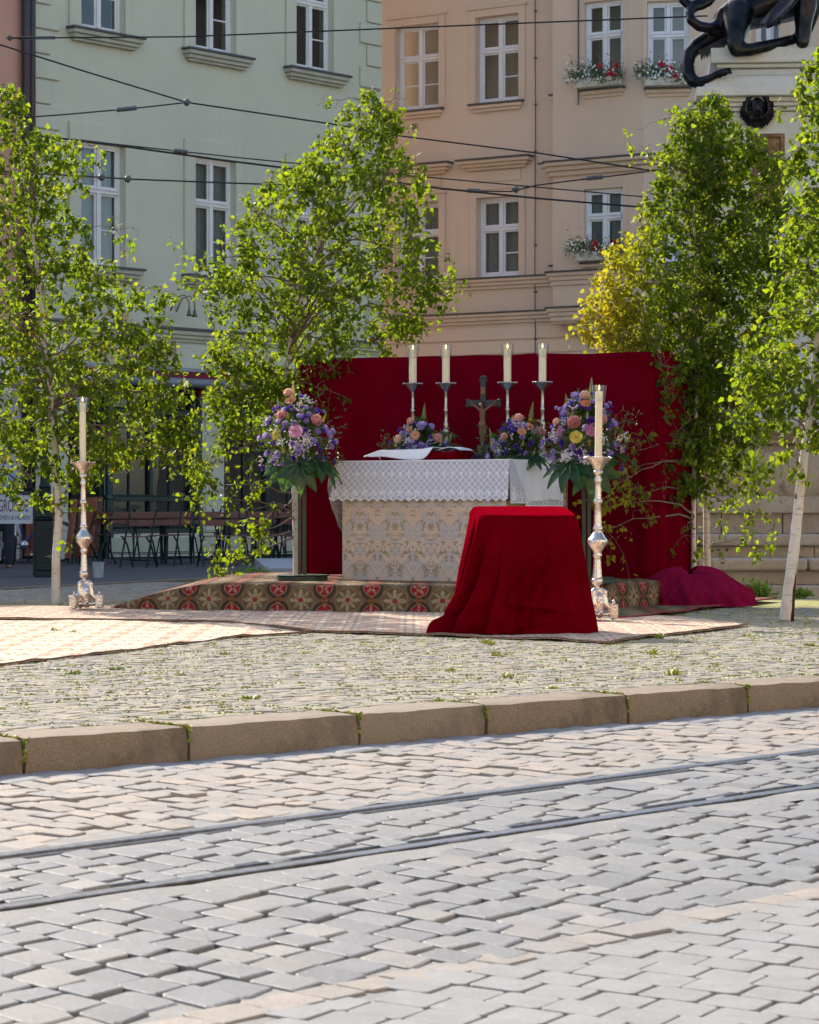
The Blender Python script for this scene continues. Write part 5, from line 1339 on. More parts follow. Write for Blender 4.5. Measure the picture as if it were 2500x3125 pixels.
# ================================================================== altar
AX, AY = -.597, 23.3; AR = RAD(-32); AM = T(AX, AY, DZ) @ RZ(AR)
AW, AD, AH = 1.68, 1.10, 1.055
altar = thing('altar', 'altar table with a gold and grey brocade frontal', 'altar', (AX, AY, DZ), AR)
Mb_ = Mat('brocade', .6, 0, .4); x, y, z = Mb_.xyz()
P = .37
mxx = ((x/P).fract()-.5).abs()*P; zz_ = z+((x/P).floor()*0)
v1 = Mb_.vec(mxx, zz_, 3.3); v2 = Mb_.vec(mxx, zz_, 8.7)
n1 = Mb_.noise(9, 2, .45, v1, dist=.9); n2 = Mb_.noise(11, 2, .45, v2, dist=1.1); n3 = Mb_.noise(34, 2, .5, v1)
peach = Mb_.mix(Mb_.noise(2.5, 3, .6).step(.3,.7), (.62,.43,.31), (.68,.50,.38))
vein = ((n3-.5).abs()).gt(.035)
c = Mb_.mix(n1.step(.505,.525)*vein, peach, (.46,.42,.42)); c = Mb_.mix(n2.step(.565,.58)*vein, c, (.30,.225,.11)); c = Mb_.mix((n1-.515).abs().step(.012,.006), c, (.36,.30,.20))
tw = Mb_.noise(260, 2, .5, Mb_.vec(x*.5, z*2.0, y)); c = Mb_.mix(tw.step(.4,.6)*.12, c, (.3,.26,.22))
Mb_.color(c); Mb_.bump(tw*.5+n2.step(.56,.58)*.5, .35, .003); m_brocade = Mb_.m
def afr(name, fn, nu, nv, mat, sm=True):
    m = MB(); m.grid(fn, nu, nv); return m.build(name, mat, altar, smooth=sm)
afr('frontal', lambda a, b: (a*AW, .0+.004*noise.noise(Vector((a*6, b*3, 0)))*(1-b)+.004*math.sin(a*9)*(1-b), .004+b*(AH-.02)), 60, 10, m_brocade)
Mp_ = Mat('gold_side_brocade', .55); x, y, z = Mp_.xyz(); n = Mp_.noise(11, 3, .5, Mp_.vec(((y/.3).fract()-.5).abs()*.3, z, 2), dist=1); Mp_.color(Mp_.mix(n.step(.49,.52), (.17,.085,.035), (.42,.30,.17))); m_sideb = Mp_.m
afr('side_panel', lambda a, b: (AW-.002, .002+a*AD, .004+b*(AH-.02)), 20, 6, m_sideb); afr('side_panel', lambda a, b: (.002, .002+a*AD, .004+b*(AH-.02)), 20, 6, m_sideb)
m = MB(); m.box(-.02, AW+.02, -.015, AD+.02, AH-.045, AH-.008); m.build('table_top', plain('altar_wood', (.16,.09,.05), .6), altar, bevel=.006)
m = MB(); m.box(.0, AW, AD-.03, AD, .0, AH-.045); m.build('back_panel', bpy.data.materials['altar_wood'], altar)
# lace cloth
Mx = Mat('white_lace', .85); nuv = uvxy(Mx); u_, v_ = nuv
s1, s2 = .028, .028
d1_ = (((u_+v_)/.060).fract()-.5).abs(); d2_ = (((u_-v_)/.060).fract()-.5).abs()
dia = d1_.gt(.43).max(d2_.gt(.43))
mesh_ = ((u_/.0095).fract()-.5).abs().gt(.24).max(((v_/.0095).fract()-.5).abs().gt(.24))
cu_ = ((u_/.088).fract()-.5).abs()*.088
def cross(vc): return ((cu_.lt(.0055))*((v_-vc).abs().lt(.026))).max(cu_.lt(.017)*((v_-(vc+.007)).abs().lt(.0055)))
crs = cross(.365-.13).max(cross(.365-.29)).max(((cu_-.022).abs().lt(.004))*((v_-.06).abs().lt(.02)))
solid = v_.gt(.352).max(dia).max(crs).max(v_.lt(.012))
op = (mesh_*.62+.30).max(solid)
Mx.color(Mx.mix(solid, (.60,.59,.66), (.80,.80,.84))); Mx.alpha(op); Mx.bump(solid, .4, .002); m_lace = Mx.m
cloth = thing('altar_cloth', 'white lace-edged linen cloth laid over the altar', 'altar cloth', (AX, AY, DZ+AH), AR)
m = MB(); LD = .36
m.grid(lambda a, b: (-.03+a*(AW+.06), -.03+b*(AD*.98+.03), .002+.002*noise.noise(Vector((a*9, b*6, 0)))), 40, 12); m.build('top', m_white, cloth, smooth=True)
nz = 22
def lace_front(a, b):
    x_ = -.03-.085*b**1.1*(1-a)**6+a*(AW+.076); out = .032+.014*b+.006*math.sin(a*21)*b+.004*noise.noise(Vector((a*12, b*2, 1)))
    tri = abs(((a*nz) % 1)-.5)*2
    return (x_, -out, .002-b*(LD-.026*tri*(1 if b > .98 else b**6)))
m = MB(); m.grid(lace_front, nz*10, 14, lambda a, b: (a*(AW+.06), LD*(1-b))); m.build('lace_front', m_lace, cloth, smooth=True)
def lace_left(a, b):           # longer hanging side, a runs from the front corner to the back
    tri = abs(((a*14) % 1)-.5)*2; drop = .36+.42*min(1, a*5)*(1-.25*a)
    out = .035+.080*math.sin(math.pi*min(1, b*.86))+.020*math.sin(a*17+1)*b
    return (-out-.02*b*(1-a), -.032+a*(AD*.9), .002-b*(drop-.022*tri*(b**6)))
m = MB(); m.grid(lace_left, 140, 20, lambda a, b: (a*AD, .40*(1-b)*(1+.9*min(1, a*2.2)))); m.build('lace_side', m_lace, cloth, smooth=True)
def lin_right(a, b):
    out = .034+.022*b+.012*math.sin(a*14)*b+.008*math.sin(a*37)*b
    return (AW+out, -.02+a*(AD*.84), .002-b*(.355+.008*math.sin(a*6)))
m = MB(); m.grid(lin_right, 60, 14); m.build('linen_side', m_white, cloth, smooth=True)
def lace_tri(a, b):            # the lace corner that folds round to the side
    return (AW+.046+.02*b, -.036-.010*b*(1-a)+a*(.07+.24*b), .004-b*.38)
m = MB(); m.grid(lace_tri, 24, 14, lambda a, b: (a*.3, LD*(1-b))); m.build('lace_corner', m_lace, cloth, smooth=True)
m = MB(); m.grid(lambda a, b: (AW+.050+.012*math.sin(a*14), .24+a*(AD*.60), -.35-b*.05), 40, 4, lambda a, b: (a*.7, .06*(1-b))); m.build('lace_edge', m_lace, cloth, smooth=True)
# missal cushion with a white cloth
TZ = DZ+AH+.006
def onaltar(s, q, z=0.0): return AM @ Vector((s, q, AH+.006+z))
mp_ = onaltar(.60, .30); mis = thing('book_cushion', 'red book cushion covered by a white cloth on the altar', 'cushion', mp_, AR+.16)
m = MB(); m.box(-.30, .42, -.16, .16, 0, .072); m.build('cushion', m_velvet, mis, bevel=.025, seg=3)
def cl(a, b):
    x_ = -.44+a*.66; wv = .010*noise.noise(Vector((a*4, b*3, 1)))+.004*math.sin(a*9+b*4)
    ztop = .092+wv-(.055*max(0, (-.30-x_)/.14) if x_ < -.30 else 0)+(.02*(x_-.12)/.08 if x_ > .12 else 0)
    if b < .28:
        t = b/.28; lo = .020+.018*math.sin(a*5+1)+.10*max(0, (x_-.10)/.12)**2; lo = min(lo, ztop-.005)
        return (x_, -.172-.012*(1-t), lo+(ztop-lo)*math.sin(t*math.pi/2))
    y_ = -.172+(b-.28)/.72*.37; return (x_, y_, ztop-.02*max(0, (y_-.15)/.05))
m = MB(); m.grid(cl, 40, 24); c = m.build('white_cloth', m_white, mis, smooth=True); s_ = c.modifiers.new('s', 'SOLIDIFY'); s_.thickness = .005
def cl2(a, b):
    x_ = .24+a*.22; y_ = -.12+b*.30; return (x_, y_, .085+.03*math.sin(a*3.0)+.006*noise.noise(Vector((a*4, b*4, 5))))
m = MB(); m.grid(cl2, 14, 14); c = m.build('cloth_fold', m_white, mis, smooth=True); s_ = c.modifiers.new('s', 'SOLIDIFY'); s_.thickness = .005
# ================================================================== candles
def candle_on(pos, r, h, cup_r0, cup_r1, cup_h, label, group, lean=0.0):
    c = thing('candle', label, 'candle', pos, 0, group); c.rotation_euler = (0, lean, 0)
    m = MB(); m.lathe([(0,0),(r,0),(r,h*.5),(r*.985,h-.008),(r*.95,h-.002),(r*.80,h-.001),(r*.6,h-.006),(0,h-.008)], 24); m.build('wax', m_wax, c, smooth=True, auto=50)
    m = MB(); m.tube([(0,0,h-.01),(.001,0,h+.008),(.003,0,h+.014)], .0016, 6); m.build('wick', m_dark, c)
    m = MB(); m.lathe([(0,h+.009),(.0045,h+.015),(.006,h+.022),(.0045,h+.034),(.0018,h+.046),(0,h+.054)], 10); m.build('flame', m_flame, c, smooth=True)
    zc = h-cup_h*.62
    m = MB(); m.lathe([(r+.001,zc),(cup_r0,zc),(cup_r0+.002,zc+.004),(cup_r1,zc+cup_h),(cup_r1-.003,zc+cup_h),(cup_r0-.002,zc+.006),(r+.001,zc+.004)], 32); m.build('wind_cup', m_cup, c, smooth=True, auto=40)
    return c
# tall floor candlesticks
def stem(prof, k): return [(w*.5*k, z*k) for w, z in prof]
def floor_stick(u, v, label, lean):
    g = G(u, v); k = g.y/FPX                       # metres per photo pixel at that distance
    k = 22.2/FPX
    o = thing('floor_candlestick', label, 'candlestick', g, .35, 'tall silver candlesticks'); o.rotation_euler = (0, lean, .35)
    # widths and heights in photo pixels of the left candlestick; height 0 = foot
    pr = [(17,88),(17,92),(13,96),(12,100),(18,104),(27,107),(30,112),(30,119),(25,122),(27,125),(25,128),(22,150),(19,172),(18,178),(23,182),(25,186),(21,190),(23,196),(31,202),(37,207),(46,212),(53,219),(54,226),(49,232),(40,236),(36,240),(29,246),(22,252),(25,256),(27,260),(22,264),(21,270),(19,300),(17,326),(23,330),(25,335),(20,339),(18,344),(17,372),(16,384),(20,389),(20,396),(15,400),(16,408),(24,411),(26,416),(20,420),(27,424),(30,431),(40,436),(52,442),(63,448),(73,453),(75,456),(68,455),(20,450),(0,450)]
    m = MB(); m.lathe(stem([(0,86)]+pr, k), 36, flute=12, famp=.035); m.build('stem', m_silver_old, o, smooth=True, auto=50)
    m = MB()                                        # gadrooned rim of the drip pan
    for j in range(26):
        a = j/26*2*math.pi; m.ball((37*k*math.cos(a), 37*k*math.sin(a), 455*k), 2.8*k, 6, 5)
    m.build('rim_beads', m_silver_old, o, smooth=True)
    m = MB()                                        # three-sided scrolled foot
    for a in (RAD(-25), RAD(95), RAD(215)):
        d = Vector((math.cos(a), math.sin(a), 0))
        m.tube([Vector((0,0,88*k)), d*13*k+Vector((0,0,90*k)), d*21*k+Vector((0,0,86*k)), d*21*k+Vector((0,0,68*k)), d*24*k+Vector((0,0,52*k)), d*34*k+Vector((0,0,42*k)), d*46*k+Vector((0,0,36*k))], [8*k,8*k,8*k,8*k,9*k,9*k,8*k], 10)
        a2 = a+RAD(60); d2 = Vector((math.cos(a2), math.sin(a2), 0))
        m.ball(d2*8*k+Vector((0,0,52*k)), (17*k,17*k,34*k), 14, 10); m.ball(d2*22*k+Vector((0,0,56*k)), (5*k,5*k,9*k), 10, 8); m.ball(d2*21*k+Vector((0,0,30*k)), (7*k,7*k,8*k), 10, 8); m.ball(d2*16*k+Vector((0,0,17*k)), (6*k,6*k,6*k), 10, 8)
        m.tube([d*44*k+Vector((0,0,26*k)), d2*18*k+Vector((0,0,22*k))], [6*k, 6*k], 8); m.tube([d2*18*k+Vector((0,0,22*k)), Vector((math.cos(a2+RAD(60)), math.sin(a2+RAD(60)), 0))*44*k+Vector((0,0,26*k))], [6*k, 6*k], 8)
    m.ball((0,0,58*k), (18*k,18*k,34*k), 16, 10)
    organic(m, 'foot_body', m_silver_old, .0065, o, 1)
    for a in (RAD(-25), RAD(95), RAD(215)):
        mm = RZ(a) @ T(46*k, 0, 0)
        m = MB(); m.box(-10*k, 11*k, -11*k, 11*k, 13*k, 49*k); m.box(-12*k, 13*k, -13*k, 13*k, 47*k, 51*k); m.box(-11*k, 12*k, -12*k, 12*k, 12*k, 17*k)
        for s__ in (-1, 1): m.box(-6*k, 7*k, s__*11*k-1.5*k, s__*11*k+1.5*k, 20*k, 44*k)
        m.box(11*k-1*k, 12.5*k, -7*k, 7*k, 20*k, 44*k)
        b_ = m.build('foot_block', m_silver_old, o, mx=mm, bevel=.003)
        m = MB(); m.lathe([(5*k,-.0),(5.5*k,6*k),(7*k,13*k),(0,13*k)], 10); m.build('foot_pin', m_silver_old, b_, smooth=True)
        m = MB(); m.lathe([(2*k,51*k),(4*k,52*k),(5*k,56*k),(3*k,62*k),(0,64*k)], 10); m.build('finial', m_silver_old, b_, smooth=True)
    top = Vector(g)+Vector((math.sin(lean)*452*k, 0, math.cos(lean)*452*k))
    return top, k
KS = 22.2/FPX
tp, k = floor_stick(258, 1866, 'silver floor candlestick on the open carpet beside a birch trunk', RAD(-.6))
candle_on(tp, 10*k, 186*k, 16*k, 21.5*k, 46*k, 'lit ivory candle on the silver candlestick by the birch trunk', 'candles on floor candlesticks', RAD(-.4))
tp, k = floor_stick(1822, 1900, 'silver floor candlestick close behind the red velvet kneeler', RAD(.5))
candle_on(tp, 10*k, 186*k, 16*k, 21.5*k, 46*k, 'lit ivory candle on the silver candlestick behind the kneeler', 'candles on floor candlesticks', RAD(.7))
# altar candlesticks
alab = ['outermost altar candlestick beside the left flower bowl', 'altar candlestick between the left flower bowl and the crucifix', 'altar candlestick between the crucifix and the right flower bowl', 'outermost altar candlestick beside the tall flower arrangement']
clab = ['lit candle standing at the birch end of the altar row', 'lit candle next to the crucifix on the missal side', 'lit candle next to the crucifix above the pink roses', 'lit candle at the tall bouquet end of the altar row']
for i, s_ in enumerate((.209, .562, 1.204, 1.561)):
    p = onaltar(s_, .85); o = thing('altar_candlestick', alab[i], 'candlestick', p, 0, 'silver altar candlesticks'); k = p.y/FPX
    pr = [(0,0),(64,0),(66,6),(52,12),(36,18),(22,30),(16,44),(24,50),(24,56),(15,62),(14,76),(20,84),(22,92),(15,100),(13,106),(17,112),(13,118),(10,124),(10,150),(14,154),(14,158),(10,162),(9,190),(10,212),(14,216),(26,220),(40,228),(54,235),(60,238),(58,239),(30,235),(0,235)]
    m = MB(); m.lathe(stem(pr, k), 24); m.build('stem', m_silver_gr, o, smooth=True, auto=50)
    m = MB()
    for j in range(22):
        a = j/22*2*math.pi; m.ball((29.5*k*math.cos(a), 29.5*k*math.sin(a), 238*k), 2.8*k, 6, 5)
    m.build('rim_beads', m_silver_gr, o, smooth=True)
    candle_on(p+Vector((0,0,235*k)), 11.5*k, 105*k, 15*k, 20.5*k, 43*k, clab[i], 'candles on the altar')
# ================================================================== crucifix
p = onaltar(.95, .86); k = p.y/FPX
cr = thing('crucifix', 'dark wooden crucifix with a brown carved figure on the altar', 'crucifix', p, AR*.55)
m_ebony = plain('black_wood', (.012,.010,.010), .4); m_cwood = plain('carved_wood', (.17,.075,.035), .5, var=.2, scale=20)
m = MB(); m.box(-9*k, 9*k, -5*k, 5*k, 30*k, 246*k); m.box(-46*k, 46*k, -5*k, 5*k, 166*k, 186*k); m.build('cross', m_ebony, cr, bevel=.002)
for x_, z_, a in ((0, 248, 0), (-48, 176, 90), (48, 176, -90)):
    m = MB()
    for dx, dz, r in ((0,0,9),(-8,-3,7),(8,-3,7),(0,8,6),(-7,7,4.5),(7,7,4.5)): m.ball((dx*k, 0, dz*k), (r*k, 6*k, r*k), 10, 6)
    organic(m, 'trefoil_end', m_ebony, .004, cr, 1, T(x_*k, 0, z_*k) @ RY(RAD(a)))
m = MB()
for a in range(8): 
    a_ = a/8*2*math.pi+.39; m.box(-3*k, 3*k, -5.5*k, 5.5*k, 0, 20*k, T(0,0,176*k) @ RY(a_))
m.build('glory', m_ebony, cr)
m = MB(); m.box(-7*k, 7*k, -8*k, -6*k, 205*k, 226*k); m.build('title_board', m_cwood, cr)
m = MB(); m.box(-34*k, 34*k, -22*k, 22*k, 0, 12*k); m.box(-26*k, 26*k, -18*k, 18*k, 12*k, 24*k); m.box(-18*k, 18*k, -13*k, 13*k, 24*k, 50*k); m.build('base', m_ebony, cr, bevel=.003)
m = MB()
def cb(pts, n=8):
    P = [(x_*k, y_*k, z_*k) for x_, y_, z_, r in pts]; R2 = [r*k for *_, r in pts]; m.tube(P, R2, n)
    for q, r in zip(P, R2): m.ball(q, r, 8, 6)
cb([(0,-10,150,10),(0,-11,138,9),(0,-10,122,8),(0,-10,112,10)]); cb([(-1,-13,158,3.5),(-3,-15,166,4)]); m.ball((-3*k,-15*k,169*k), (6.5*k,7*k,8.5*k), 10, 8)
cb([(-9,-10,156,4.5),(-22,-9,166,3.4),(-36,-7,176,2.6),(-40,-7,179,3)]); cb([(9,-10,156,4.5),(22,-9,166,3.4),(36,-7,176,2.6),(40,-7,179,3)])
cb([(-4,-11,110,6.5),(-5,-15,84,5),(-2,-11,60,3.6),(-1,-13,46,3)]); cb([(4,-11,110,6.5),(6,-15,84,5),(2,-11,60,3.6),(1,-14,44,3)])
organic(m, 'figure', m_cwood, .0035, cr, 1)
m = MB(); m.lathe([(9*k,100*k),(12*k,103*k),(11.5*k,113*k),(10*k,118*k)], 14, (0,-11*k,0)); m.build('loincloth', bpy.data.materials['carved_wood'], cr, smooth=True)
# ================================================================== velvet covered kneeler
KC = Vector((.792, 18.22)); kn = thing('kneeler', 'kneeler draped to the ground in crimson velvet', 'kneeler', (KC.x, KC.y, PZ), RAD(11))
def supe(th, a, b, n=5.0):
    c, s = math.cos(th), math.sin(th); r = (abs(c/a)**n+abs(s/b)**n)**(-1/n); return r*c, r*s
def adif(th, c): return math.atan2(math.sin(th-c), math.cos(th-c))
def kfn(a, b):
    th = a*2*math.pi-math.pi/2
    if b < .16:                                    # top surface, higher at the back
        f = b/.16; x_, y_ = supe(th, .335, .185, 9); x_ *= f; y_ *= f
        return (x_, y_, .862+.034*(y_/.185)+.004*noise.noise(Vector((x_*4, y_*4, 1)))-.006*max(0, f-.85)/.15)
    h = (b-.16)/.84
    xt, yt = supe(th, .335, .185, 9)
    ztop = .862+.034*(yt/.185)-.006
    rd = min(1.0, h/.045); z_ = ztop-(ztop-.010)*h
    out = .016*math.sin(min(1, rd)*math.pi/2)
    lf = math.exp(-(adif(th, math.pi)/.75)**2)      # the side that trails over the carpet
    rt = math.exp(-(adif(th, 0)/.8)**2); ax = .335+out+(.105+.05*lf+.045*rt)*h**1.05; by = .185+out+.13*h**1.1; nn = 7-3.4*h
    x_, y_ = supe(th, ax, by, nn)
    fl_ = math.exp(-(adif(th, -2.55)/.20)**2); frr = math.exp(-(adif(th, -.52)/.20)**2); bk = math.exp(-(adif(th, 1.57)/.8)**2)
    left = math.exp(-(adif(th, -2.85)/.40)**2)
    am = (.006+.044*fl_+.020*frr+.03*bk+.040*left)*min(1, h*1.6)
    w_ = am*math.sin(th*22+3.0*h+1.6*math.sin(th*3))+.012*h*noise.noise(Vector((x_*5, y_*5, h*3)))
    front = math.exp(-(adif(th, -1.55)/.62)**4)
    # soft diagonal drag folds and a cross crease on the taut front
    def ridge(d, s): return math.exp(-(d/s)**2)
    def fold(d, s): return math.exp(-(d/s)**2)-.55*math.exp(-((d-1.9*s)/(1.3*s))**2)       # a crest with a hollow beside it
    g = min(1, h*2.5)
    w_ += front*g*(.042*fold(x_+.33-(1-h)*.60, .030)+.030*fold(x_+.16-(1-h)*.52, .026)+.022*fold(x_-.10-(1-h)*.36, .024)+.020*fold(.30-x_-(1-h)*.22, .022))
    w_ += front*(.040*fold(h-.76-.16*x_, .030)+.022*fold(h-.90+.30*x_, .030)+.018*noise.noise(Vector((x_*6, h*4, 2)))*h+.010*noise.noise(Vector((x_*15, h*9, 5)))*h)
    w_ += .075*ridge(x_+.24-.35*(1-h), .030)*ridge(h-.92, .10)*front-.045*ridge(x_+.33, .045)*ridge(h-.95, .10)*front
    x_ += math.cos(th)*w_; y_ += math.sin(th)*w_
    sp = left*max(0, h-.58)**1.5*1.15                # cloth pooling on the ground at the left
    x_ -= sp*.62; y_ += sp*.10
    x_ += left*.018*math.sin(h*26+th*9)*max(0, h-.55)*2; y_ += left*.02*math.sin(h*31+th*7)*max(0, h-.55)*2
    if h > .80: z_ = max(z_+left*.035*math.sin(h*34+th*8)*(h-.80)*5, .010)
    if h > .965: z_ = .010+.012*abs(math.sin(th*11+2*math.sin(th*3)))
    return (x_, y_, z_)
m = MB(); m.grid(kfn, 420, 150); c = m.build('velvet_cover', m_velvet, kn, smooth=True)
m = MB(); m.box(-.30, .30, -.15, .15, 0, .82); m.build('stool_frame', bpy.data.materials['altar_wood'], kn)
# ================================================================== flower stands
m_stand = plain('dark_green_stand', (.018,.035,.018), .5, var=.2, scale=20)
def stand(pos, label, top):
    o = thing('flower_stand', label, 'flower stand', pos, .15, 'green flower stands')
    m = MB(); r = .235; poly = [(r*math.cos(a), r*math.sin(a)) for a in [math.pi/8+j*math.pi/4 for j in range(8)]]
    m.prism(poly, 0, .045); b_ = m.build('base_plate', m_stand, o, bevel=.006)
    m = MB(); m.prism([(x_*1.03, y_*1.03) for x_, y_ in poly], .045, .055); m.build('top_rim', m_stand, b_, bevel=.002)
    for x_ in (-.022, .022):
        m = MB(); m.bar((x_, 0, .05), (x_, 0, top), .022, .03); m.build('post', m_stand, o, bevel=.003)
    m = MB(); m.lathe([(0,top),(.05,top),(.15,top+.05),(.17,top+.11),(.155,top+.11),(.04,top+.02),(0,top+.02)], 18); m.build('bowl', m_stand, o, smooth=True)
    return o
sL = Vector(((922-CU)*23.0/FPX, 23.0, DZ)); sR = Vector(((1790-CU)*22.15/FPX, 22.15, DZ))
zl_ = EYE+(HV-1440)*23.0/FPX-DZ; zr_ = EYE+(HV-1440)*22.15/FPX-DZ
stand(sL, 'green flower stand on the dais before the left edge of the backdrop', zl_)
stand(sR, 'green flower stand on the dais corner behind the floor candlestick', zr_)
# ================================================================== flowers (shared meshes)
rf = random.Random(21)
def petal_mat(name, a, b, tr=.38):
    M = Mat(name, .6); r = M.rnd(); n = M.noise(30, 3, .6)
    M.color(M.mix((n*.6+r*.4).step(.3,.75), a, b)); M.b.inputs['Subsurface Weight'].default_value = .0
    t = M.nt.nodes.new('ShaderNodeBsdfTranslucent'); t.inputs[0].default_value = (*[min(1, q*1.1) for q in b], 1); mx = M.nt.nodes.new('ShaderNodeMixShader'); mx.inputs[0].default_value = tr
    M.nt.links.new(M.b.outputs[0], mx.inputs[1]); M.nt.links.new(t.outputs[0], mx.inputs[2]); M.nt.links.new(mx.outputs[0], M.out.inputs[0]); return M.m
p_pink = petal_mat('rose_petal', (.75,.28,.30), (.84,.52,.46)); p_peach = petal_mat('peach_petal', (.80,.46,.34), (.86,.64,.52)); p_purple = petal_mat('violet_petal', (.09,.03,.36), (.20,.08,.52)); p_lilac = petal_mat('lilac_petal', (.38,.26,.58), (.58,.46,.74))
p_yellow = petal_mat('yellow_petal', (.66,.48,.03), (.75,.66,.20)); p_cream = petal_mat('pale_petal', (.72,.62,.66), (.84,.80,.80)); p_gerb = petal_mat('pink_ray_petal', (.60,.16,.36), (.70,.34,.50)); p_orange = petal_mat('orange_ray_petal', (.70,.22,.05), (.74,.42,.24)); p_bud = petal_mat('bud_green', (.22,.28,.08), (.42,.46,.24)); p_centre = plain('flower_centre', (.22,.16,.03), .9)
def leaf_mat(name, a, b, tcol, tr=.35, rough=.4):
    M = Mat(name, rough); r = (M.attr('rnd')+M.rnd()).fract(); M.color(M.mix(r, a, b))
    t = M.nt.nodes.new('ShaderNodeBsdfTranslucent'); t.inputs[0].default_value = (*tcol, 1); mx = M.nt.nodes.new('ShaderNodeMixShader'); mx.inputs[0].default_value = tr
    M.nt.links.new(M.b.outputs[0], mx.inputs[1]); M.nt.links.new(t.outputs[0], mx.inputs[2]); M.nt.links.new(mx.outputs[0], M.out.inputs[0]); return M.m
m_fleaf = leaf_mat('bouquet_leaf', (.02,.05,.012), (.06,.11,.025), (.12,.20,.02), .3)
m_fatsia = leaf_mat('broad_dark_leaf', (.014,.05,.012), (.028,.08,.018), (.14,.30,.02), .35, .35)
def petal(m, base, az, el, L, W, cup, ruf=0.0, n=3):
    """a petal that leaves base at azimuth az, elevation el and curls inward"""
    d = Vector((math.cos(az), math.sin(az), 0)); s = Vector((-math.sin(az), math.cos(az), 0)); rows_ = []
    p = Vector(base); e = el
    for j in range(n+1):
        t = j/n; w_ = W*math.sin(math.pi*(.18+.70*t))
        rows_.append([p+s*(x_*w_)+Vector((0,0,1))*(cup*abs(x_)*W*1.2)+Vector((0,0,1))*ruf*rf.gauss(0,1) for x_ in (-.5,0,.5)])
        p = p+(d*math.cos(e)+Vector((0,0,1))*math.sin(e))*(L/n); e += cup*1.0
    V = [q for r in rows_ for q in r]; m.add(V, [(j*3+i, j*3+i+1, j*3+i+4, j*3+i+3) for j in range(n) for i in range(2)])
def mesh_rose(mat):
    m = MB()
    for ring, (n, el, L, W) in enumerate(((3,1.45,.9,.5),(4,1.3,.95,.7),(5,1.1,1.0,.85),(6,.85,1.05,.95),(6,.5,1.1,1.05),(6,.15,1.05,1.1))):
        for k in range(n): petal(m, (0,0,.05*(6-ring)), k/n*2*math.pi+ring*.7, el, L*.75, W, .25, .012, 4)
    return m.mesh('rose', mat, True)
def mesh_lis(mat):
    m = MB()
    for n, el, L, W in ((4,1.3,.8,.7),(6,.8,1.0,.95),(6,.35,1.0,1.0)):
        for k in range(n): petal(m, (0,0,0), k/n*2*math.pi+n*.3+L, el, L*.85, W, .2, .05, 3)
    return m.mesh('lisianthus', mat, True)
def mesh_gerb(mat):
    m = MB()
    for n, el, L, z in ((20,.15,1.0,.02),(16,.35,.75,.05),(12,.6,.45,.08)):
        for k in range(n): petal(m, (.12*math.cos(k/n*6.283), .12*math.sin(k/n*6.283), z), k/n*2*math.pi+n, el, L*.85, .26, -.06, .01, 2)
    o = m.mesh('gerbera', mat, True); return o
def mesh_gc():
    m = MB(); m.ball((0,0,.06), (.24,.24,.12), 12, 6); return m.mesh('centre', p_centre, True)
def mesh_snap(mat, top):
    m = MB()
    for k in range(46):
        t = k/46; a = k*2.4; r = .26*(1-t)**.8+.02; c = Vector((r*math.cos(a), r*math.sin(a), 3.0*t)); s = .22*(1-t)**.7+.05
        m.ball(c, (s, s, s*.9), 6, 4)
    m.tube([(0,0,-.6),(0,0,3.05)], [.05,.03], 5); return m.mesh('snapdragon', mat, True)
def mesh_cluster(mat):
    m = MB()
    for k in range(22):
        c = Vector((rf.gauss(0,.42), rf.gauss(0,.42), rf.gauss(.3,.25)))
        for j in range(4): petal(m, c, j*1.57+k, .3, .2, .22, .05, .01, 1)
    return m.mesh('phlox', mat, True)
def mesh_bud(mat):
    m = MB()
    for k in range(4): c = Vector((rf.gauss(0,.35), rf.gauss(0,.35), rf.gauss(.4,.25))); m.ball(c, (.13,.13,.26), 7, 5); m.tube([(0,0,-.3), c], .03, 4)
    return m.mesh('bud', mat, True)
roses = [mesh_rose(p_pink), mesh_rose(p_peach)]; liss = [mesh_lis(p_purple), mesh_lis(p_purple), mesh_lis(p_lilac), mesh_lis(p_lilac)]; gerbs = {'pink': mesh_gerb(p_gerb), 'yellow': mesh_gerb(p_yellow), 'orange': mesh_gerb(p_orange)}; gcen = mesh_gc()
snap_y = mesh_snap(p_yellow, 1); snap_g = mesh_snap(p_bud, 1); clus = [mesh_cluster(p_cream), mesh_cluster(p_lilac)]; buds = [mesh_bud(p_bud), mesh_bud(p_cream)]
def fatsia():
    m = MB(); n = 7
    for k in range(n):
        a = RAD(-95+k*190/(n-1)); L = .9+.25*math.cos(a); d = Vector((math.sin(a), math.cos(a), 0)); s = Vector((d.y, -d.x, 0)); R2 = []
        for j in range(7):
            t = j/6; w_ = .17*math.sin(math.pi*min(1, .12+t*.90))**.8*(1.2 if t > .3 else .8); c = d*L*t+Vector((0,0,-.28*t*t*L)); R2 += [c-s*w_+Vector((0,0,.05)), c, c+s*w_+Vector((0,0,.05))]
        m.add(R2, [(j*3+i, j*3+i+1, j*3+i+4, j*3+i+3) for j in range(6) for i in range(2)])
    m.tube([(0,-.5,.1),(0,0,0)], .03, 5); return m.mesh('broad_leaf', m_fatsia, True)
fat = fatsia()
def orient(p, d, s, spin=0.0):
    q = Vector(d).to_track_quat('Z', 'Y').to_matrix().to_4x4(); return T(*p) @ q @ RZ(spin) @ SC(s, s, s)
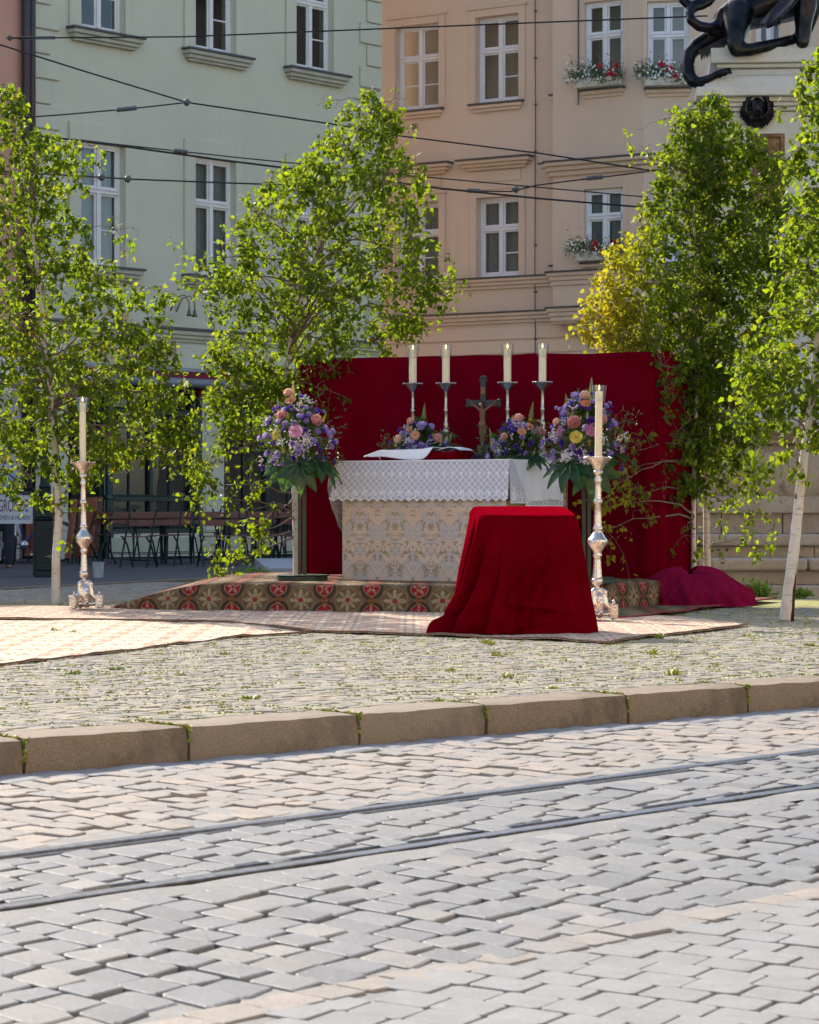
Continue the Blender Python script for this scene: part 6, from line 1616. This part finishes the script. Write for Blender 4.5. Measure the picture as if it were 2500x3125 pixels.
def arrangement(name, label, base, w, h, n_fill, feat, low, seed, group, drop=.3):
    """a mounded arrangement; feat = (mesh kind, u offset, v offset, size) seen from the front, in metres from the centre"""
    r = random.Random(seed); o = thing(name, label, 'flower arrangement', base, 0, group); cz = h*.42
    def surf(x_, z_):                  # depth of the front surface of the mound at (x, z)
        zz_ = (z_-cz)/(h*.58) if z_ > cz else (z_-cz)/(h*.42+.001); wz = w*(1-.62*max(0, zz_)); q = 1-(x_/max(wz,.05))**2-(zz_*.8)**2
        return -.92*w*math.sqrt(max(.03, q))
    def put(me, nm, x_, z_, s, tilt=.5, dy=0.0, par=o):
        y_ = surf(x_, z_)+dy; d = Vector((x_*1.6, y_*1.2, (z_-cz)*1.0+tilt*.25)).normalized(); d = (d+Vector((r.gauss(0,.12), r.gauss(0,.12), r.gauss(0,.12)))).normalized()
        return link(me, nm, par, orient((x_, y_, z_), d, s, r.random()*6))
    for kind, x_, z_, s in feat:
        s *= 1.45 if kind[:4] != 'snap' else 1.7
        if kind == 'rose': put(roses[0], 'rose', x_, z_, s, .6, -.02)
        elif kind == 'peach': put(roses[1], 'rose', x_, z_, s, .6, -.02)
        elif kind in gerbs: g = put(gerbs[kind], 'gerbera', x_, z_, s, .3, -.03); link(gcen, 'centre', g)
        elif kind in ('snapy', 'snapg'):
            y_ = surf(x_, z_)*.5; link(snap_y if kind == 'snapy' else snap_g, 'snapdragon', o, orient((x_, y_, z_), (x_*1.2, -.05, 1.0), s))
    for k in range(n_fill):
        z_ = h*(r.random()**1.15)*.93; f = (z_-cz)/(h*.58) if z_ > cz else (cz-z_)/(h*.9); x_ = r.uniform(-1, 1)*w*(max(.08, 1-f*.86) if z_ > cz else math.sqrt(max(.05, 1-f*f*.95)))
        if any(abs(x_-q[1]) < q[3]*.8 and abs(z_-q[2]) < q[3]*.8 for q in feat if q[0][:4] != 'snap'): continue
        t = r.random()
        if t < .34: put(liss[r.randrange(2)], 'lisianthus', x_, z_, r.uniform(.026,.036))
        elif t < .56: put(liss[2+r.randrange(2)], 'lisianthus', x_, z_, r.uniform(.036,.050))
        elif t < .72: put(clus[0 if r.random() < .5 else 1], 'phlox', x_, z_, r.uniform(.045,.06))['kind'] = 'stuff'
        elif t < .90: put(buds[r.randrange(2)], 'bud', x_, z_, r.uniform(.045,.06))
        else: link(snap_y, 'snapdragon', o, orient((x_, surf(x_, z_)*.9, z_), (x_*1.5, -.2, 1), r.uniform(.018,.026)))
    # back half gets a sparser set so it is a full mound
    for k in range(n_fill//3):
        z_ = h*r.random()*.85; a = r.uniform(.2, math.pi-.2); R3 = w*.8*math.sqrt(max(.1, 1-((z_-cz)/(h*.65))**2)); p_ = (R3*math.cos(a), R3*math.sin(a), z_)
        link(liss[r.randrange(4)], 'lisianthus', o, orient(p_, (p_[0], p_[1], (z_-cz)), .028))
    it = []
    for k in range(1500):
        z_ = h*r.random()*.96; f = (z_-cz)/(h*.62); R3 = w*.84*(max(.06, 1-f*.9) if f > 0 else math.sqrt(max(.06, 1-f*f)))*math.sqrt(r.random()); a = r.random()*6.283
        it.append((*quadleaf((R3*math.cos(a), R3*math.sin(a)*.85, z_), r.uniform(.04,.08), r.uniform(.015,.03), r, -.2), r.random()))
    for k in range(60):                # spiky sprays at the rim
        a = r.random()*6.283; z_ = h*r.uniform(.05,.7); c = Vector((w*math.cos(a), w*.85*math.sin(a), z_)); d = Vector((math.cos(a), math.sin(a), r.uniform(-.4,.7))).normalized()
        for j in range(6):
            cc = c+d*(.02*j); it.append((*quadleaf(cc, .05, .012, r, .0), r.random()))
    soup('greenery', m_fleaf, it, o, 'stuff')
    for x_, y_, z_, s, yaw, pitch in low:
        lf = link(fat, 'broad_leaf', o, T(x_, y_, z_) @ RZ(yaw) @ RX(pitch) @ SC(s, s, s))
    return o
kL = 23.0/FPX; kR = 22.15/FPX
bL = sL+Vector((-16*kL, -.02, zl_+.02)); bR = sR+Vector((-5*kR, -.02, zr_+.02))
def FE(lst, uc, vb, k): return [(a, (u-uc)*k, (vb-v)*k, s) for a, u, v, s in lst]
arrangement('flower_arrangement', 'tall bouquet of roses and violet flowers at the left edge of the backdrop', bL, .34, 235*kL, 150,
  FE([('peach',885,1216,.045),('rose',868,1284,.046),('rose',960,1297,.056),('pink',908,1325,.05),('yellow',850,1333,.042),('orange',890,1232,.040),('snapy',898,1225,.030),('snapg',918,1245,.024),('snapy',925,1270,.02),('snapg',855,1255,.022),('snapy',855,1275,.02)], 906, 1438, kL),
  [(-.10,-.20,.05,.22,2.9,-1.1),(.04,-.24,.04,.25,3.2,-1.25),(.20,-.16,.08,.26,-2.2,-.7)], 31, 'tall bouquets on stands')
arrangement('flower_arrangement', 'tall bouquet of roses and violet flowers behind the right floor candlestick', bR, .36, 240*kR, 150,
  FE([('peach',1778,1225,.046),('rose',1745,1304,.058),('rose',1823,1297,.05),('pink',1798,1322,.048),('yellow',1750,1343,.045),('pink',1702,1325,.036),('snapg',1800,1215,.030),('snapy',1797,1225,.02),('snapg',1732,1255,.026),('snapy',1728,1272,.02),('orange',1780,1241,.036),('peach',1700,1300,.036)], 1785, 1438, kR),
  [(-.14,-.2,.06,.26,2.6,-.8),(.04,-.26,.05,.28,3.1,-1.3),(.25,-.12,.14,.22,-1.7,-.35)], 32, 'tall bouquets on stands')
pA = onaltar(.478, .52); kA = pA.y/FPX; pB = onaltar(1.49, .52); kB = pB.y/FPX
arrangement('flower_arrangement', 'low bowl of flowers on the altar behind the white book cloth', pA, .26, 125*kA, 60,
  FE([('rose',1258,1287,.038),('rose',1328,1336,.044),('peach',1225,1336,.040),('orange',1268,1324,.036),('orange',1250,1306,.028),('snapg',1295,1270,.026),('snapy',1345,1350,.018),('snapg',1370,1345,.02),('snapy',1210,1355,.018)], 1280, 1400, kA), [(.1,-.2,.02,.15,-2.6,-.5),(-.1,-.2,.02,.15,2.6,-.5)], 33, 'low flower bowls on the altar')
arrangement('flower_arrangement', 'low bowl of flowers on the altar between the crucifix and the tall bouquet', pB, .26, 125*kB, 60,
  FE([('rose',1563,1283,.044),('rose',1624,1325,.046),('peach',1522,1335,.036),('orange',1595,1301,.030),('orange',1570,1316,.034),('snapg',1602,1270,.026),('snapy',1600,1280,.02),('snapg',1485,1345,.024),('snapy',1485,1355,.02),('snapy',1632,1355,.02)], 1560, 1400, kB), [(.12,-.2,.03,.17,-2.6,-.5),(-.1,-.2,.02,.16,2.6,-.5),(0,-.22,.02,.16,3.1,-.6)], 34, 'low flower bowls on the altar')
# ================================================================== birches
def birch_leaf_mat(name):
    M = Mat(name, .55, 0, .2); r = M.attr('rnd'); y = M.attr('yel')
    g = M.ramp(r, [(0,(.011,.027,.004)),(.5,(.020,.045,.006)),(1,(.038,.072,.009))]); c = M.mix(y, g, (.30,.24,.015)); M.color(c)
    tg = M.ramp(r, [(0,(.20,.33,.010)),(.5,(.38,.52,.014)),(1,(.58,.65,.02))]); tc = M.mix(y, tg, (.75,.60,.03))
    t = M.nt.nodes.new('ShaderNodeBsdfTranslucent'); M.nt.links.new(tc, t.inputs[0]); mx = M.nt.nodes.new('ShaderNodeMixShader'); mx.inputs[0].default_value = .45
    M.nt.links.new(M.b.outputs[0], mx.inputs[1]); M.nt.links.new(t.outputs[0], mx.inputs[2]); M.nt.links.new(mx.outputs[0], M.out.inputs[0]); return M.m
m_bleaf = birch_leaf_mat('birch_leaf')
Mb2 = Mat('birch_bark', .7); x, y, z = Mb2.xyz()
nl = Mb2.noise(1.0, 4, .6, Mb2.vec(x*9, y*9, z*55)); nb2 = Mb2.noise(4.5, 4, .65, dist=.5); nd = Mb2.noise(1.0, 3, .6, Mb2.vec(x*7, y*7, z*9))
c = Mb2.mix(nb2.step(.35,.7), (.58,.49,.40), (.70,.65,.57)); c = Mb2.mix(nl.step(.60,.68)*.8, c, (.10,.075,.06)); c = Mb2.mix(nd.step(.64,.70)*.9, c, (.05,.038,.03)); Mb2.color(c); Mb2.bump(nl*.6+nb2*.4, .5, .006); m_bark = Mb2.m
m_twig = plain('birch_twig', (.17,.115,.085), .7, var=.25, scale=20, bump=0)
def interp(sil, v):
    for (v0, a0, b0), (v1, a1, b1) in zip(sil[:-1], sil[1:]):
        if v0 <= v <= v1:
            t = (v-v0)/(v1-v0); return a0+(a1-a0)*t, b0+(b1-b0)*t
    return None
def birch(label, Y, trunk_px, r0, sil, n_br, n_tw, leaves_per, seed, yellow=None, extra=(), leaf=.053, depth=1.0, rz_top=.004, vstart=1400):
    r = random.Random(seed); rn = np.random.default_rng(seed)
    tp_ = [D(u, v, Y) for u, v in trunk_px]; base = Vector((tp_[0].x, tp_[0].y, tp_[0].z)); root = thing('birch_tree', label, 'birch tree', base, 0, 'cut birches set up around the altar')
    # resample the trunk with a Catmull-Rom curve
    P = []
    for i in range(len(tp_)-1):
        a, b, c, d = tp_[max(i-1,0)], tp_[i], tp_[i+1], tp_[min(i+2, len(tp_)-1)]
        for k in range(8):
            t = k/8; P.append(.5*((2*b)+(c-a)*t+(2*a-5*b+4*c-d)*t*t+(3*b-a-3*c+d)*t**3))
    P.append(tp_[-1]); n = len(P)
    for i in range(n): P[i] = P[i]+Vector((0, .05*noise.noise(Vector((seed, i*.2, 0)))*min(1, i/10), 0))
    rad = [r0*(1-i/(n-1))**.85+rz_top for i in range(n)]
    m = MB(); m.tube([p-base for p in P], [q*(1+.10*noise.noise(Vector((i*.6, seed, 3)))) for i, q in enumerate(rad)], 12); m.build('trunk', m_bark, root, smooth=True)
    zs_ = D(0, vstart, Y).z; nodes = [p for p in P if p.z > zs_]; nrad = [rad[i] for i, p in enumerate(P) if p.z > zs_]
    vs_ = np.linspace(sil[0][0], sil[-1][0], 200); wts = np.array([max(1, interp(sil, v)[1]-interp(sil, v)[0]) for v in vs_]); wts /= wts.sum(); cum = np.cumsum(wts)
    def sample(edge=1.0):
        v = vs_[int(np.searchsorted(cum, r.random()))]+r.uniform(-4, 4); v = min(max(v, sil[0][0]), sil[-1][0]); a, b = interp(sil, v); f = r.uniform(-1, 1)*edge; u = (a+b)/2+f*(b-a)/2
        hwm = (b-a)/2*Y/FPX; dd = min(.95, .75*hwm+.1)*depth*math.sqrt(max(.05, 1-f*f)); return D(u, v, Y)+Vector((0, r.uniform(-1, 1)*dd, 0))
    brm, twm = MB(), MB(); axis = nodes[:]
    def near_axis(zq):
        best = min(range(len(axis)), key=lambda i: abs(axis[i].z-zq)); return axis[best], nrad[best]
    LV, LF, LR, LY = [], [], [], []
    def add_leaf(p, s):
        d = Vector((r.gauss(0,.55), r.gauss(0,.55), -.55+r.gauss(0,.45))).normalized(); q = Vector((r.gauss(0,1), r.gauss(0,1), r.gauss(0,1))); nx = d.cross(q)
        if nx.length < 1e-3: return
        nx.normalize(); nn = d.cross(nx); st = p+d*(.018); o = len(LV); f = s*r.uniform(.04,.2); b_ = s*r.uniform(-.12,.12)
        LV.extend([tuple(st-base), tuple(st+d*s*.26-nx*s*.43+nn*f-base), tuple(st+d*s*.64-nx*s*.27+nn*(f*.7+b_)-base), tuple(st+d*s*1.05+nn*b_*2-base), tuple(st+d*s*.64+nx*s*.27+nn*(f*.7+b_)-base), tuple(st+d*s*.26+nx*s*.43+nn*f-base)])
        LF.extend([(o,o+1,o+2,o+3), (o,o+3,o+4,o+5)]); h = min(1, max(0, r.gauss(.5,.25)))
        yl = 0.0
        if yellow: 
            Yp = p.y; u = p.x*FPX/Yp+CU; v = HV-(p.z-EYE)*FPX/Yp; yl = yellow(u, v, r)
        elif r.random() < .03: yl = r.random()*.8
        LR.extend([h, h]); LY.extend([yl, yl])
    br_nodes = []; 
    def branch(tgt, start=None, rr=None):
        if start is None:
            rd = 0; a = axis[0]
            zq = tgt.z
            for _ in range(3):
                a, ar = near_axis(zq); rd = (Vector((tgt.x-a.x, tgt.y-a.y))).length; zq = max(axis[0].z, tgt.z-rd*r.uniform(.55,1.0)*1.0)
            start, rr = a, ar
        L_ = (tgt-start).length; c1 = start+Vector((tgt.x-start.x, tgt.y-start.y, 0))*.35+Vector((0,0,(tgt.z-start.z)*.55+.12*L_)); pts_ = []
        for k in range(9):
            t = k/8; p = start*(1-t)**2+c1*2*t*(1-t)+tgt*t*t; p = p+Vector((r.gauss(0,.012), r.gauss(0,.012), r.gauss(0,.01)))*(1 if 0 < k else 0); pts_.append(p)
        r1 = min(rr*.55, .004+.009*L_); brm.tube([p-base for p in pts_], [max(.0022, r1*(1-k/8)**.8) for k in range(9)], 6, False)
        br_nodes.extend(pts_[2:])
    for k in range(n_br): branch(sample(.88))
    low_ = [(p, rad[i]) for i, p in enumerate(P) if p.z > P[0].z+.35]
    for tgt, _ in extra:
        zq = tgt.z+r.uniform(-.15, .28); a_, ar_ = min(low_, key=lambda q: abs(q[0].z-zq)); branch(tgt, a_, max(ar_, .012))
    cand = np.array([tuple(p) for p in br_nodes+[p for p in axis[len(axis)//3:]]])
    def twig(tgt, nl_):
        d = cand-np.array(tgt); pen = np.where(d[:,2] > .06, 2.2, 1.0); i = int(np.argmin((d**2).sum(1)*pen)); st = Vector(cand[i]); L_ = (tgt-st).length
        if L_ > .75: st = tgt+(st-tgt)*(.75/L_); L_ = .75
        mid = st.lerp(tgt, .5)+Vector((r.gauss(0,.04), r.gauss(0,.04), .10*L_+r.gauss(0,.02))); end = tgt+Vector((r.gauss(0,.03), r.gauss(0,.03), -.05-.16*r.random()**2)); pts_ = [st, mid, tgt, end]
        twm.tube([p-base for p in pts_], [.0030,.0022,.0015,.0010], 4, False); seg = [(pts_[j+1]-pts_[j]).length for j in range(3)]; tot = sum(seg)
        for k in range(nl_):
            q = tot*(.18+.82*math.sqrt(r.random())); j = 0
            while j < 2 and q > seg[j]: q -= seg[j]; j += 1
            p = pts_[j].lerp(pts_[j+1], min(1, q/max(seg[j], 1e-4)))+Vector((r.gauss(0,.022), r.gauss(0,.022), r.gauss(0,.015)))
            add_leaf(p, leaf*r.uniform(.6,1.25))
    for k in range(n_tw): twig(sample(1.0 if k % 4 else 1.14), max(4, int(r.gauss(leaves_per, 3))))
    for tgt, cnt in extra:
        for k in range(cnt): twig(tgt+Vector((r.gauss(0,.10), r.gauss(0,.08), r.gauss(-.03,.12))), max(3, int(r.gauss(9,2))))
    tag(brm.build('branches', m_bark if False else m_twig, root, smooth=True), kind='stuff'); tag(twm.build('twigs', m_twig, root, smooth=True), kind='stuff')
    me = bpy.data.meshes.new('crown'); me.from_pydata(LV, [], LF); me.materials.append(m_bleaf)
    for nm, val in (('rnd', LR), ('yel', LY)):
        at = me.attributes.new(nm, 'FLOAT', 'FACE'); at.data.foreach_set('value', val)
    tag(link(me, 'crown', root), kind='stuff'); return root, P
def E(u, v, Y, n, dy=0.0): return (D(u, v, Y)+Vector((0, dy, 0)), n)
m_stake = plain('rusty_stake', (.09,.035,.022), .8, .3, var=.3, scale=30); m_tie = plain('tie_wire', (.30,.29,.28), .5, .8, bump=0)
def stake(u0, v0, u1, v1, Y, label, ties, r=.012):
    a, b = D(u0, v0, Y), D(u1, v1, Y); o = thing('stake', label, 'stake', a, 0, 'steel stakes beside birches'); m = MB(); m.tube([(0,0,-.02), b-a], r, 8); m.build('rod', m_stake, o, smooth=True)
    for t in ties:
        c = (b-a)*t; m = MB(); w_ = .075
        m.tube([c+Vector((w_*.5*math.cos(q)+.0+ (-.035 if ties else 0), w_*.6*math.sin(q), .004*q)) for q in np.linspace(0, 6.28, 14)], .0022, 4, False); m.build('tie', m_tie, o)
# left birch
YL = 23.6
birch('birch with a thin trunk standing beside the left floor candlestick', YL, [(170,1848),(172,1700),(178,1600),(177,1520),(170,1440),(166,1330),(161,1222),(150,1156),(139,1070),(132,1000),(118,850),(92,660),(62,480),(42,320),(38,270)], .036,
  [(262,20,60),(300,-20,85),(360,-70,60),(430,-90,230),(500,-130,255),(580,-150,230),(660,-160,235),(720,-170,300),(790,-170,345),(850,-170,380),(920,-170,470),(980,-170,450),(1060,-160,490),(1150,-150,520),(1250,-140,560),(1340,-120,560),(1400,-60,420),(1460,0,300),(1520,40,240)], 60, 880, 15, 101,
  extra=[E(265,440,YL,5),E(400,700,YL,6),E(560,1200,YL,12,.1),E(570,1330,YL,14,.1),E(600,1400,YL,8),E(500,1050,YL,10),E(515,905,YL,6),E(280,1560,YL,6,-.2),E(330,1350,YL,8,-.2)], vstart=1250)
stake(163, 1850, 166, 1430, YL+.02, 'thin steel stake tied to the trunk of the birch by the candlestick', [.35, .9], .009)
# birch at the left edge of the backdrop
YC = 25.0
birch('tall birch rising behind the left bouquet and stand', YC, [(907,1768),(905,1640),(902,1520),(898,1400),(888,1280),(873,1160),(885,1050),(915,930),(955,800),(992,690),(1020,580),(1062,470),(1105,370),(1130,300),(1138,262)], .034,
  [(262,1118,1150),(310,1070,1185),(370,990,1240),(430,950,1210),(480,900,1290),(530,830,1330),(590,760,1320),(650,725,1270),(720,725,1280),(780,700,1300),(840,650,1350),(900,640,1330),(960,650,1310),(1020,645,1270),(1070,645,1180),(1120,640,1000),(1200,640,950),(1290,650,860),(1340,660,860)], 64, 900, 15, 102,
  extra=[E(575,800,YC,5),E(620,845,YC,7),E(1375,795,YC,7),E(1370,860,YC,8),E(575,1330,YC,5),E(650,1380,YC,8),E(800,1400,YC,6,-.2),E(780,1470,YC,6,-.2),E(600,1420,YC,7,-.2),E(620,1530,YC,8,-.2),E(660,1480,YC,7,-.2),E(750,1560,YC,4,-.2),E(800,1600,YC,3,-.2),E(700,1650,YC,7,-.2),E(670,1690,YC,7,-.2),E(690,1730,YC,4,-.2),E(760,1640,YC,4,-.2),E(860,1560,YC,3,-.2),E(1010,1140,YC,6,-.5),E(1000,1200,YC,4,-.5),E(700,1230,YC,8),E(1240,300,YC,3),E(970,320,YC,3)], vstart=1330)
# pair of birches at the right end of the backdrop
YR = 24.1
def yel_fn(u, v, r):
    f = max(0, min(1, (2010-u)/150))*(1 if v > 560 else .25); return min(1, f*r.uniform(.5,1.15)) if r.random() < .9 else r.random()*.3
birch('birch with yellowing leaves behind the right end of the backdrop', YR, [(2118,1790),(2117,1640),(2118,1500),(2122,1350),(2126,1200),(2130,1050),(2128,900),(2122,760),(2118,620),(2120,500),(2126,400),(2135,330)], .022,
  [(330,2110,2160),(400,2040,2200),(480,2010,2200),(560,2000,2200),(640,1960,2200),(720,1900,2200),(800,1850,2200),(880,1790,2210),(940,1755,2200),(1000,1760,2180),(1050,1800,2170),(1110,1990,2170),(1200,2010,2170),(1300,2030,2170),(1400,2035,2160),(1500,2060,2150)], 56, 860, 14, 103, yellow=yel_fn, leaf=.051,
  extra=[E(1960,395,YR,3),E(1985,470,YR,4),E(2030,1180,YR-.5,10),E(2020,1120,YR-.5,8),E(1960,1370,YR-.7,4),E(1935,1430,YR-.8,9),E(1950,1500,YR-.8,6),E(1880,1480,YR-1.2,7),E(1865,1550,YR-1.2,8),E(1850,1620,YR-1.2,4),E(2060,1330,YR-.4,10),E(2080,1460,YR-.3,8),E(2090,1640,YR-.3,4)])
YR2 = 24.35
birch('birch with a pale straight trunk rising from the magenta cloth', YR2, [(2162,1800),(2158,1680),(2156,1560),(2152,1450),(2153,1330),(2156,1200),(2162,1060),(2168,900),(2172,760),(2174,620),(2176,480),(2178,380),(2170,290)], .031,
  [(275,2150,2200),(330,2120,2240),(400,2110,2320),(480,2110,2390),(560,2120,2410),(640,2120,2420),(720,2120,2430),(800,2120,2430),(880,2120,2430),(960,2120,2420),(1040,2110,2410),(1120,2110,2400),(1200,2110,2400),(1280,2110,2370),(1350,2110,2310),(1420,2110,2270)], 64, 1000, 14, 104, leaf=.051,
  extra=[E(2300,1580,YR2,7),E(2320,1640,YR2,5),E(2280,1500,YR2,5),E(2330,1450,YR2,5),E(2220,1480,YR2,10),E(2250,1420,YR2,10),E(2190,1600,YR2,5),E(2060,360,YR2,3)])
# leaning birch at the right
YF = 20.35
birch('leaning white birch tied to a stake beside the fountain steps', YF, [(2396,1895),(2408,1800),(2422,1690),(2434,1580),(2446,1460),(2462,1340),(2477,1220),(2488,1100),(2502,960),(2520,820),(2535,680),(2545,520),(2550,380),(2552,240),(2550,120)], .044,
  [(110,2510,2590),(170,2450,2640),(240,2440,2680),(320,2450,2720),(400,2430,2760),(480,2420,2780),(560,2430,2800),(660,2410,2820),(760,2370,2840),(860,2350,2840),(960,2320,2840),(1050,2300,2820),(1150,2290,2800),(1250,2310,2760),(1330,2400,2720)], 58, 760, 14, 105, leaf=.054,
  extra=[E(2280,1220,YF,8),E(2300,1290,YF,7),E(2330,1380,YF,6),E(2390,1400,YF,6),E(2440,350,YF,4),E(2430,460,YF,4),E(2260,1130,YF,6),E(2340,1130,YF,8)])
stake(2418, 1898, 2436, 1552, YF-.02, 'rusty brown stake wired to the leaning birch', [.22, .45, .75, .93], .013)
# ================================================================== plants at the foot of the fountain
m_pl = leaf_mat('wild_plant_leaf', (.05,.12,.015), (.12,.22,.03), (.35,.55,.04), .4)
rp = random.Random(77)
def weed_plant(u, v, w, h, n, label):
    p = G(u, v); o = thing('weed_plant', label, 'plant', p, 0, 'plants at the fountain'); it = []
    for k in range(n):
        c = Vector((rp.gauss(0, w*.45), rp.gauss(0, w*.3), abs(rp.gauss(0, h*.45)))); it.append((*quadleaf(c, .06, .035, rp, -.6), rp.random()))
    soup('leaves', m_pl, it, o, 'stuff'); m = MB()
    for k in range(4): m.tube([(rp.gauss(0,.05),0,0),(rp.gauss(0,.08),rp.gauss(0,.04),h*rp.uniform(.9,1.7))], .003, 4); 
    tag(m.build('stems', m_pl, o), kind='stuff')
weed_plant(2308, 1822, .16, .12, 260, 'bright leafy weed against the lowest fountain step')
weed_plant(2435, 1822, .15, .06, 140, 'small weed behind the foot of the leaning birch')
weed_plant(770, 1772, .3, .12, 400, 'grassy weeds in the shade beside the concrete slab')

# ================================================================== sunlit house on the other side of the street (seen in the window panes)
op = thing('opposite_house', 'long cream house with a tiled roof across the street, mirrored in the window panes', 'house', (*(KP+KN*17), 0), KA)
m_cream = plain('cream_plaster', (.66,.56,.42), .9, var=.05, scale=.8)
oh = [(-23.5+k*2.9, -22.4+k*2.9, z, z+1.9) for k in range(17) for z in (1.2, 4.8, 8.3)]
wall_mesh(-25, 25, 0, 13.5, oh, -.25, m_cream).build('wall', m_cream, op)
for k, h in enumerate(oh):
    m = MB(); m.add([(h[0],-.2,h[2]),(h[1],-.2,h[2]),(h[1],-.2,h[3]),(h[0],-.2,h[3])], [(0,1,2,3)]); m.build('window', m_dim, op)
Mt = Mat('roof_tiles_brown', .85); x, y, z = Mt.xyz(); r1 = (z/.22).fract(); n = Mt.noise(3, 3, .6); c = Mt.mix(n.step(.3,.7), (.12,.075,.055), (.18,.11,.08)); c = Mt.mix(r1.lt(.14), c, (.05,.03,.025)); Mt.color(c)
m = MB(); m.add([(-25,.5,13.4),(25,.5,13.4),(25,-8.5,25),(-25,-8.5,25)], [(0,1,2,3)]); m.build('roof', Mt.m, op)
